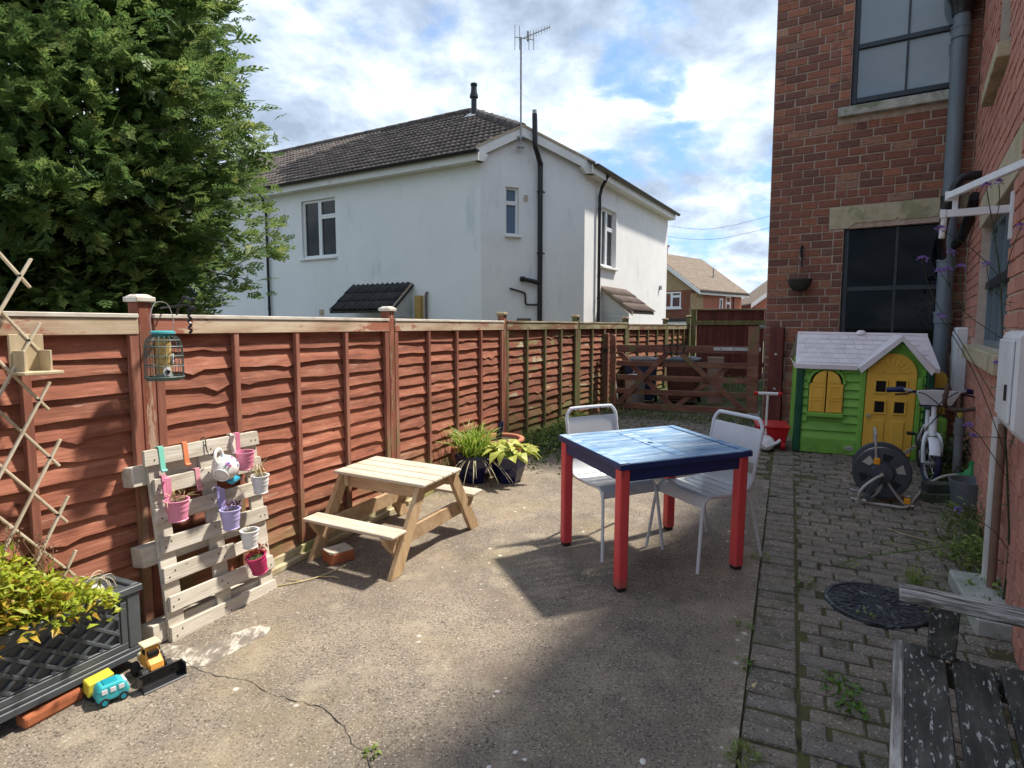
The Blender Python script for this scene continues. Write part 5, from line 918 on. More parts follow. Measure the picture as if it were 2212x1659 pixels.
# ------------------------------------------------------------------ child's picnic bench
M_pine = mat('weathered_pine', [(.28, (.30, .19, .10)), (.5, (.46, .31, .18)), (.72, (.58, .43, .27))], scale=7, stretch=(.4, 2.5, 2.5), rough=.75, bump=.35, bscale=20, bstretch=(.15, 5, 5), rand=.1, nrough=.65, over=[dict(col=(.25, .14, .07), kind='vor', scale=5, stretch=(.8, 2, 2), lo=.08, hi=.03, amt=.7), dict(col=(.36, .30, .25), scale=5, lo=.6, hi=.72, amt=.4)])
M_pinev = mat('weathered_pine_upright', [(.28, (.32, .20, .10)), (.5, (.50, .34, .19)), (.72, (.62, .46, .28))], scale=7, stretch=(2.5, 2.5, .4), rough=.75, bump=.35, bscale=20, bstretch=(5, 5, .15), rand=.1, nrough=.65, over=[dict(col=(.25, .14, .07), kind='vor', scale=5, stretch=(2, 2, .8), lo=.08, hi=.03, amt=.7)])
M_pinetop = mat('bleached_pine_top', [(.28, (.38, .31, .23)), (.5, (.53, .45, .35)), (.72, (.64, .57, .47))], scale=7, stretch=(.35, 2.5, 2.5), rough=.75, bump=.35, bscale=20, bstretch=(.15, 5, 5), rand=.08, nrough=.7, over=[dict(col=(.34, .17, .11), scale=6, stretch=(.5, 2, 1), lo=.62, hi=.72, amt=.45)])
pb = thing('childs_picnic_bench', 'small wooden childrens picnic bench with attached seats by the fence', 'picnic bench', GM(-.755, 4.02, -27))
for k in range(4): part('top_plank', M_pinetop, pb, MB().box((0, -.165+.11*k, .49), (.72, .107, .022)), bevel=.008, seg=2)
for sy in (-1, 1): part('seat_plank', M_pinetop, pb, MB().box((0, sy*.445, .262), (.70, .14, .022)), bevel=.010, seg=2); part('top_apron', M_pine, pb, MB().box((0, sy*.165, .435), (.60, .022, .085)), bevel=.003)
Q = Matrix(((0, 1, 0, 0), (1, 0, 0, 0), (0, 0, 1, 0), (0, 0, 0, 1)))
for sx in (-1, 1):
    x = sx*.29
    for sy in (-1, 1):
        part('leg', M_pinev, pb, MB().prism([(sy*.40, 0), (sy*.51, 0), (sy*.21, .478), (sy*.12, .478)], x-.016+sx*.018, x+.016+sx*.018, Q), bevel=.003); part('seat_bracket', M_pine, pb, MB().prism([(sy*.385, .251), (sy*.52, .251), (sy*.49, .20), (sy*.40, .10)], x-.016-sx*.018, x+.016-sx*.018, Q), bevel=.003)
    part('seat_bearer', M_pine, pb, MB().box((x-sx*.018, 0, .19), (.032, .82, .095)), bevel=.003); part('top_bearer', M_pine, pb, MB().box((x-sx*.018, 0, .44), (.032, .40, .07)), bevel=.003)
M_brk = mat('loose_red_brick', [(.3, (.28, .08, .035)), (.7, (.42, .14, .06))], scale=14, rough=.9, bump=.4, bscale=40); M_wtop = paint('whitish_slab_top', (.60, .56, .48), .2, .9)
lb = thing('topped_brick', 'loose brick with whitish top lying under the picnic bench seat', 'brick', GM(-1.085, 3.73, 40)); part('body', M_brk, lb, MB().box((0, 0, .034), (.16, .13, .066)), bevel=.005); part('top_face', M_wtop, lb, MB().box((0, 0, .071), (.15, .12, .008)), bevel=.002)
# ------------------------------------------------------------------ pallet with pots
M_pal = mat('bleached_pallet_wood', [(.28, (.36, .31, .25)), (.5, (.55, .50, .42)), (.72, (.70, .66, .58))], scale=7, stretch=(.3, 2, 2.5), rough=.85, bump=.5, bscale=22, bstretch=(.12, 4, 5), bdist=.005, rand=.1, nrough=.7, over=[dict(col=(.22, .16, .10), scale=9, stretch=(.2, 1, 2.5), lo=.62, hi=.72, amt=.6), dict(col=(.12, .08, .05), kind='vor', scale=6, stretch=(.6, 1, 2), lo=.06, hi=.02, amt=.8)])
M_nail = paint('rusty_nail', (.04, .025, .02), .2, .8)
PALM = T(-1.608, 2.787, gz(2.787)+.004) @ RZ(63.09) @ RX(-7)
pa = thing('wooden_pallet', 'bleached wooden pallet leaning against the red fence', 'pallet', PALM)
zs = [.030, .172, .314, .456, .598, .738, .878]
for k, z in enumerate(zs):
    xe = .40 if k == 2 else .635; x0 = -.0+.012*(k % 2)-.02*(k == 6); sl_ = random.uniform(-.006, .006)
    m = MB().prism([(x0, z-.038), (xe, z-.038+sl_), (xe-.004, z+.038+sl_), (x0+.004, z+.038)], 0, .018); s_ = part('slat', M_pal, pa, m, bevel=.003)
    for xn in (.03, .06, .30, .33, .58, .61):
        if xn < xe-.01: MB().tube([(xn, -.002, z+.012*(-1)**int(xn*100)), (xn, .004, z+.012*(-1)**int(xn*100))], .004, 6).build('nail', M_nail, s_)
part('slat', M_pal, pa, MB().prism([(.38, .27), (.63, .285), (.63, .35), (.38, .335)], .02, .036), bevel=.003)
for x in (.045, .315, .585): part('stringer', M_pal, pa, MB().box((x, .028, .455), (.085, .018, .92)), bevel=.003)
for z in (.05, .42, .80): part('bearer', M_pal, pa, MB().box((.29, .085, z), (.70, .09, .095)), bevel=.004)
for z in (.05, .43, .81): part('back_slat', M_pal, pa, MB().box((.30, .142, z), (.62, .016, .07)), bevel=.003)
def PM(x, z, y=0.): return PALM @ T(x, y, z)
UPR = (TILT @ RZ(63.09)).to_3x3().to_4x4()
def hung(x, z, out, rz=0, rx=0): p = PALM @ Vector((x, -out, z)); return T(*p) @ UPR @ RZ(rz) @ RX(rx)
def bucket_pot(name, lab, x, z, c, r=.054, h=.105, tilt=0, out=.062, strap=True, fill=None, lean=0):
    """hanging metal pot ; (x,z) = rim centre on the pallet"""
    mt = paint(name+'_'+str(len(MATS)), c, .08, .35, .03); MATS[len(MATS)] = mt
    o = thing('hanging_pot', lab, 'pot', hung(x, z-h, out, 0, tilt) @ RY(lean), 'metal pots hung on the pallet'); r *= .9; h *= .92; b = r*.76
    part('body', mt, o, MB().lathe([(0, 0), (b, 0), (b+.004*r/.05, .005)]+[(b+(r-b)*t+(.0022 if i in (6, 7, 9, 10) else 0), h*t) for i, t in enumerate(np.linspace(.08, .94, 14))]+[(r+.004, h*.96), (r+.004, h), (r-.004, h), (b-.006, .01), (0, .01)], 26, cap=(False, False)), smooth=True)
    if strap: part('hook_strap', mt, o, MB().box((0, r+.001, h+.045), (.026, .003, .10)).box((0, r+.012, h+.094), (.026, .024, .003)))
    part('soil', M_earth if fill is None else fill, o, MB().lathe([(0, h*.86), (r-.008, h*.86)], 18, cap=(False, False)).add([(0, 0, h*.86)], []) if False else MB().lathe([(r-.006, h*.84), (r*.5, h*.88), (.002, h*.89)], 18, cap=(False, True)))
    return o
cpk = (.76, .27, .41); bucket_pot('pink', 'pink metal pot with dry grass at the left of the pallet', .068, .68, cpk, r=.058, h=.112); bucket_pot('lilac', 'lilac metal pot in the middle of the pallet', .343, .562, (.46, .42, .74), h=.115)
bucket_pot('whitepot', 'white metal pot low on the pallet above the magenta pot', .432, .425, (.72, .72, .72), r=.05, h=.105, strap=False, out=.075); bucket_pot('magenta', 'magenta metal pot tilted at the lower right of the pallet', .482, .285, (.45, .028, .12), r=.056, h=.115, lean=-14, strap=False, out=.065)
bucket_pot('whitepot', 'white metal pot with tall dead stems at the upper right of the pallet', .532, .695, (.72, .72, .72), r=.05, h=.108, out=.085, strap=False); bucket_pot('rose', 'rose pink metal pot at the top right corner of the pallet', .480, .833, (.68, .22, .34), r=.052, h=.105, out=.055)
def strap(lab, x, z, c, ln=.11): mt = paint('strap'+str(len(MATS)), c, .08, .4); MATS[len(MATS)] = mt; o = thing('pot_hook', lab, 'hook', PM(x, z)); part('strap', mt, o, MB().box((0, -.003, -ln/2), (.026, .003, ln)).box((0, .010, .002), (.026, .028, .003)).box((0, .024, -.015), (.026, .003, .034)), bevel=.001); part('curl', mt, o, MB().tube([(-.013, -.008, -ln), (.013, -.008, -ln)], .007, 8)); return o
strap('mint green metal pot hook on the pallet top slat', .066, .922, (.22, .62, .50), .115); strap('orange metal pot hook on the pallet top slat', .19, .922, (.72, .24, .11), .11); strap('pale pink metal pot hook on the second slat', .238, .782, (.66, .30, .34), .105); strap('pink metal pot hook on the second slat above the pink pot', .064, .782, (.76, .27, .41), .105); strap('white metal pot hook at the top right of the pallet', .463, .922, (.72, .70, .62), .10); strap('lilac metal pot hook above the lilac pot', .343, .66, (.46, .42, .74), .10)
# teapot
M_pot = paint('white_glazed_china', (.74, .73, .70), .04, .15, .0); M_teal = paint('turquoise_glaze', (.03, .33, .50), .1, .2, .0)
tp = thing('teapot', 'white china teapot with coloured stars and turquoise spout hung on the pallet', 'teapot', hung(.335, .765, .085, 0, 0) @ RY(62) @ RX(-25))
part('body', M_pot, tp, MB().lathe([(0, -.058), (.036, -.058), (.040, -.050), (.058, -.03), (.066, .0), (.060, .032), (.042, .052), (.028, .057), (.0, .060)], 28, cap=(False, False)), smooth='all'); part('spout', M_teal, tp, MB().tube(spline([(.055, 0, -.02), (.085, 0, -.005), (.10, 0, .03), (.118, 0, .052)], 5), [.02]*6+[.016]*5+[.011]*5, 10), smooth=True); part('handle', M_pot, tp, MB().tube(spline([(-.05, 0, .035), (-.09, 0, .04), (-.105, 0, 0), (-.08, 0, -.035), (-.055, 0, -.03)], 6), .008, 8), smooth=True); part('foot_ring', M_pot, tp, MB().tube([(.036*math.cos(t), .036*math.sin(t), -.059) for t in np.linspace(0, 2*math.pi, 24, endpoint=False)], .004, 6, closed=True), smooth='all')
cols_ = [(.60, .06, .08), (.05, .09, .42), (.45, .16, .45), (.05, .30, .55), (.55, .10, .30), (.10, .12, .40)]; rr = random.Random(3)
for k in range(16):
    a = rr.uniform(0, 6.28); zc = rr.uniform(-.035, .035); r_ = .0665*math.sqrt(max(.1, 1-(zc/.072)**2)); Ms = RZ(math.degrees(a)) @ T(r_, 0, zc) @ RY(90-math.degrees(math.asin(max(-1, min(1, zc/.07)))) if True else 0)
    m = MB(); n = 5; m.v.append((0, 0, .0012)); 
    for q in range(10): rad = (.0105 if q % 2 == 0 else .0045); m.v.append((rad*math.cos(q*math.pi/5), rad*math.sin(q*math.pi/5), .0008))
    m.f = [(0, 1+q, 1+(q+1) % 10) for q in range(10)]; mt = MATS.setdefault(('star', k % 6), paint('star_print', cols_[k % 6], .05, .2, 0)); part('star', mt, tp, m, M=Ms)
hk_ = thing('wire_hook', 'black wire hook holding the teapot on the pallet', 'hook', PM(.30, .92)); part('wire', M_blackp, hk_, MB().tube(spline([(0, .03, -.01), (0, .02, .005), (0, -.006, .004), (0, -.01, -.06), (.01, -.03, -.085), (.012, -.05, -.06)], 6), .003, 6), smooth=True)
# ------------------------------------------------------------------ bird feeder
FEN = RZ(64.83)
bf = thing('bird_feeder', 'caged seed feeder with teal lid hanging from the fence post', 'bird feeder', T(-1.617, 2.858, 1.35) @ FEN @ Matrix.Diagonal((.87, .87, .92, 1))); M_teallid = paint('teal_lid', (.05, .26, .28), .1, .35); M_wire = paint('grey_green_wire', (.12, .16, .145), .2, .5); M_seed = mat('bird_seed', [(.3, (.30, .18, .05)), (.5, (.52, .36, .12)), (.7, (.62, .48, .22))], scale=60, rough=.8, bump=.8, bscale=110, bdist=.006)
part('tray', M_wire, bf, MB().lathe([(.0, .012), (.085, .012), (.092, .022), (.094, .03)], 28, cap=(False, False)), smooth=True); part('lid', M_teallid, bf, MB().lathe([(.0, .262), (.05, .262), (.062, .254), (.064, .246), (.05, .242), (.045, .228), (.0, .228)], 24, cap=(False, False)), smooth=True); part('seed_column', M_seed, bf, MB().lathe([(0, .03), (.035, .03), (.037, .06), (.037, .225), (0, .228)], 20, cap=(False, False)), smooth=True); part('base', M_wire, bf, MB().lathe([(0, .012), (.05, .014), (.045, .03), (.034, .045), (0, .045)], 20, cap=(False, False)), smooth=True)
for k in range(18):
    a = 2*math.pi*k/18; c_, s_ = math.cos(a), math.sin(a); part('cage_wire', M_wire, bf, MB().tube(spline([(.093*c_, .093*s_, .02), (.092*c_, .092*s_, .1), (.09*c_, .09*s_, .18), (.075*c_, .075*s_, .222), (.05*c_, .05*s_, .238)], 3), .0022, 4))
for z, r_ in ((.03, .094), (.085, .093), (.135, .092), (.182, .09), (.214, .08)): part('cage_ring', M_wire, bf, MB().tube([(r_*math.cos(t), r_*math.sin(t), z) for t in np.linspace(0, 2*math.pi, 28, endpoint=False)], .0026, 4, closed=True))
for a, z in ((-1.9, .055), (-.75, .12)): part('feeding_port', M_rwhite, bf, MB().lathe([(.010, 0), (.019, 0), (.021, .008), (.012, .01)], 16, T(.038*math.cos(a), .038*math.sin(a), z) @ RZ(math.degrees(a)) @ RY(90) @ Matrix.Diagonal((1.25, 1, 1, 1))), smooth=True); part('port_hole', M_dark, bf, MB().lathe([(0, .011), (.012, .011)], 14, T(.038*math.cos(a), .038*math.sin(a), z) @ RZ(math.degrees(a)) @ RY(90), cap=(False, False)).tube([(.04*math.cos(a), .04*math.sin(a), z-.02), (.06*math.cos(a), .06*math.sin(a), z-.022)], .003, 5))
part('wire_handle', M_silver, bf, MB().tube(spline([(-.06, 0, .24), (-.066, 0, .32), (-.04, 0, .39), (0, 0, .405), (.04, 0, .39), (.066, 0, .32), (.06, 0, .24)], 5), .0022, 5))
fb = thing('feeder_bracket', 'black twisted iron bracket holding the bird feeder', 'bracket', T(-1.72, 3.0, 1.70) @ FEN); part('arm', M_blackp, fb, MB().tube(spline([(.06, -.06, -.03), (.04, -.12, .02), (.03, -.16, .05), (.04, -.2, .03)], 5), .007, 6).tube([(.02, .0, .0), (.045, -.18, .015)], .005, 6)); part('twist', M_blackp, fb, MB().tube([(.04+.006*math.cos(k), -.18+.006*math.sin(k), .0-.0045*k) for k in range(28)], .006, 5))
for p_ in ((.045, -.2, .035), (.05, -.19, -.005)): part('scroll_end', M_blackp, fb, MB().lathe([(0, -.014), (.013, -.006), (.013, .006), (0, .014)], 10, T(*p_)), smooth=True)
# wooden seed box on the fence
M_palew = mat('pale_softwood', [(.3, (.42, .33, .20)), (.7, (.60, .50, .34))], scale=8, stretch=(2, 1, .5), rough=.8, bump=.3)
wb = thing('wooden_feeder_box', 'small open pale wooden box fixed to the left fence panel', 'box', T(-1.905, 2.42, 1.43) @ FEN); part('floor', M_palew, wb, MB().box((0, -.05, 0), (.14, .12, .012)), bevel=.002); part('back', M_palew, wb, MB().box((0, .005, .075), (.12, .012, .15)), bevel=.002)
for s_ in (-1, 1): part('side', M_palew, wb, MB().box((s_*.045, -.035, .045), (.010, .075, .085)), bevel=.002)
# expanding trellis
M_bam = mat('bamboo_slat', [(.3, (.42, .33, .22)), (.5, (.56, .47, .34)), (.7, (.66, .58, .45))], scale=9, stretch=(1, 1, 1), rough=.7, bump=.3, bscale=30, rand=.08)
TRM = T(-1.672, 2.905, 0) @ FEN; tl_ = thing('expanding_trellis', 'light bamboo expanding trellis at the left edge of the fence', 'trellis', TRM @ T(-.6, 0, .5)); NX = [(-.55, 1.806), (-.535, 1.556), (-.515, 1.318), (-.49, 1.08), (-.475, .838), (-.46, .60)]
def tz(x, z, y): return (x+.6, y, z-.5)
for k, (nx, nz) in enumerate(NX):
    # stick rising to the right through this node, and stick falling to the right
    part('stick', M_bam, tl_, MB().bar(tz(nx-.55, nz-.98, -.004), tz(nx+.045, nz+.068, -.004), .010, .014, up=(0, 1, 0)), bevel=.002); part('stick', M_bam, tl_, MB().bar(tz(nx-.55, nz+.72, .007), tz(nx+.04, nz-.045, .007), .010, .014, up=(0, 1, 0)), bevel=.002); part('rivet', M_blackp, tl_, MB().tube([tz(nx, nz, -.012), tz(nx, nz, .012)], .004, 6))
# ------------------------------------------------------------------ grey planter
M_plant = mat('slate_grey_planter', [(.3, (.045, .052, .060)), (.6, (.075, .085, .095)), (.8, (.11, .12, .13))], scale=5, rough=.5, bump=.15, bscale=40, over=[dict(col=(.16, .17, .17), scale=8, lo=.6, hi=.72, amt=.4)])
PLM = T(-1.645, 2.62, gz(2.62)+.05) @ FEN; plz = thing('trough_planter', 'slate grey trough planter with diamond lattice front beside the fence', 'planter', PLM); PLL, PLD, PLH = 1.0, .25, .32
part('body', M_plant, plz, MB().cbox(-PLL, 0, .022, PLD, 0, PLH-.012)); part('base_moulding', M_plant, plz, MB().cbox(-PLL-.01, .01, -.006, PLD+.005, 0, .03).cbox(-PLL, .004, .002, PLD, .03, .048), bevel=.003); part('rim', M_plant, plz, MB().cbox(-PLL-.012, .012, -.008, .022, PLH-.03, PLH).cbox(-PLL-.012, .012, PLD-.02, PLD+.008, PLH-.03, PLH).cbox(-.022, .012, .023, PLD-.021, PLH-.03, PLH).cbox(-PLL-.012, -PLL+.02, .023, PLD-.021, PLH-.03, PLH), bevel=.003)
part('corner_pilaster', M_plant, plz, MB().cbox(-.055, .0, .0, .021, .049, PLH-.031), bevel=.003); part('corner_pilaster', M_plant, plz, MB().cbox(-PLL, -PLL+.055, .0, .021, .049, PLH-.031), bevel=.003)
m = MB(); frame_rect(m, -PLL+.056, -.056, .0495, PLH-.0315, .028, .004, .021); frame_rect(m, -PLL+.085, -.085, .079, PLH-.061, .008, .009, .021); part('panel_frame', M_plant, plz, m, bevel=.002)
m = MB(); x0, x1, z0, z1 = -PLL+.09, -.09, .085, PLH-.066; hz = .062/2*1.1
k = -6
while k*2*hz*1.35 < (x1-x0)+.3:
    for sg in (1, -1):
        xa = x0+k*2*hz*1.35; pa_, pb_ = (xa, z0 if sg > 0 else z1), (xa+(z1-z0)*1.35, z1 if sg > 0 else z0); dx = pb_[0]-pa_[0]; ta = max(0, (x0-pa_[0])/dx); tb_ = min(1, (x1-pa_[0])/dx)
        if tb_ > ta: m.bar((pa_[0]+dx*ta, .0155+.0008*sg, pa_[1]+(pb_[1]-pa_[1])*ta), (pa_[0]+dx*tb_, .0155+.0008*sg, pa_[1]+(pb_[1]-pa_[1])*tb_), .015, .0145, up=(0, 1, 0))
    k += 1
part('lattice', M_plant, plz, m, bevel=.0025); part('soil', M_earth, plz, MB().cbox(-PLL+.02, -.022, .023, PLD-.021, PLH-.06, PLH-.04))
for x in (-.60, -.555): tag(MB().box((0, 0, .04), (.016, .002, .08)).build('plant_label', M_rwhite, bevel=.004, M=PLM @ T(x, .04, PLH-.045) @ RX(6)), ('left' if x < -.58 else 'right')+' white plastic plant label in the trough planter', 'plant label', 'plant labels')
tag(MB().box((0, 0, 0), (.215, .07, .05)).build('planter_brick', M_brk, bevel=.012, seg=2, M=GM(-1.815, 2.295, 64, .025)), 'orange brick wedged under the trough planter', 'brick')
# white shells in planter
M_shell = paint('white_shell', (.66, .66, .62), .12, .6, .2)
for i, (x, y, s_, lab) in enumerate(((-.115, .12, .042, 'right white shell in the trough planter'), (-.20, .15, .038, 'left white shell in the trough planter'))): tag(MB().lathe([(0, -.5), (.6, -.4), (.95, 0), (.8, .5), (.4, .85), (0, 1)], 14, Matrix.Diagonal((s_, s_*.7, s_, 1))).build('shell', M_shell, smooth=True, M=PLM @ T(x, y, PLH-.02) @ RY(30*(1-2*i))), lab, 'shell', 'shells in the planter')
# ------------------------------------------------------------------ toys
M_tt = paint('turquoise_toy', (.05, .42, .46), .1, .35, .02); M_ttd = paint('dark_turquoise_toy', (.01, .26, .34), .1, .4); M_ty = paint('yellow_toy', (.72, .60, .06), .1, .4); M_to = paint('orange_toy', (.78, .36, .07), .15, .45); M_cream = paint('cream_toy', (.70, .60, .38), .1, .5)
tv = thing('toy_van', 'turquoise toy van on the concrete in front of the planter', 'toy', GM(-1.625, 2.37, 48))
part('body', M_tt, tv, MB().prism([(-.055, .018), (.055, .018), (.06, .04), (.048, .075), (.03, .085), (-.04, .085), (-.052, .07), (-.058, .04)], -.034, .034), bevel=.009, seg=2); part('roof_hatch', M_ttd, tv, MB().box((-.003, 0, .086), (.05, .045, .004)), bevel=.002); part('bonnet', M_rwhite, tv, MB().prism([(.0545, .045), (.064, .045), (.052, .075), (.044, .076)], -.026, .026))
for x in (-.03, .0, .03): part('window', M_rwhite, tv, MB().box((x, -.0345, .062), (.02, .003, .02)), bevel=.002)
for x in (-.033, .033):
    for s_ in (-1, 1): w_ = part('wheel', M_tyre, tv, MB().tube([(x, s_*.026, .018), (x, s_*.038, .018)], .018, 16), smooth=True); MB().tube([(x, s_*.038, .018), (x, s_*.0395, .018)], .010, 12).build('rim', M_ttd if s_ < 0 else M_alu, w_)
ty_ = thing('toy_tipper', 'yellow toy tipper bed behind the turquoise van', 'toy', GM(-1.70, 2.40, 52)); part('tipper', M_ty, ty_, MB().prism([(-.045, .02), (.04, .035), (.055, .085), (-.04, .075)], -.032, .032), bevel=.004); part('chassis', M_tyre, ty_, MB().box((.0, 0, .018), (.09, .04, .02)))
for x in (-.025, .035):
    for s_ in (-1, 1): part('wheel', M_tyre, ty_, MB().tube([(x, s_*.024, .014), (x, s_*.034, .014)], .014, 14), smooth=True)
tbz = thing('toy_bulldozer', 'orange toy loader with black bucket beside the planter corner', 'toy', GM(-1.56, 2.545, -38))
part('cab', M_to, tbz, MB().prism([(-.05, .04), (.055, .04), (.05, .07), (.015, .10), (.012, .135), (-.03, .135), (-.038, .09), (-.06, .075)], -.03, .03), bevel=.006); part('roof', M_cream, tbz, MB().box((-.008, 0, .142), (.06, .072, .012)), bevel=.005, seg=2); part('engine', M_cream, tbz, MB().prism([(-.085, .045), (-.05, .045), (-.05, .085), (-.08, .08)], -.028, .028), bevel=.005); part('cab_window', M_dark, tbz, MB().box((.0, 0, .115), (.022, .062, .022)).box((.022, 0, .105), (.02, .042, .02)))
for x in (-.045, .045):
    for s_ in (-1, 1): w_ = part('wheel', M_tyre, tbz, MB().tube([(x, s_*.036, .03), (x, s_*.062, .03)], .03, 16), bevel=.004); MB().lathe([(.0305, -.012), (.0315, 0), (.0305, .012)], 10, T(x, s_*.049, .03) @ RX(90)).build('tread', M_tyre, w_)
part('bucket', M_blackp, tbz, MB().prism([(.085, .004), (.135, .004), (.13, .008), (.09, .012), (.084, .05), (.10, .065), (.093, .067), (.078, .05)], -.085, .085).box((.10, .086, .03), (.05, .004, .055)).box((.10, -.086, .03), (.05, .004, .055))); part('loader_arm', M_blackp, tbz, MB().bar((.03, -.045, .05), (.09, -.045, .03), .008, .012).bar((.03, .045, .05), (.09, .045, .03), .008, .012))
# ------------------------------------------------------------------ manhole cover, bench, slab
M_mh = mat('black_manhole_plastic', [(.3, (.012, .014, .018)), (.5, (.03, .034, .042)), (.7, (.075, .08, .09))], scale=16, rough=.45, bump=.3, bscale=50, over=[dict(col=(.20, .21, .22), scale=22, lo=.57, hi=.66, amt=.8)])
mh = thing('manhole_cover', 'black round plastic inspection cover set in the block paving', 'manhole cover', T(MANHOLE.x, MANHOLE.y, gz(MANHOLE.y)+.007) @ TILT @ RZ(20)); part('frame', M_mh, mh, MB().lathe([(.245, -.03), (.245, .006), (.225, .008), (.222, .0)], 48, cap=(False, False)), smooth=True); part('lid', M_mh, mh, MB().lathe([(.221, -.004), (.221, .002), (0, .003)], 48, cap=(False, False)), smooth=True)
for k in range(44): a = 2*math.pi*k/44; part('rim_tread', M_mh, mh, MB().bar((.196*math.cos(a), .196*math.sin(a), .004), (.215*math.cos(a), .215*math.sin(a), .004), .013, .005))
for k in range(20): a = 2*math.pi*k/20; part('spoke_tread', M_mh, mh, MB().bar((.07*math.cos(a), .07*math.sin(a), .004), (.115*math.cos(a), .115*math.sin(a), .004), .010, .005)); part('spoke_tread', M_mh, mh, MB().bar((.128*math.cos(a+.15), .128*math.sin(a+.15), .004), (.175*math.cos(a+.15), .175*math.sin(a+.15), .004), .014, .005))
M_bn = mat('flaking_dark_bench_paint', [(.3, (.025, .025, .022)), (.5, (.055, .053, .046)), (.7, (.115, .108, .094))], scale=7, stretch=(.5, 2.5, 2), rough=.8, bump=.5, bscale=26, bstretch=(.3, 4, 3), nrough=.7, rand=.15, over=[dict(col=(.50, .49, .46), scale=52, stretch=(.45, 1.5, 1), lo=.585, hi=.64, amt=.9, detail=5), dict(col=(.10, .105, .06), scale=6, lo=.55, hi=.68, amt=.5)])
M_bnw = mat('bare_grey_bench_wood', [(.3, (.05, .045, .04)), (.48, (.25, .235, .21)), (.62, (.52, .50, .46)), (.75, (.64, .62, .58))], scale=9, stretch=(.35, 3.5, 3), rough=.85, bump=.6, bscale=26, bstretch=(.2, 6, 5), nrough=.72)
M_bna = mat('bare_grey_arm_wood', [(.34, (.02, .018, .016)), (.46, (.16, .15, .135)), (.58, (.46, .44, .41)), (.72, (.66, .64, .60))], scale=11, stretch=(5, .4, 4), rough=.85, bump=.7, bscale=26, bstretch=(6, .2, 5), nrough=.75)
e1 = Vector((-.535, -.845, 0)); BM = T(1.405, 2.125, gz(2.125)) @ TILT @ RZ(math.degrees(math.atan2(e1.y, e1.x)))     # x toward the camera along the seat, +y to the wall
be = thing('garden_bench', 'weathered dark wooden garden bench at the lower right', 'bench', BM)
for k, (y0, w_) in enumerate(((0., .118), (.136, .115), (.268, .115))): part('seat_slat', M_bn, be, MB().cbox(.0+.03*(k == 1), 1.45, y0, y0+w_, .375, .40), bevel=.004)
part('front_rail', M_bnw, be, MB().cbox(-.0, 1.45, -.032, -.002, .335, .402), bevel=.005)
for x in (.03, 1.40): part('arm_post', M_bn, be, MB().cbox(x-.025, x+.04, .065, .145, .401, .575), bevel=.004); part('leg', M_bn, be, MB().cbox(x-.02, x+.04, .03, .10, 0, .374), bevel=.004); part('back_leg', M_bn, be, MB().cbox(x-.02, x+.04, .385, .445, 0, .80), bevel=.004); part('armrest', M_bna, be, MB().prism([(-.03, .577), (.40, .577), (.40, .607), (-.03, .607)], x-.05, x+.05, Q), bevel=.006); part('cross_rail', M_bn, be, MB().cbox(x, x+.03, .10, .385, .30, .374))
for k in range(3): part('back_slat', M_bn, be, MB().cbox(0, 1.45, .40, .42, .48+.11*k, .56+.11*k), bevel=.004)
M_slabg = mat('grey_green_slab', [(.3, (.26, .27, .24)), (.5, (.36, .37, .33)), (.7, (.46, .46, .42))], scale=6, rough=.95, bump=.5, bscale=60, nrough=.7, over=[dict(col=(.20, .24, .14), scale=4, lo=.52, hi=.66, amt=.6)])
tag(MB().cbox(0, .62, -.27, 0, 0, .09).build('paving_slab', M_slabg, bevel=.008, M=T(2.25, 2.86, gz(2.86)-.01) @ TILT @ RZ(65.5)), 'raised grey concrete slab on the ground behind the bench arm', 'slab')
# ------------------------------------------------------------------ vegetation helpers
def frames(D, rng, roll=1.0):
    """orthonormal frames (n,3,3) with first axis D"""
    D = D/np.linalg.norm(D, axis=1, keepdims=True); U = np.tile([0, 0, 1.], (len(D), 1)); B = np.cross(U, D); l = np.linalg.norm(B, axis=1, keepdims=True); B = np.where(l > 1e-3, B/np.maximum(l, 1e-6), [1., 0, 0]); C = np.cross(D, B)
    a = rng.normal(0, roll, len(D))[:, None]; return D, B*np.cos(a)+C*np.sin(a), C*np.cos(a)-B*np.sin(a)
def leaves(P, D, Ls, Ws, rng, roll=.8, fold=.25, droop=.25):
    """folded leaf of 4 triangles: base, two mid edges, mid rib, tip"""
    n = len(P); X, Y, Z = frames(D, rng, roll); L = Ls[:, None]; Wd = Ws[:, None]
    b = P; mid = P+X*L*.5+Z*L*.06; tip = P+X*L-Z*L*droop; l = P+X*L*.42+Y*Wd*.5+Z*Wd*fold; r = P+X*L*.42-Y*Wd*.5+Z*Wd*fold
    V = np.stack([b, l, mid, r, tip], 1).reshape(-1, 3); i = np.arange(n)[:, None]*5
    F = np.concatenate([i+np.array([[0, 2, 1]]), i+np.array([[0, 3, 2]]), i+np.array([[1, 2, 4]]), i+np.array([[2, 3, 4]])], 0); return V, F
def blades(P, D, Ls, Ws, rng, bend=.6, seg=5):
    n = len(P); X, Y, Z = frames(D, rng, .6); V = []; 
    out = D.copy(); out[:, 2] = 0; ol = np.linalg.norm(out, axis=1, keepdims=True); out = out/np.maximum(ol, 1e-4)
    for k in range(seg+1):
        t = k/seg; c = P+X*(Ls[:, None]*t)+out*(Ls*bend)[:, None]*t*t*.5-np.array([0, 0, 1.])*(Ls*bend)[:, None]*t**2.4*.75; w = (Ws*(1-t)**.7*.5+.0004)[:, None]*(1 if k else .8)
        V.append(c+Y*w); V.append(c-Y*w)
    V = np.stack(V, 1).reshape(-1, 3); m = 2*(seg+1); i = np.arange(n)[:, None]*m; F = np.concatenate([i+np.array([[2*k, 2*k+1, 2*k+3, 2*k+2]]) for k in range(seg)], 0); return V, F
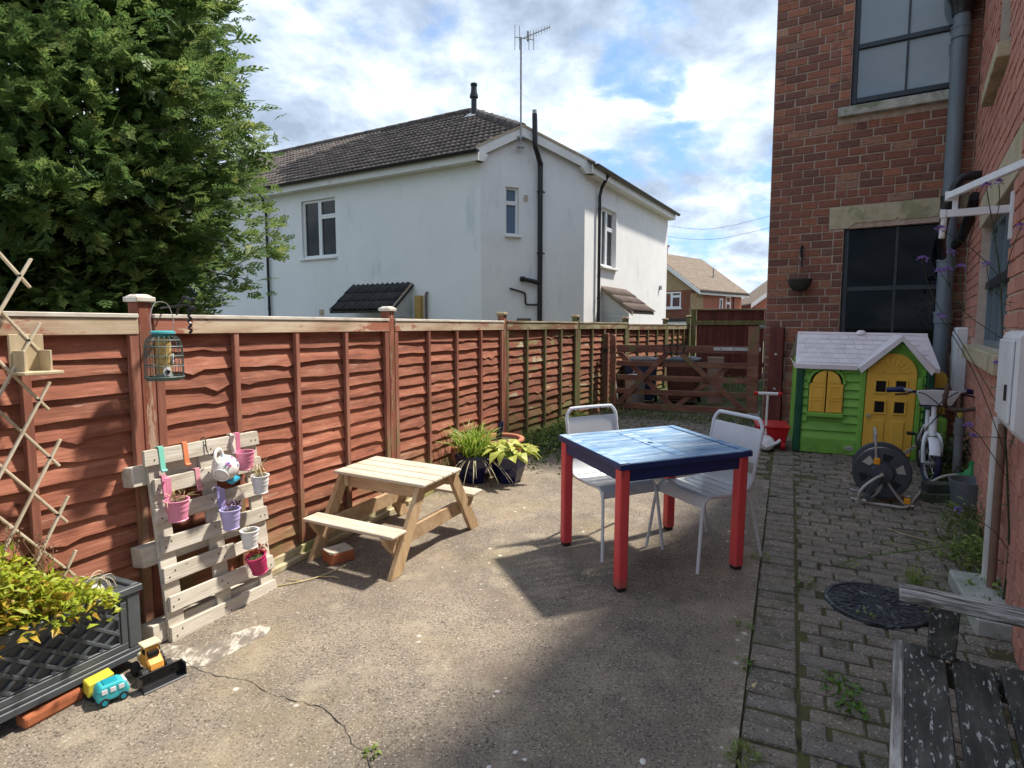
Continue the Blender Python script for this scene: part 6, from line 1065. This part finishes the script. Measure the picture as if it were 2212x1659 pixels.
def leafmat(name, c, var=.35, trans=.3, rough=.5, extra=None):
    lo = tuple(x*(1-var) for x in c); hi = tuple(x*(1+var) for x in c); return mat(name, [(.3, lo), (.5, c), (.7, extra or hi)], scale=11, rough=rough, bump=0, trans=trans, coords='World', detail=4, nrough=.75)
def plant(name, lab, cat, M=None, group=None): return thing(name, lab, cat, M or Matrix(), group)
def up_dirs(n, spread, rng): a = rng.uniform(0, 2*np.pi, n); s = np.abs(rng.normal(0, spread, n)); return np.stack([np.cos(a)*np.sin(s), np.sin(a)*np.sin(s), np.cos(s)], 1)
# ------------------------------------------------------------------ conifer
M_bark = mat('conifer_bark', [(.3, (.05, .035, .025)), (.7, (.11, .08, .055))], scale=8, stretch=(2, 2, .4), rough=.95, bump=.6)
M_con = mat('conifer_foliage', [(.30, (.045, .095, .036)), (.44, (.105, .18, .055)), (.56, (.195, .275, .082)), (.68, (.42, .44, .15))], scale=2.6, coords='World', detail=7, nrough=.72, rough=.5, bump=0, trans=.48)
TX0, TY0 = -5.72, 7.9; TB = Vector((TX0, TY0, .2))
ct = thing('conifer_tree', 'large dense green conifer towering over the fence on the left', 'tree', T(*TB))
part('trunk', M_bark, ct, MB().tube(spline([(0, 0, -.1), (.05, 0, 2), (0, .05, 5), (0, 0, 8.6)], 5), [.28-.017*k for k in range(16)], 10), smooth=True)
def crown_r(z):      # z above the trunk foot
    return float(np.interp(z, [1.1, 1.7, 2.4, 3.2, 4.0, 4.9, 5.8, 7.0, 8.2, 9.2], [1.4, 1.8, 2.25, 2.6, 2.6, 2.42, 2.05, 1.5, .9, .15]))
rng = np.random.default_rng(5)
def plume(rng):
    """flat spray of scale leaves: a rachis with alternate tapering side shoots, unit length along x"""
    V = []; F = []
    def strip(a, b, w):
        a, b = np.array(a), np.array(b); d = b-a; d /= np.linalg.norm(d); s = np.cross(d, [0, 0, 1.]); s /= np.linalg.norm(s); m = a*.5+b*.5; i = len(V)
        V.extend([a-s*w*.35, a+s*w*.35, m+s*w*.5+[0, 0, w*.25], m-s*w*.5+[0, 0, w*.25], b]); F.extend([(i, i+1, i+2), (i, i+2, i+3), (i+3, i+2, i+4)])
    strip((0, 0, 0), (1, 0, -.06), .07)
    n = 8
    for k in range(n):
        t = .08+.86*k/n; s_ = 1 if k % 2 else -1; ln = (.46*(1-t)**.7+.08)*rng.uniform(.8, 1.15); an = rng.uniform(.55, .85); dz = rng.uniform(-.10, .12); b = (t+ln*math.cos(an), s_*ln*math.sin(an), -.05*t+dz*ln)
        strip((t, 0, -.05*t), b, .115)
        for q in range(1):
            u = .5; c = (t+ln*u*math.cos(an), s_*ln*u*math.sin(an), -.05*t+dz*ln*u); l2 = ln*.42; a2 = an+(.6 if k % 4 < 2 else -.6); strip(c, (c[0]+l2*math.cos(a2), c[1]+s_*l2*math.sin(a2), c[2]+rng.uniform(-.06, .08)*ln), .095)
    return np.array(V), np.array(F)
PLU = [plume(rng) for _ in range(5)]
Ps, Ds, Sc = [], [], []
limbs = MB()
nb = 1750
for i in range(nb):
    z = 1.0+8.0*(rng.random()**1.15); a = rng.uniform(0, 2*np.pi)
    # the far back of the crown is never seen : thin it
    if math.sin(a) > .75 and rng.random() < .7: continue
    Rr = crown_r(z)*(.86+.22*noise.noise(Vector((math.cos(a)*1.7, math.sin(a)*1.7, z*.95)))+rng.normal(0, .06)); d = np.array([math.cos(a), math.sin(a), 0.]); rise = rng.uniform(.05, .32)+(.25 if z > 6 else 0)
    z0 = z-Rr*rise*.4
    def bp_(t): return np.array([d[0]*Rr*t, d[1]*Rr*t, z0+Rr*rise*t-.20*Rr*t*t*(1 if z < 5 else .4)])
    if i % 5 == 0: limbs.tube([bp_(t) for t in (.0, .35, .7, .95)], [.03, .022, .012, .004], 5, cap=False)
    npl = int(16+10*rng.random())
    for k in range(npl):
        t = .40+.60*rng.random()**.75; p = bp_(t); side = rng.normal(0, .30, 3)*Rr*.26*(1.15-t*.5); side[2] *= .7; p = p+side
        dd = d*rng.uniform(.5, 1.1)+np.array([0, 0, rng.uniform(.0, .65)])+rng.normal(0, .38, 3)
        Ps.append(p); Ds.append(dd); Sc.append(rng.uniform(.12, .25)*(1.1 if t > .8 else .95))
    for k in range(4):
        t = rng.uniform(.25, .66); p = bp_(t)+rng.normal(0, .18, 3); Ps.append(p); Ds.append(d+rng.normal(0, .6, 3)); Sc.append(rng.uniform(.34, .55))
    # leader tip
    Ps.append(bp_(.97)); Ds.append(d+np.array([0, 0, .35])); Sc.append(rng.uniform(.2, .36))
Ps, Ds, Sc = np.array(Ps), np.array(Ds), np.array(Sc); X, Y, Z = frames(Ds, rng, .55); VV, FFc = [], []; off = 0; pick = rng.integers(0, 5, len(Ps))
for q in range(5):
    pv, pf = PLU[q]; m_ = pick == q; n = m_.sum(); s_ = Sc[m_][:, None, None]
    W_ = Ps[m_][:, None, :]+s_*(pv[None, :, :1]*X[m_][:, None, :]+pv[None, :, 1:2]*Y[m_][:, None, :]+(pv[None, :, 2:3]-.16*pv[None, :, :1]**2)*Z[m_][:, None, :]); VV.append(W_.reshape(-1, 3)); FFc.append((pf[None]+(np.arange(n)*len(pv))[:, None, None]+off).reshape(-1, 3)); off += n*len(pv)
print('conifer sprays', len(Ps), 'tris', sum(len(f) for f in FFc))
mobj('crown', npmesh('crown', np.concatenate(VV), np.concatenate(FFc)), M_con, ct); part('limbs', M_bark, ct, limbs, smooth=True)
# ------------------------------------------------------------------ planter shrub
rng = np.random.default_rng(21)
M_ygl = leafmat('yellow_green_leaf', (.34, .42, .035), .4, .35, extra=(.62, .50, .06)); M_sprig = leafmat('dead_flower_spike', (.20, .12, .07), .4, .1)
ps = plant('leafy_shrub', 'yellow green leafy shrub with dead flower spikes filling the trough planter', 'plant', PLM @ T(-.55, .12, PLH-.06)); n = 3400
px = rng.uniform(-.55, .42, n); hmax = np.interp(px, [-.55, -.2, .1, .25, .42], [.36, .40, .34, .17, .06]); pz = hmax*rng.random(n)**.75; py = rng.normal(0, .075, n)+(-.04*(pz > .03)); 
P = np.stack([px+rng.normal(0, .02, n), py, pz], 1); D = np.stack([rng.normal(0, .7, n), rng.normal(-.25, .7, n), rng.uniform(-.1, .9, n)], 1); V, F = leaves(P, D, rng.uniform(.022, .062, n), rng.uniform(.010, .024, n), rng); mobj('foliage', npmesh('foliage', V, F), M_ygl, ps)
n = 520; px = rng.uniform(-.5, .36, n); P = np.stack([px, rng.normal(-.05, .06, n), np.interp(px, [-.55, -.2, .1, .25, .42], [.30, .34, .28, .14, .06])*rng.random(n)], 1); V, F = leaves(P, np.stack([rng.normal(0, .7, n), rng.normal(-.4, .6, n), rng.uniform(-.3, .6, n)], 1), rng.uniform(.03, .07, n), rng.uniform(.016, .034, n), rng); mobj('faded_leaves', npmesh('faded_leaves', V, F), leafmat('golden_faded_leaf', (.58, .40, .05), .4, .35, extra=(.40, .20, .06)), ps)
m = MB()
for k in range(34): x = rng.uniform(-.5, .34); h = float(np.interp(x, [-.55, -.2, .1, .34], [.40, .45, .42, .2])); m.tube([(x, rng.normal(0, .03), 0), (x+rng.normal(0, .02), rng.normal(-.02, .03), h*.6), (x+rng.normal(0, .04), rng.normal(-.02, .04), h+rng.uniform(-.05, .05))], [.003, .0025, .0015], 4)
part('stems', M_sprig, ps, m); n = 700; k = rng.integers(0, 26, n); bx = rng.uniform(-.5, .32, 26)[k]; hb_ = np.interp(bx, [-.55, -.2, .1, .32], [.42, .47, .43, .26]); t = rng.random(n)
P = np.stack([bx+rng.normal(0, .012, n), -.02+((k*37 % 11)-5)*.012+rng.normal(0, .008, n), hb_*(.72+.36*t)], 1); V, F = leaves(P, up_dirs(n, .8, rng), rng.uniform(.008, .018, n), rng.uniform(.004, .009, n), rng); mobj('dead_flowers', npmesh('dead_flowers', V, F), M_sprig, ps)['kind'] = 'stuff'
m = MB()
for k in range(16): a = rng.uniform(0, 6.28); l = rng.uniform(.06, .14); x0 = rng.uniform(.28, .48); m.tube(spline([(x0, rng.normal(.02, .03), .01), (x0+.3*l*math.cos(a), .02+.3*l*math.sin(a), .7*l), (x0+.8*l*math.cos(a), .02+.8*l*math.sin(a), .75*l), (x0+l*math.cos(a), .02+l*math.sin(a), .35*l)], 3), .0022, 4)
tag(m.build('dry_bulb_stems', paint('straw', (.52, .46, .34), .2, .8), M=PLM @ T(-.55, .12, PLH-.05)), 'curling dry bulb stems beside the shells in the planter', 'plant')
# dry stems in hanging pots
M_straw = mat('dry_straw', [(.3, (.42, .32, .14)), (.7, (.62, .52, .30))], scale=9, rough=.85, bump=0)
def dry(x, z, out, n, L, spread, lab):
    P = np.stack([rng.normal(0, .02, n), rng.normal(0, .02, n), np.zeros(n)], 1); V, F = blades(P, up_dirs(n, spread, rng), rng.uniform(.5, 1, n)*L, np.full(n, .004), rng, .55); o = mobj('dry_grass', npmesh('dry_grass', V, F), M_straw, M=hung(x, z-.012, out)); tag(o, lab, 'plant', 'dead plants in the hanging pots')
dry(.068, .68, .062, 40, .10, .7, 'dead grass spilling over the pink pot'); dry(.532, .695, .085, 26, .17, .28, 'tall dead stems in the upper white pot'); dry(.432, .425, .075, 6, .05, .6, 'few withered stems in the lower white pot')
o = plant('withered_plant', 'small purple withered plant in the lilac pot', 'plant', hung(.343, .555, .062)); n = 60; V, F = leaves(np.stack([rng.normal(0, .025, n)+.01, rng.normal(0, .02, n), rng.uniform(0, .02, n)], 1), up_dirs(n, .9, rng), rng.uniform(.01, .028, n), rng.uniform(.006, .012, n), rng); mobj('foliage', npmesh('foliage', V, F), leafmat('purple_leaf', (.16, .10, .15), .4, .2), o)
o = plant('withered_plant', 'rusty red withered plant in the magenta pot', 'plant', hung(.485, .27, .065)); n = 50; V, F = leaves(np.stack([rng.normal(0, .025, n), rng.normal(0, .02, n), rng.uniform(0, .03, n)], 1), up_dirs(n, .9, rng), rng.uniform(.015, .04, n), rng.uniform(.008, .014, n), rng); mobj('foliage', npmesh('foliage', V, F), leafmat('rust_leaf', (.30, .07, .03), .4, .2), o)
# ------------------------------------------------------------------ pots at the fence
M_cobalt = paint('cobalt_glaze', (.006, .008, .06), .2, .12, .0, spec=.6); M_terra = mat('terracotta', [(.3, (.34, .12, .065)), (.7, (.48, .20, .12))], scale=6, rough=.9, bump=.2, over=[dict(col=(.55, .42, .34), scale=6, lo=.6, hi=.72, amt=.4)])
def bigpot(x, y, rz, r, h, mt, lab, n=6, rim=0): 
    o = thing('flower_pot', lab, 'flower pot', GM(x, y, rz), 'pots standing along the fence'); part('body', mt, o, MB().lathe([(0, 0), (r*.66, 0), (r*.72, .02), (r*.98, h*.62), (r, h*.9), (r*1.02+rim, h*.9), (r*1.02+rim, h), (r*.88, h), (r*.8, h*.86), (0, h*.86)], n, cap=(False, False)), bevel=.008, seg=2, smooth=n > 8); part('soil', M_earth, o, MB().lathe([(r*.84, h*.88), (.01, h*.91)], n, cap=(False, True))); return o
bigpot(-.335, 5.42, 10, .17, .25, M_cobalt, 'cobalt blue pot holding the strappy grass plant'); bigpot(-.03, 5.41, 0, .155, .24, M_cobalt, 'cobalt blue pot holding the hosta'); bigpot(-.10, 5.86, 0, .20, .30, M_terra, 'terracotta bowl behind the blue pots', 28, .015); bigpot(-.52, 5.72, 0, .17, .28, M_terra, 'terracotta pot half hidden behind the grass plant', 28, .012)
tag(MB().tube([(0, 0, 0), (.02, .0, .13), (.035, 0, .17)], [.03, .026, .012], 12).build('bottle', M_cobalt, smooth=True, M=GM(-.13, 5.9, 0, .28)), 'dark bottle neck standing up in the terracotta bowl', 'bottle')
M_lily = leafmat('strappy_green_leaf', (.26, .40, .05), .4, .35, extra=(.56, .60, .16)); g = plant('strappy_plant', 'lime green strappy leaved plant in the left blue pot', 'plant', GM(-.335, 5.42, 0, .21)); n = 210
P = np.stack([rng.normal(0, .05, n), rng.normal(0, .05, n), np.zeros(n)], 1); V, F = blades(P, up_dirs(n, .30, rng), rng.uniform(.24, .52, n), rng.uniform(.010, .018, n), rng, .5, 7); mobj('leaf_blades', npmesh('leaf_blades', V, F), M_lily, g)
n = 16; a = rng.uniform(-2.6, -.3, n); P = np.stack([np.cos(a)*.13, np.sin(a)*.13, np.full(n, .01)], 1); D = np.stack([np.cos(a)*.9, np.sin(a)*.9, np.full(n, .35)], 1); V, F = blades(P, D, rng.uniform(.12, .22, n), np.full(n, .009), rng, 1.5, 7); mobj('dead_blades', npmesh('dead_blades', V, F), mat('bleached_blade', [(.3, (.46, .40, .24)), (.7, (.66, .60, .44))], bump=0, trans=.2), g)
M_hos = leafmat('hosta_leaf', (.50, .54, .11), .25, .35, extra=(.76, .72, .34)); ho = plant('hosta', 'yellow variegated hosta spilling from the right blue pot', 'plant', GM(-.03, 5.41, 0, .21)); n = 56; a = rng.uniform(0, 6.28, n); r_ = rng.uniform(.02, .18, n)
P = np.stack([np.cos(a)*r_, np.sin(a)*r_, .10-.35*r_+rng.uniform(0, .05, n)], 1); D = np.stack([np.cos(a), np.sin(a), rng.uniform(-.5, .5, n)], 1); V, F = leaves(P, D, rng.uniform(.09, .16, n), rng.uniform(.06, .10, n), rng, .35, .12, .35)
mobj('leaves', npmesh('leaves', V, F), M_hos, ho); m = MB()
for k in range(18): m.tube([(0, 0, 0), (.6*P[k][0], .6*P[k][1], .06), tuple(P[k])], .003, 4)
part('stalks', M_lily, ho, m)
o = plant('dry_leaf', 'curled purple brown dead leaf hanging between the blue pots', 'leaf', GM(-.20, 5.22, 0, .1)); V, F = leaves(np.array([[0, 0, 0], [.01, 0, .02], [-.02, 0, .01]]), np.array([[.3, 0, -1], [.6, -.1, -.5], [-.2, 0, -1.]]), np.array([.11, .10, .1]), np.array([.05, .05, .04]), rng, .4); mobj('blade', npmesh('blade', V, F), leafmat('dead_leaf', (.16, .09, .07), .3, .1), o)
# ------------------------------------------------------------------ tall verbena at the wall
M_vst = paint('dark_green_stem', (.035, .05, .02), .3, .7, 0); M_vfl = mat('purple_flower', [(.3, (.16, .08, .34)), (.7, (.36, .24, .58))], scale=40, bump=0, rough=.7)
vb = plant('verbena', 'tall airy verbena with small purple flower heads in front of the brick wall', 'plant', T(2.52, 3.06, gz(3.06))); 
def V3(x, z, y=3.05): return Vector((x-2.52, y-3.06, z-gz(3.06)))
main = [V3(2.53, .13, 3.06), V3(2.535, .47), V3(2.50, .85), V3(2.463, 1.16), V3(2.43, 1.5), V3(2.389, 1.85), V3(2.34, 2.08), V3(2.29, 2.285)]; part('stem', M_vst, vb, MB().tube(spline(main, 5), [.0055-.0001*k for k in range(36)], 6), smooth=True)
def branch(a, mids, tip): part('stem', M_vst, vb, MB().tube(spline([a]+mids+[tip], 5), .0020, 5)); return tip
tips = [branch(V3(2.463, 1.16), [V3(2.28, 1.5, 3.1), V3(2.12, 1.75, 3.12)], V3(2.003, 1.934)), branch(V3(2.42, 1.55), [V3(2.25, 1.68, 3.08), V3(2.15, 1.8)], V3(2.133, 1.885)), branch(V3(2.25, 1.68, 3.08), [V3(2.15, 1.80)], V3(2.092, 1.876)), branch(V3(2.25, 1.68, 3.08), [V3(2.2, 1.8)], V3(2.193, 1.896)), branch(V3(2.2, 1.8), [V3(2.16, 1.9)], V3(2.141, 1.965)), branch(V3(2.389, 1.85), [V3(2.25, 1.98)], V3(2.082, 2.081)), branch(V3(2.49, .95), [V3(2.3, 1.3, 3.0), V3(2.2, 1.5, 3.02)], V3(2.109, 1.655)), branch(V3(2.40, 1.75), [V3(2.34, 1.82)], V3(2.319, 1.91)), branch(V3(2.50, 1.0), [V3(2.46, 1.25, 2.95)], V3(2.407, 1.423)), branch(V3(2.45, 1.35), [V3(2.55, 1.6, 2.98), V3(2.62, 1.75, 2.98)], V3(2.60, 2.1)), branch(V3(2.40, 1.75), [V3(2.43, 1.95)], V3(2.472, 2.092)), branch(V3(2.34, 2.08), [V3(2.36, 2.2)], V3(2.35, 2.30)), branch(V3(2.45, 1.35), [V3(2.52, 1.5, 2.9)], V3(2.60, 1.62, 2.9)), branch(V3(2.50, .85), [V3(2.36, 1.0, 3.0), V3(2.3, 1.08, 3.0)], V3(2.25, 1.12, 3.0)), branch(V3(2.535, .47), [V3(2.4, .6, 3.0)], V3(2.264, .679)), branch(V3(2.48, 1.05), [V3(2.35, 1.07, 2.98)], V3(2.25, 1.07, 2.97))]
for i, t_ in enumerate(tips+[main[-1]-V3(2.52, gz(3.06), 3.06)*0]):
    n = 46; dd = up_dirs(n, .9, rng); P = np.array(t_)[None]+dd*np.array([.020, .020, .011])*rng.uniform(.5, 1, n)[:, None]; Vv, Fv = leaves(P, dd, np.full(n, .012), np.full(n, .009), rng); mobj('flower_head', npmesh('flower_head', Vv, Fv), M_vfl, vb)
n = 46; idx = rng.integers(0, 30, n); mp = [tuple(p) for p in spline(main, 5)]; P = np.array([mp[i] for i in idx]); a = rng.uniform(0, 6.28, n); D = np.stack([np.cos(a), np.sin(a), rng.uniform(-.3, .5, n)], 1); Vv, Fv = leaves(P, D, rng.uniform(.03, .08, n), rng.uniform(.005, .010, n), rng, .4); mobj('leaves', npmesh('leaves', Vv, Fv), leafmat('thin_green_leaf', (.06, .09, .025), .3, .2), vb)
# ------------------------------------------------------------------ shrubs and weeds
M_dkl = leafmat('dark_green_leaf', (.045, .095, .025), .45, .2); M_wd = leafmat('weed_leaf', (.11, .21, .035), .4, .3); M_wdl = leafmat('pale_weed_leaf', (.24, .32, .08), .4, .3); M_oliv = leafmat('olive_leaf', (.14, .19, .055), .4, .25)
def bush(name, lab, x, y, n, r, h, mt, L=(.03, .06), Wd=(.015, .03), dz=0., cat='plant', flat=.3, group=None, z0=0):
    o = plant(name, lab, cat, GM(x, y, 0, dz), group); q = rng.random(n); a = rng.uniform(0, 6.28, n); rr_ = r*np.sqrt(rng.random(n)); zz_ = z0+h*q*(1-.5*(rr_/r)**2); P = np.stack([np.cos(a)*rr_, np.sin(a)*rr_, zz_], 1); D = np.stack([np.cos(a)*.8, np.sin(a)*.8, rng.uniform(-.2, 1, n)], 1)+rng.normal(0, .3, (n, 3))
    V, F = leaves(P, D, rng.uniform(*L, n), rng.uniform(*Wd, n), rng); mobj('foliage', npmesh('foliage', V, F), mt, o)
    if h > .05:
        m = MB()
        for k in range(max(3, n//22)): a_ = rng.uniform(0, 6.28); q_ = rng.uniform(.2, .9); m.tube([(0, 0, 0), (.4*r*q_*math.cos(a_), .4*r*q_*math.sin(a_), (h+z0)*.5), (r*q_*math.cos(a_), r*q_*math.sin(a_), (h+z0)*rng.uniform(.6, .95))], .002, 4)
        part('stems', mt, o, m)
    return o
bush('shrub', 'dark leafy shrub growing between the playhouse and the brick wall', 4.02, 5.45, 320, .24, .42, M_dkl, (.06, .13), (.03, .055)); bush('shrub', 'olive leafed low plant under the bicycle beside the playhouse', 3.82, 5.15, 420, .22, .22, M_oliv, (.03, .06), (.014, .03))
bush('wall_plant', 'thin leaved green plant growing at the wall foot by the bucket', 3.02, 3.95, 260, .16, .34, M_oliv, (.04, .08), (.008, .014)); bush('wall_plant', 'pale leafy plant at the wall foot behind the slab', 2.85, 3.62, 200, .16, .2, M_wdl, (.03, .06), (.014, .03)); bush('wall_plant', 'small green plant at the right edge beside the slab', 2.56, 3.2, 130, .10, .12, M_wdl, (.025, .05), (.015, .03))
bush('weed', 'bright green serrated weed growing through the paving by the bench', 1.36, 2.42, 50, .06, .09, M_wd, (.03, .05), (.011, .018)); bush('weed', 'low round leaved weed beside the bench front rail', 1.34, 2.30, 26, .05, .02, M_wd, (.02, .035), (.018, .03)); bush('weed', 'pale rosette weed growing in the concrete crack', -.50, 2.068, 16, .022, .02, M_wdl, (.016, .028), (.014, .022)); bush('weed', 'yellowish grassy weed on the concrete edge at the bottom', .815, 2.05, 120, .045, .04, M_wdl, (.02, .04), (.004, .008))
for i, (x, y, n, lab) in enumerate(((1.035, 2.60, 36, 'small weed in the joint beside the nearest border blocks'), (1.555, 3.74, 44, 'weed tuft beside the right red table leg'), (1.68, 3.42, 26, 'small weed left of the manhole cover'), (1.80, 3.02, 22, 'tiny weed at the near rim of the manhole cover'), (1.62, 3.30, 18, 'flat weed between border and manhole'), (2.22, 3.28, 30, 'weed tuft at the right rim of the manhole cover'), (1.15, 2.92, 20, 'tiny weed along the paving border'), (2.05, 3.62, 26, 'small weed in the paving behind the manhole'))): bush('weed', lab, x, y, n, .035+.01*(i % 3), .03+.015*(i % 2), (M_wd, M_wdl)[i % 2], (.015, .03), (.006, .012), group='small weeds in the paving')
def grass_tuft(lab, x, y, n, L, spread, mt, bend=.7): P = np.stack([rng.normal(0, .02, n), rng.normal(0, .02, n), np.zeros(n)], 1); V, F = blades(P, up_dirs(n, spread, rng), rng.uniform(.5, 1, n)*L, np.full(n, .005), rng, bend); tag(mobj('grass_tuft', npmesh('grass_tuft', V, F), mt, M=GM(x, y)), lab, 'grass', 'grass tufts')
grass_tuft('grass tuft in the paving beside the slab', 2.32, 3.42, 60, .2, .7, M_wdl); grass_tuft('long bent grass blades at the wall foot', 2.75, 3.75, 40, .42, .9, M_wdl, 1.0); grass_tuft('grass tuft against the slab corner', 2.22, 3.05, 40, .12, .7, M_wdl)
tag(MB().tube(spline([(2.72, 3.62, .30), (2.45, 3.6, .27), (2.15, 3.62, .22), (1.95, 3.6, .17)], 5), .0035, 5).build('fallen_stem', M_wd), 'long fallen green stem lying over the paving from the wall', 'stem')
# ground cover strips (uncountable)
def cover(name, lab, n, pts_fn, mt, L, Wd, kind='stuff'):
    P = pts_fn(n); D = up_dirs(len(P), 1.0, rng); V, F = leaves(P, D, rng.uniform(*L, len(P)), rng.uniform(*Wd, len(P)), rng); o = mobj(name, npmesh(name, V, F), mt); tag(o, lab, kind=kind)
def along(fa, fb, off, w, hh):
    def f(n): t = rng.random(n); p = np.array(fa)[None]*(1-t[:, None])+np.array(fb)[None]*t[:, None]; d = np.array(fb)-np.array(fa); d = d/np.linalg.norm(d); nn_ = np.array([d[1], -d[0]]); o = off+np.abs(rng.normal(0, w, n)); x = p[:, 0]+nn_[0]*o; y = p[:, 1]+nn_[1]*o; return np.stack([x, y, S*y+hh*rng.random(n)**1.5], 1)
    return f
cover('ground_cover', 'weeds and ivy along the fence foot beyond the pots', 2600, along(FP[3], FP[4], .05, .30, .12), M_wdl, (.02, .055), (.012, .03)); cover('ground_cover', 'dark weeds along the fence foot beyond the pots', 1800, along((-.35, 6.05), (.7, 7.9), .05, .34, .10), M_dkl, (.02, .055), (.012, .03)); cover('ground_cover', 'weeds along the foot of the farm gate', 1300, along((1.35, 8.85), (3.2, 8.05), .0, .22, .07), M_oliv, (.02, .045), (.01, .025)); cover('ground_cover', 'weeds at the foot of the brick wall', 1500, along((4.1, 5.4), (2.5, 2.95), .03, .10, .07), M_oliv, (.02, .05), (.01, .02)); cover('ground_cover', 'green undergrowth behind the farm gate', 900, along((2.9, 10.6), (4.3, 10.1), 0, .3, .35), M_wd, (.03, .07), (.015, .035))
def area(a0, a1, b0, b1, hh=.004):
    def f(n): a = rng.uniform(a0, a1, n); b = b0+(b1-b0)*rng.random(n); x = PO.x+EDIR.x*a+RDIR.x*b; y = PO.y+EDIR.y*a+RDIR.y*b; k = x < .57+.65*y-.05; return np.stack([x, y, S*y+.004+hh*rng.random(n)], 1)[k]
    return f
M_lit = leafmat('leaf_litter', (.26, .20, .12), .5, .0, extra=(.42, .36, .25)); cover('leaf_litter', 'brown leaf litter scattered over the far block paving', 2600, area(.6, 5.6, -.3, 2.6), M_lit, (.008, .03), (.005, .014)); cover('leaf_litter', 'litter on the far paving by the gate', 1300, area(2.2, 5.8, -2.6, .2), M_lit, (.01, .035), (.006, .016)); cover('leaf_litter', 'brown litter under the brick wall', 1500, area(-.6, 1.4, 1.0, 1.9), M_lit, (.008, .025), (.005, .012)); 
def jointpts(n):
    out = []
    for _ in range(n):
        sc_, p, k = keep[rng.integers(0, 620)]
        if noise.noise(Vector((p.x*2.2, p.y*2.2, 3))) < -.05 and rng.random() < .8: continue
        if rng.random() < .5: q = p+RDIR*rng.uniform(-.1, .1)+EDIR*.05*rng.choice((-1, 1))
        else: q = p+EDIR*rng.uniform(-.05, .05)+RDIR*.1*rng.choice((-1, 1))
        out.append((q.x+rng.normal(0, .004), q.y+rng.normal(0, .004), gz(q.y)-.005+.008*rng.random()))
    return np.array(out)
cover('joint_moss', 'moss and seedlings in the paving joints', 5200, jointpts, M_oliv, (.005, .014), (.004, .009))
# small pale stones and a twig on the concrete
M_peb = paint('white_pebble', (.62, .60, .55), .15, .9, .3)
for i, (x, y, r_, lab) in enumerate(((-.062, 2.42, .011, 'white pebble in the middle of the concrete'), (.012, 2.075, .011, 'white pebble near the bottom left of centre'), (.46, 2.03, .016, 'largest white pebble near the bottom of the concrete'), (-.075, 2.39, .007, 'tiny pebble beside the middle white pebble'), (.045, 2.04, .009, 'pebble right of the bottom pebble'), (-.08, 2.005, .010, 'white pebble at the bottom edge'))): tag(MB().lathe([(0, -.2), (.7, -.1), (1, .15), (.7, .45), (0, .6)], 9, Matrix.Diagonal((r_, r_*.75, r_*.7, 1))).build('pebble', M_peb, smooth=True, M=GM(x, y, 40*i, .001)), lab, 'pebble', 'white pebbles on the concrete')
tag(MB().tube(spline([G3(-1.33, 3.36, .006), G3(-1.2, 3.42, .008), G3(-1.1, 3.5, .01), G3(-1.0, 3.58, .03)], 5), .004, 5).tube(spline([G3(-1.14, 3.47, .008), G3(-1.05, 3.47, .012), G3(-1.0, 3.45, .008)], 4), .003, 5).tube(spline([G3(-1.2, 3.42, .008), G3(-1.3, 3.44, .007)], 4), .003, 5).build('pale_twig', M_straw, smooth=True), 'pale forked twig on the concrete beside the pallet', 'twig')
tag(MB().tube(spline([G3(2.66, 4.25, .008), G3(2.72, 4.1, .01), G3(2.86, 3.95, .012)], 4), .003, 5).build('dry_stalk', M_straw), 'dry pale stalk lying on the block paving', 'twig')
o = plant('dry_leaf', 'curled tan leaf on the paving border near the bottom', 'leaf', GM(1.0, 2.43, 0, .004)); V, F = leaves(np.array([[0, 0, .002], [.005, 0, .002]]), np.array([[.3, .2, .5], [-.6, .1, .4]]), np.array([.035, .03]), np.array([.022, .018]), rng, .4); mobj('blade', npmesh('blade', V, F), M_straw, o)
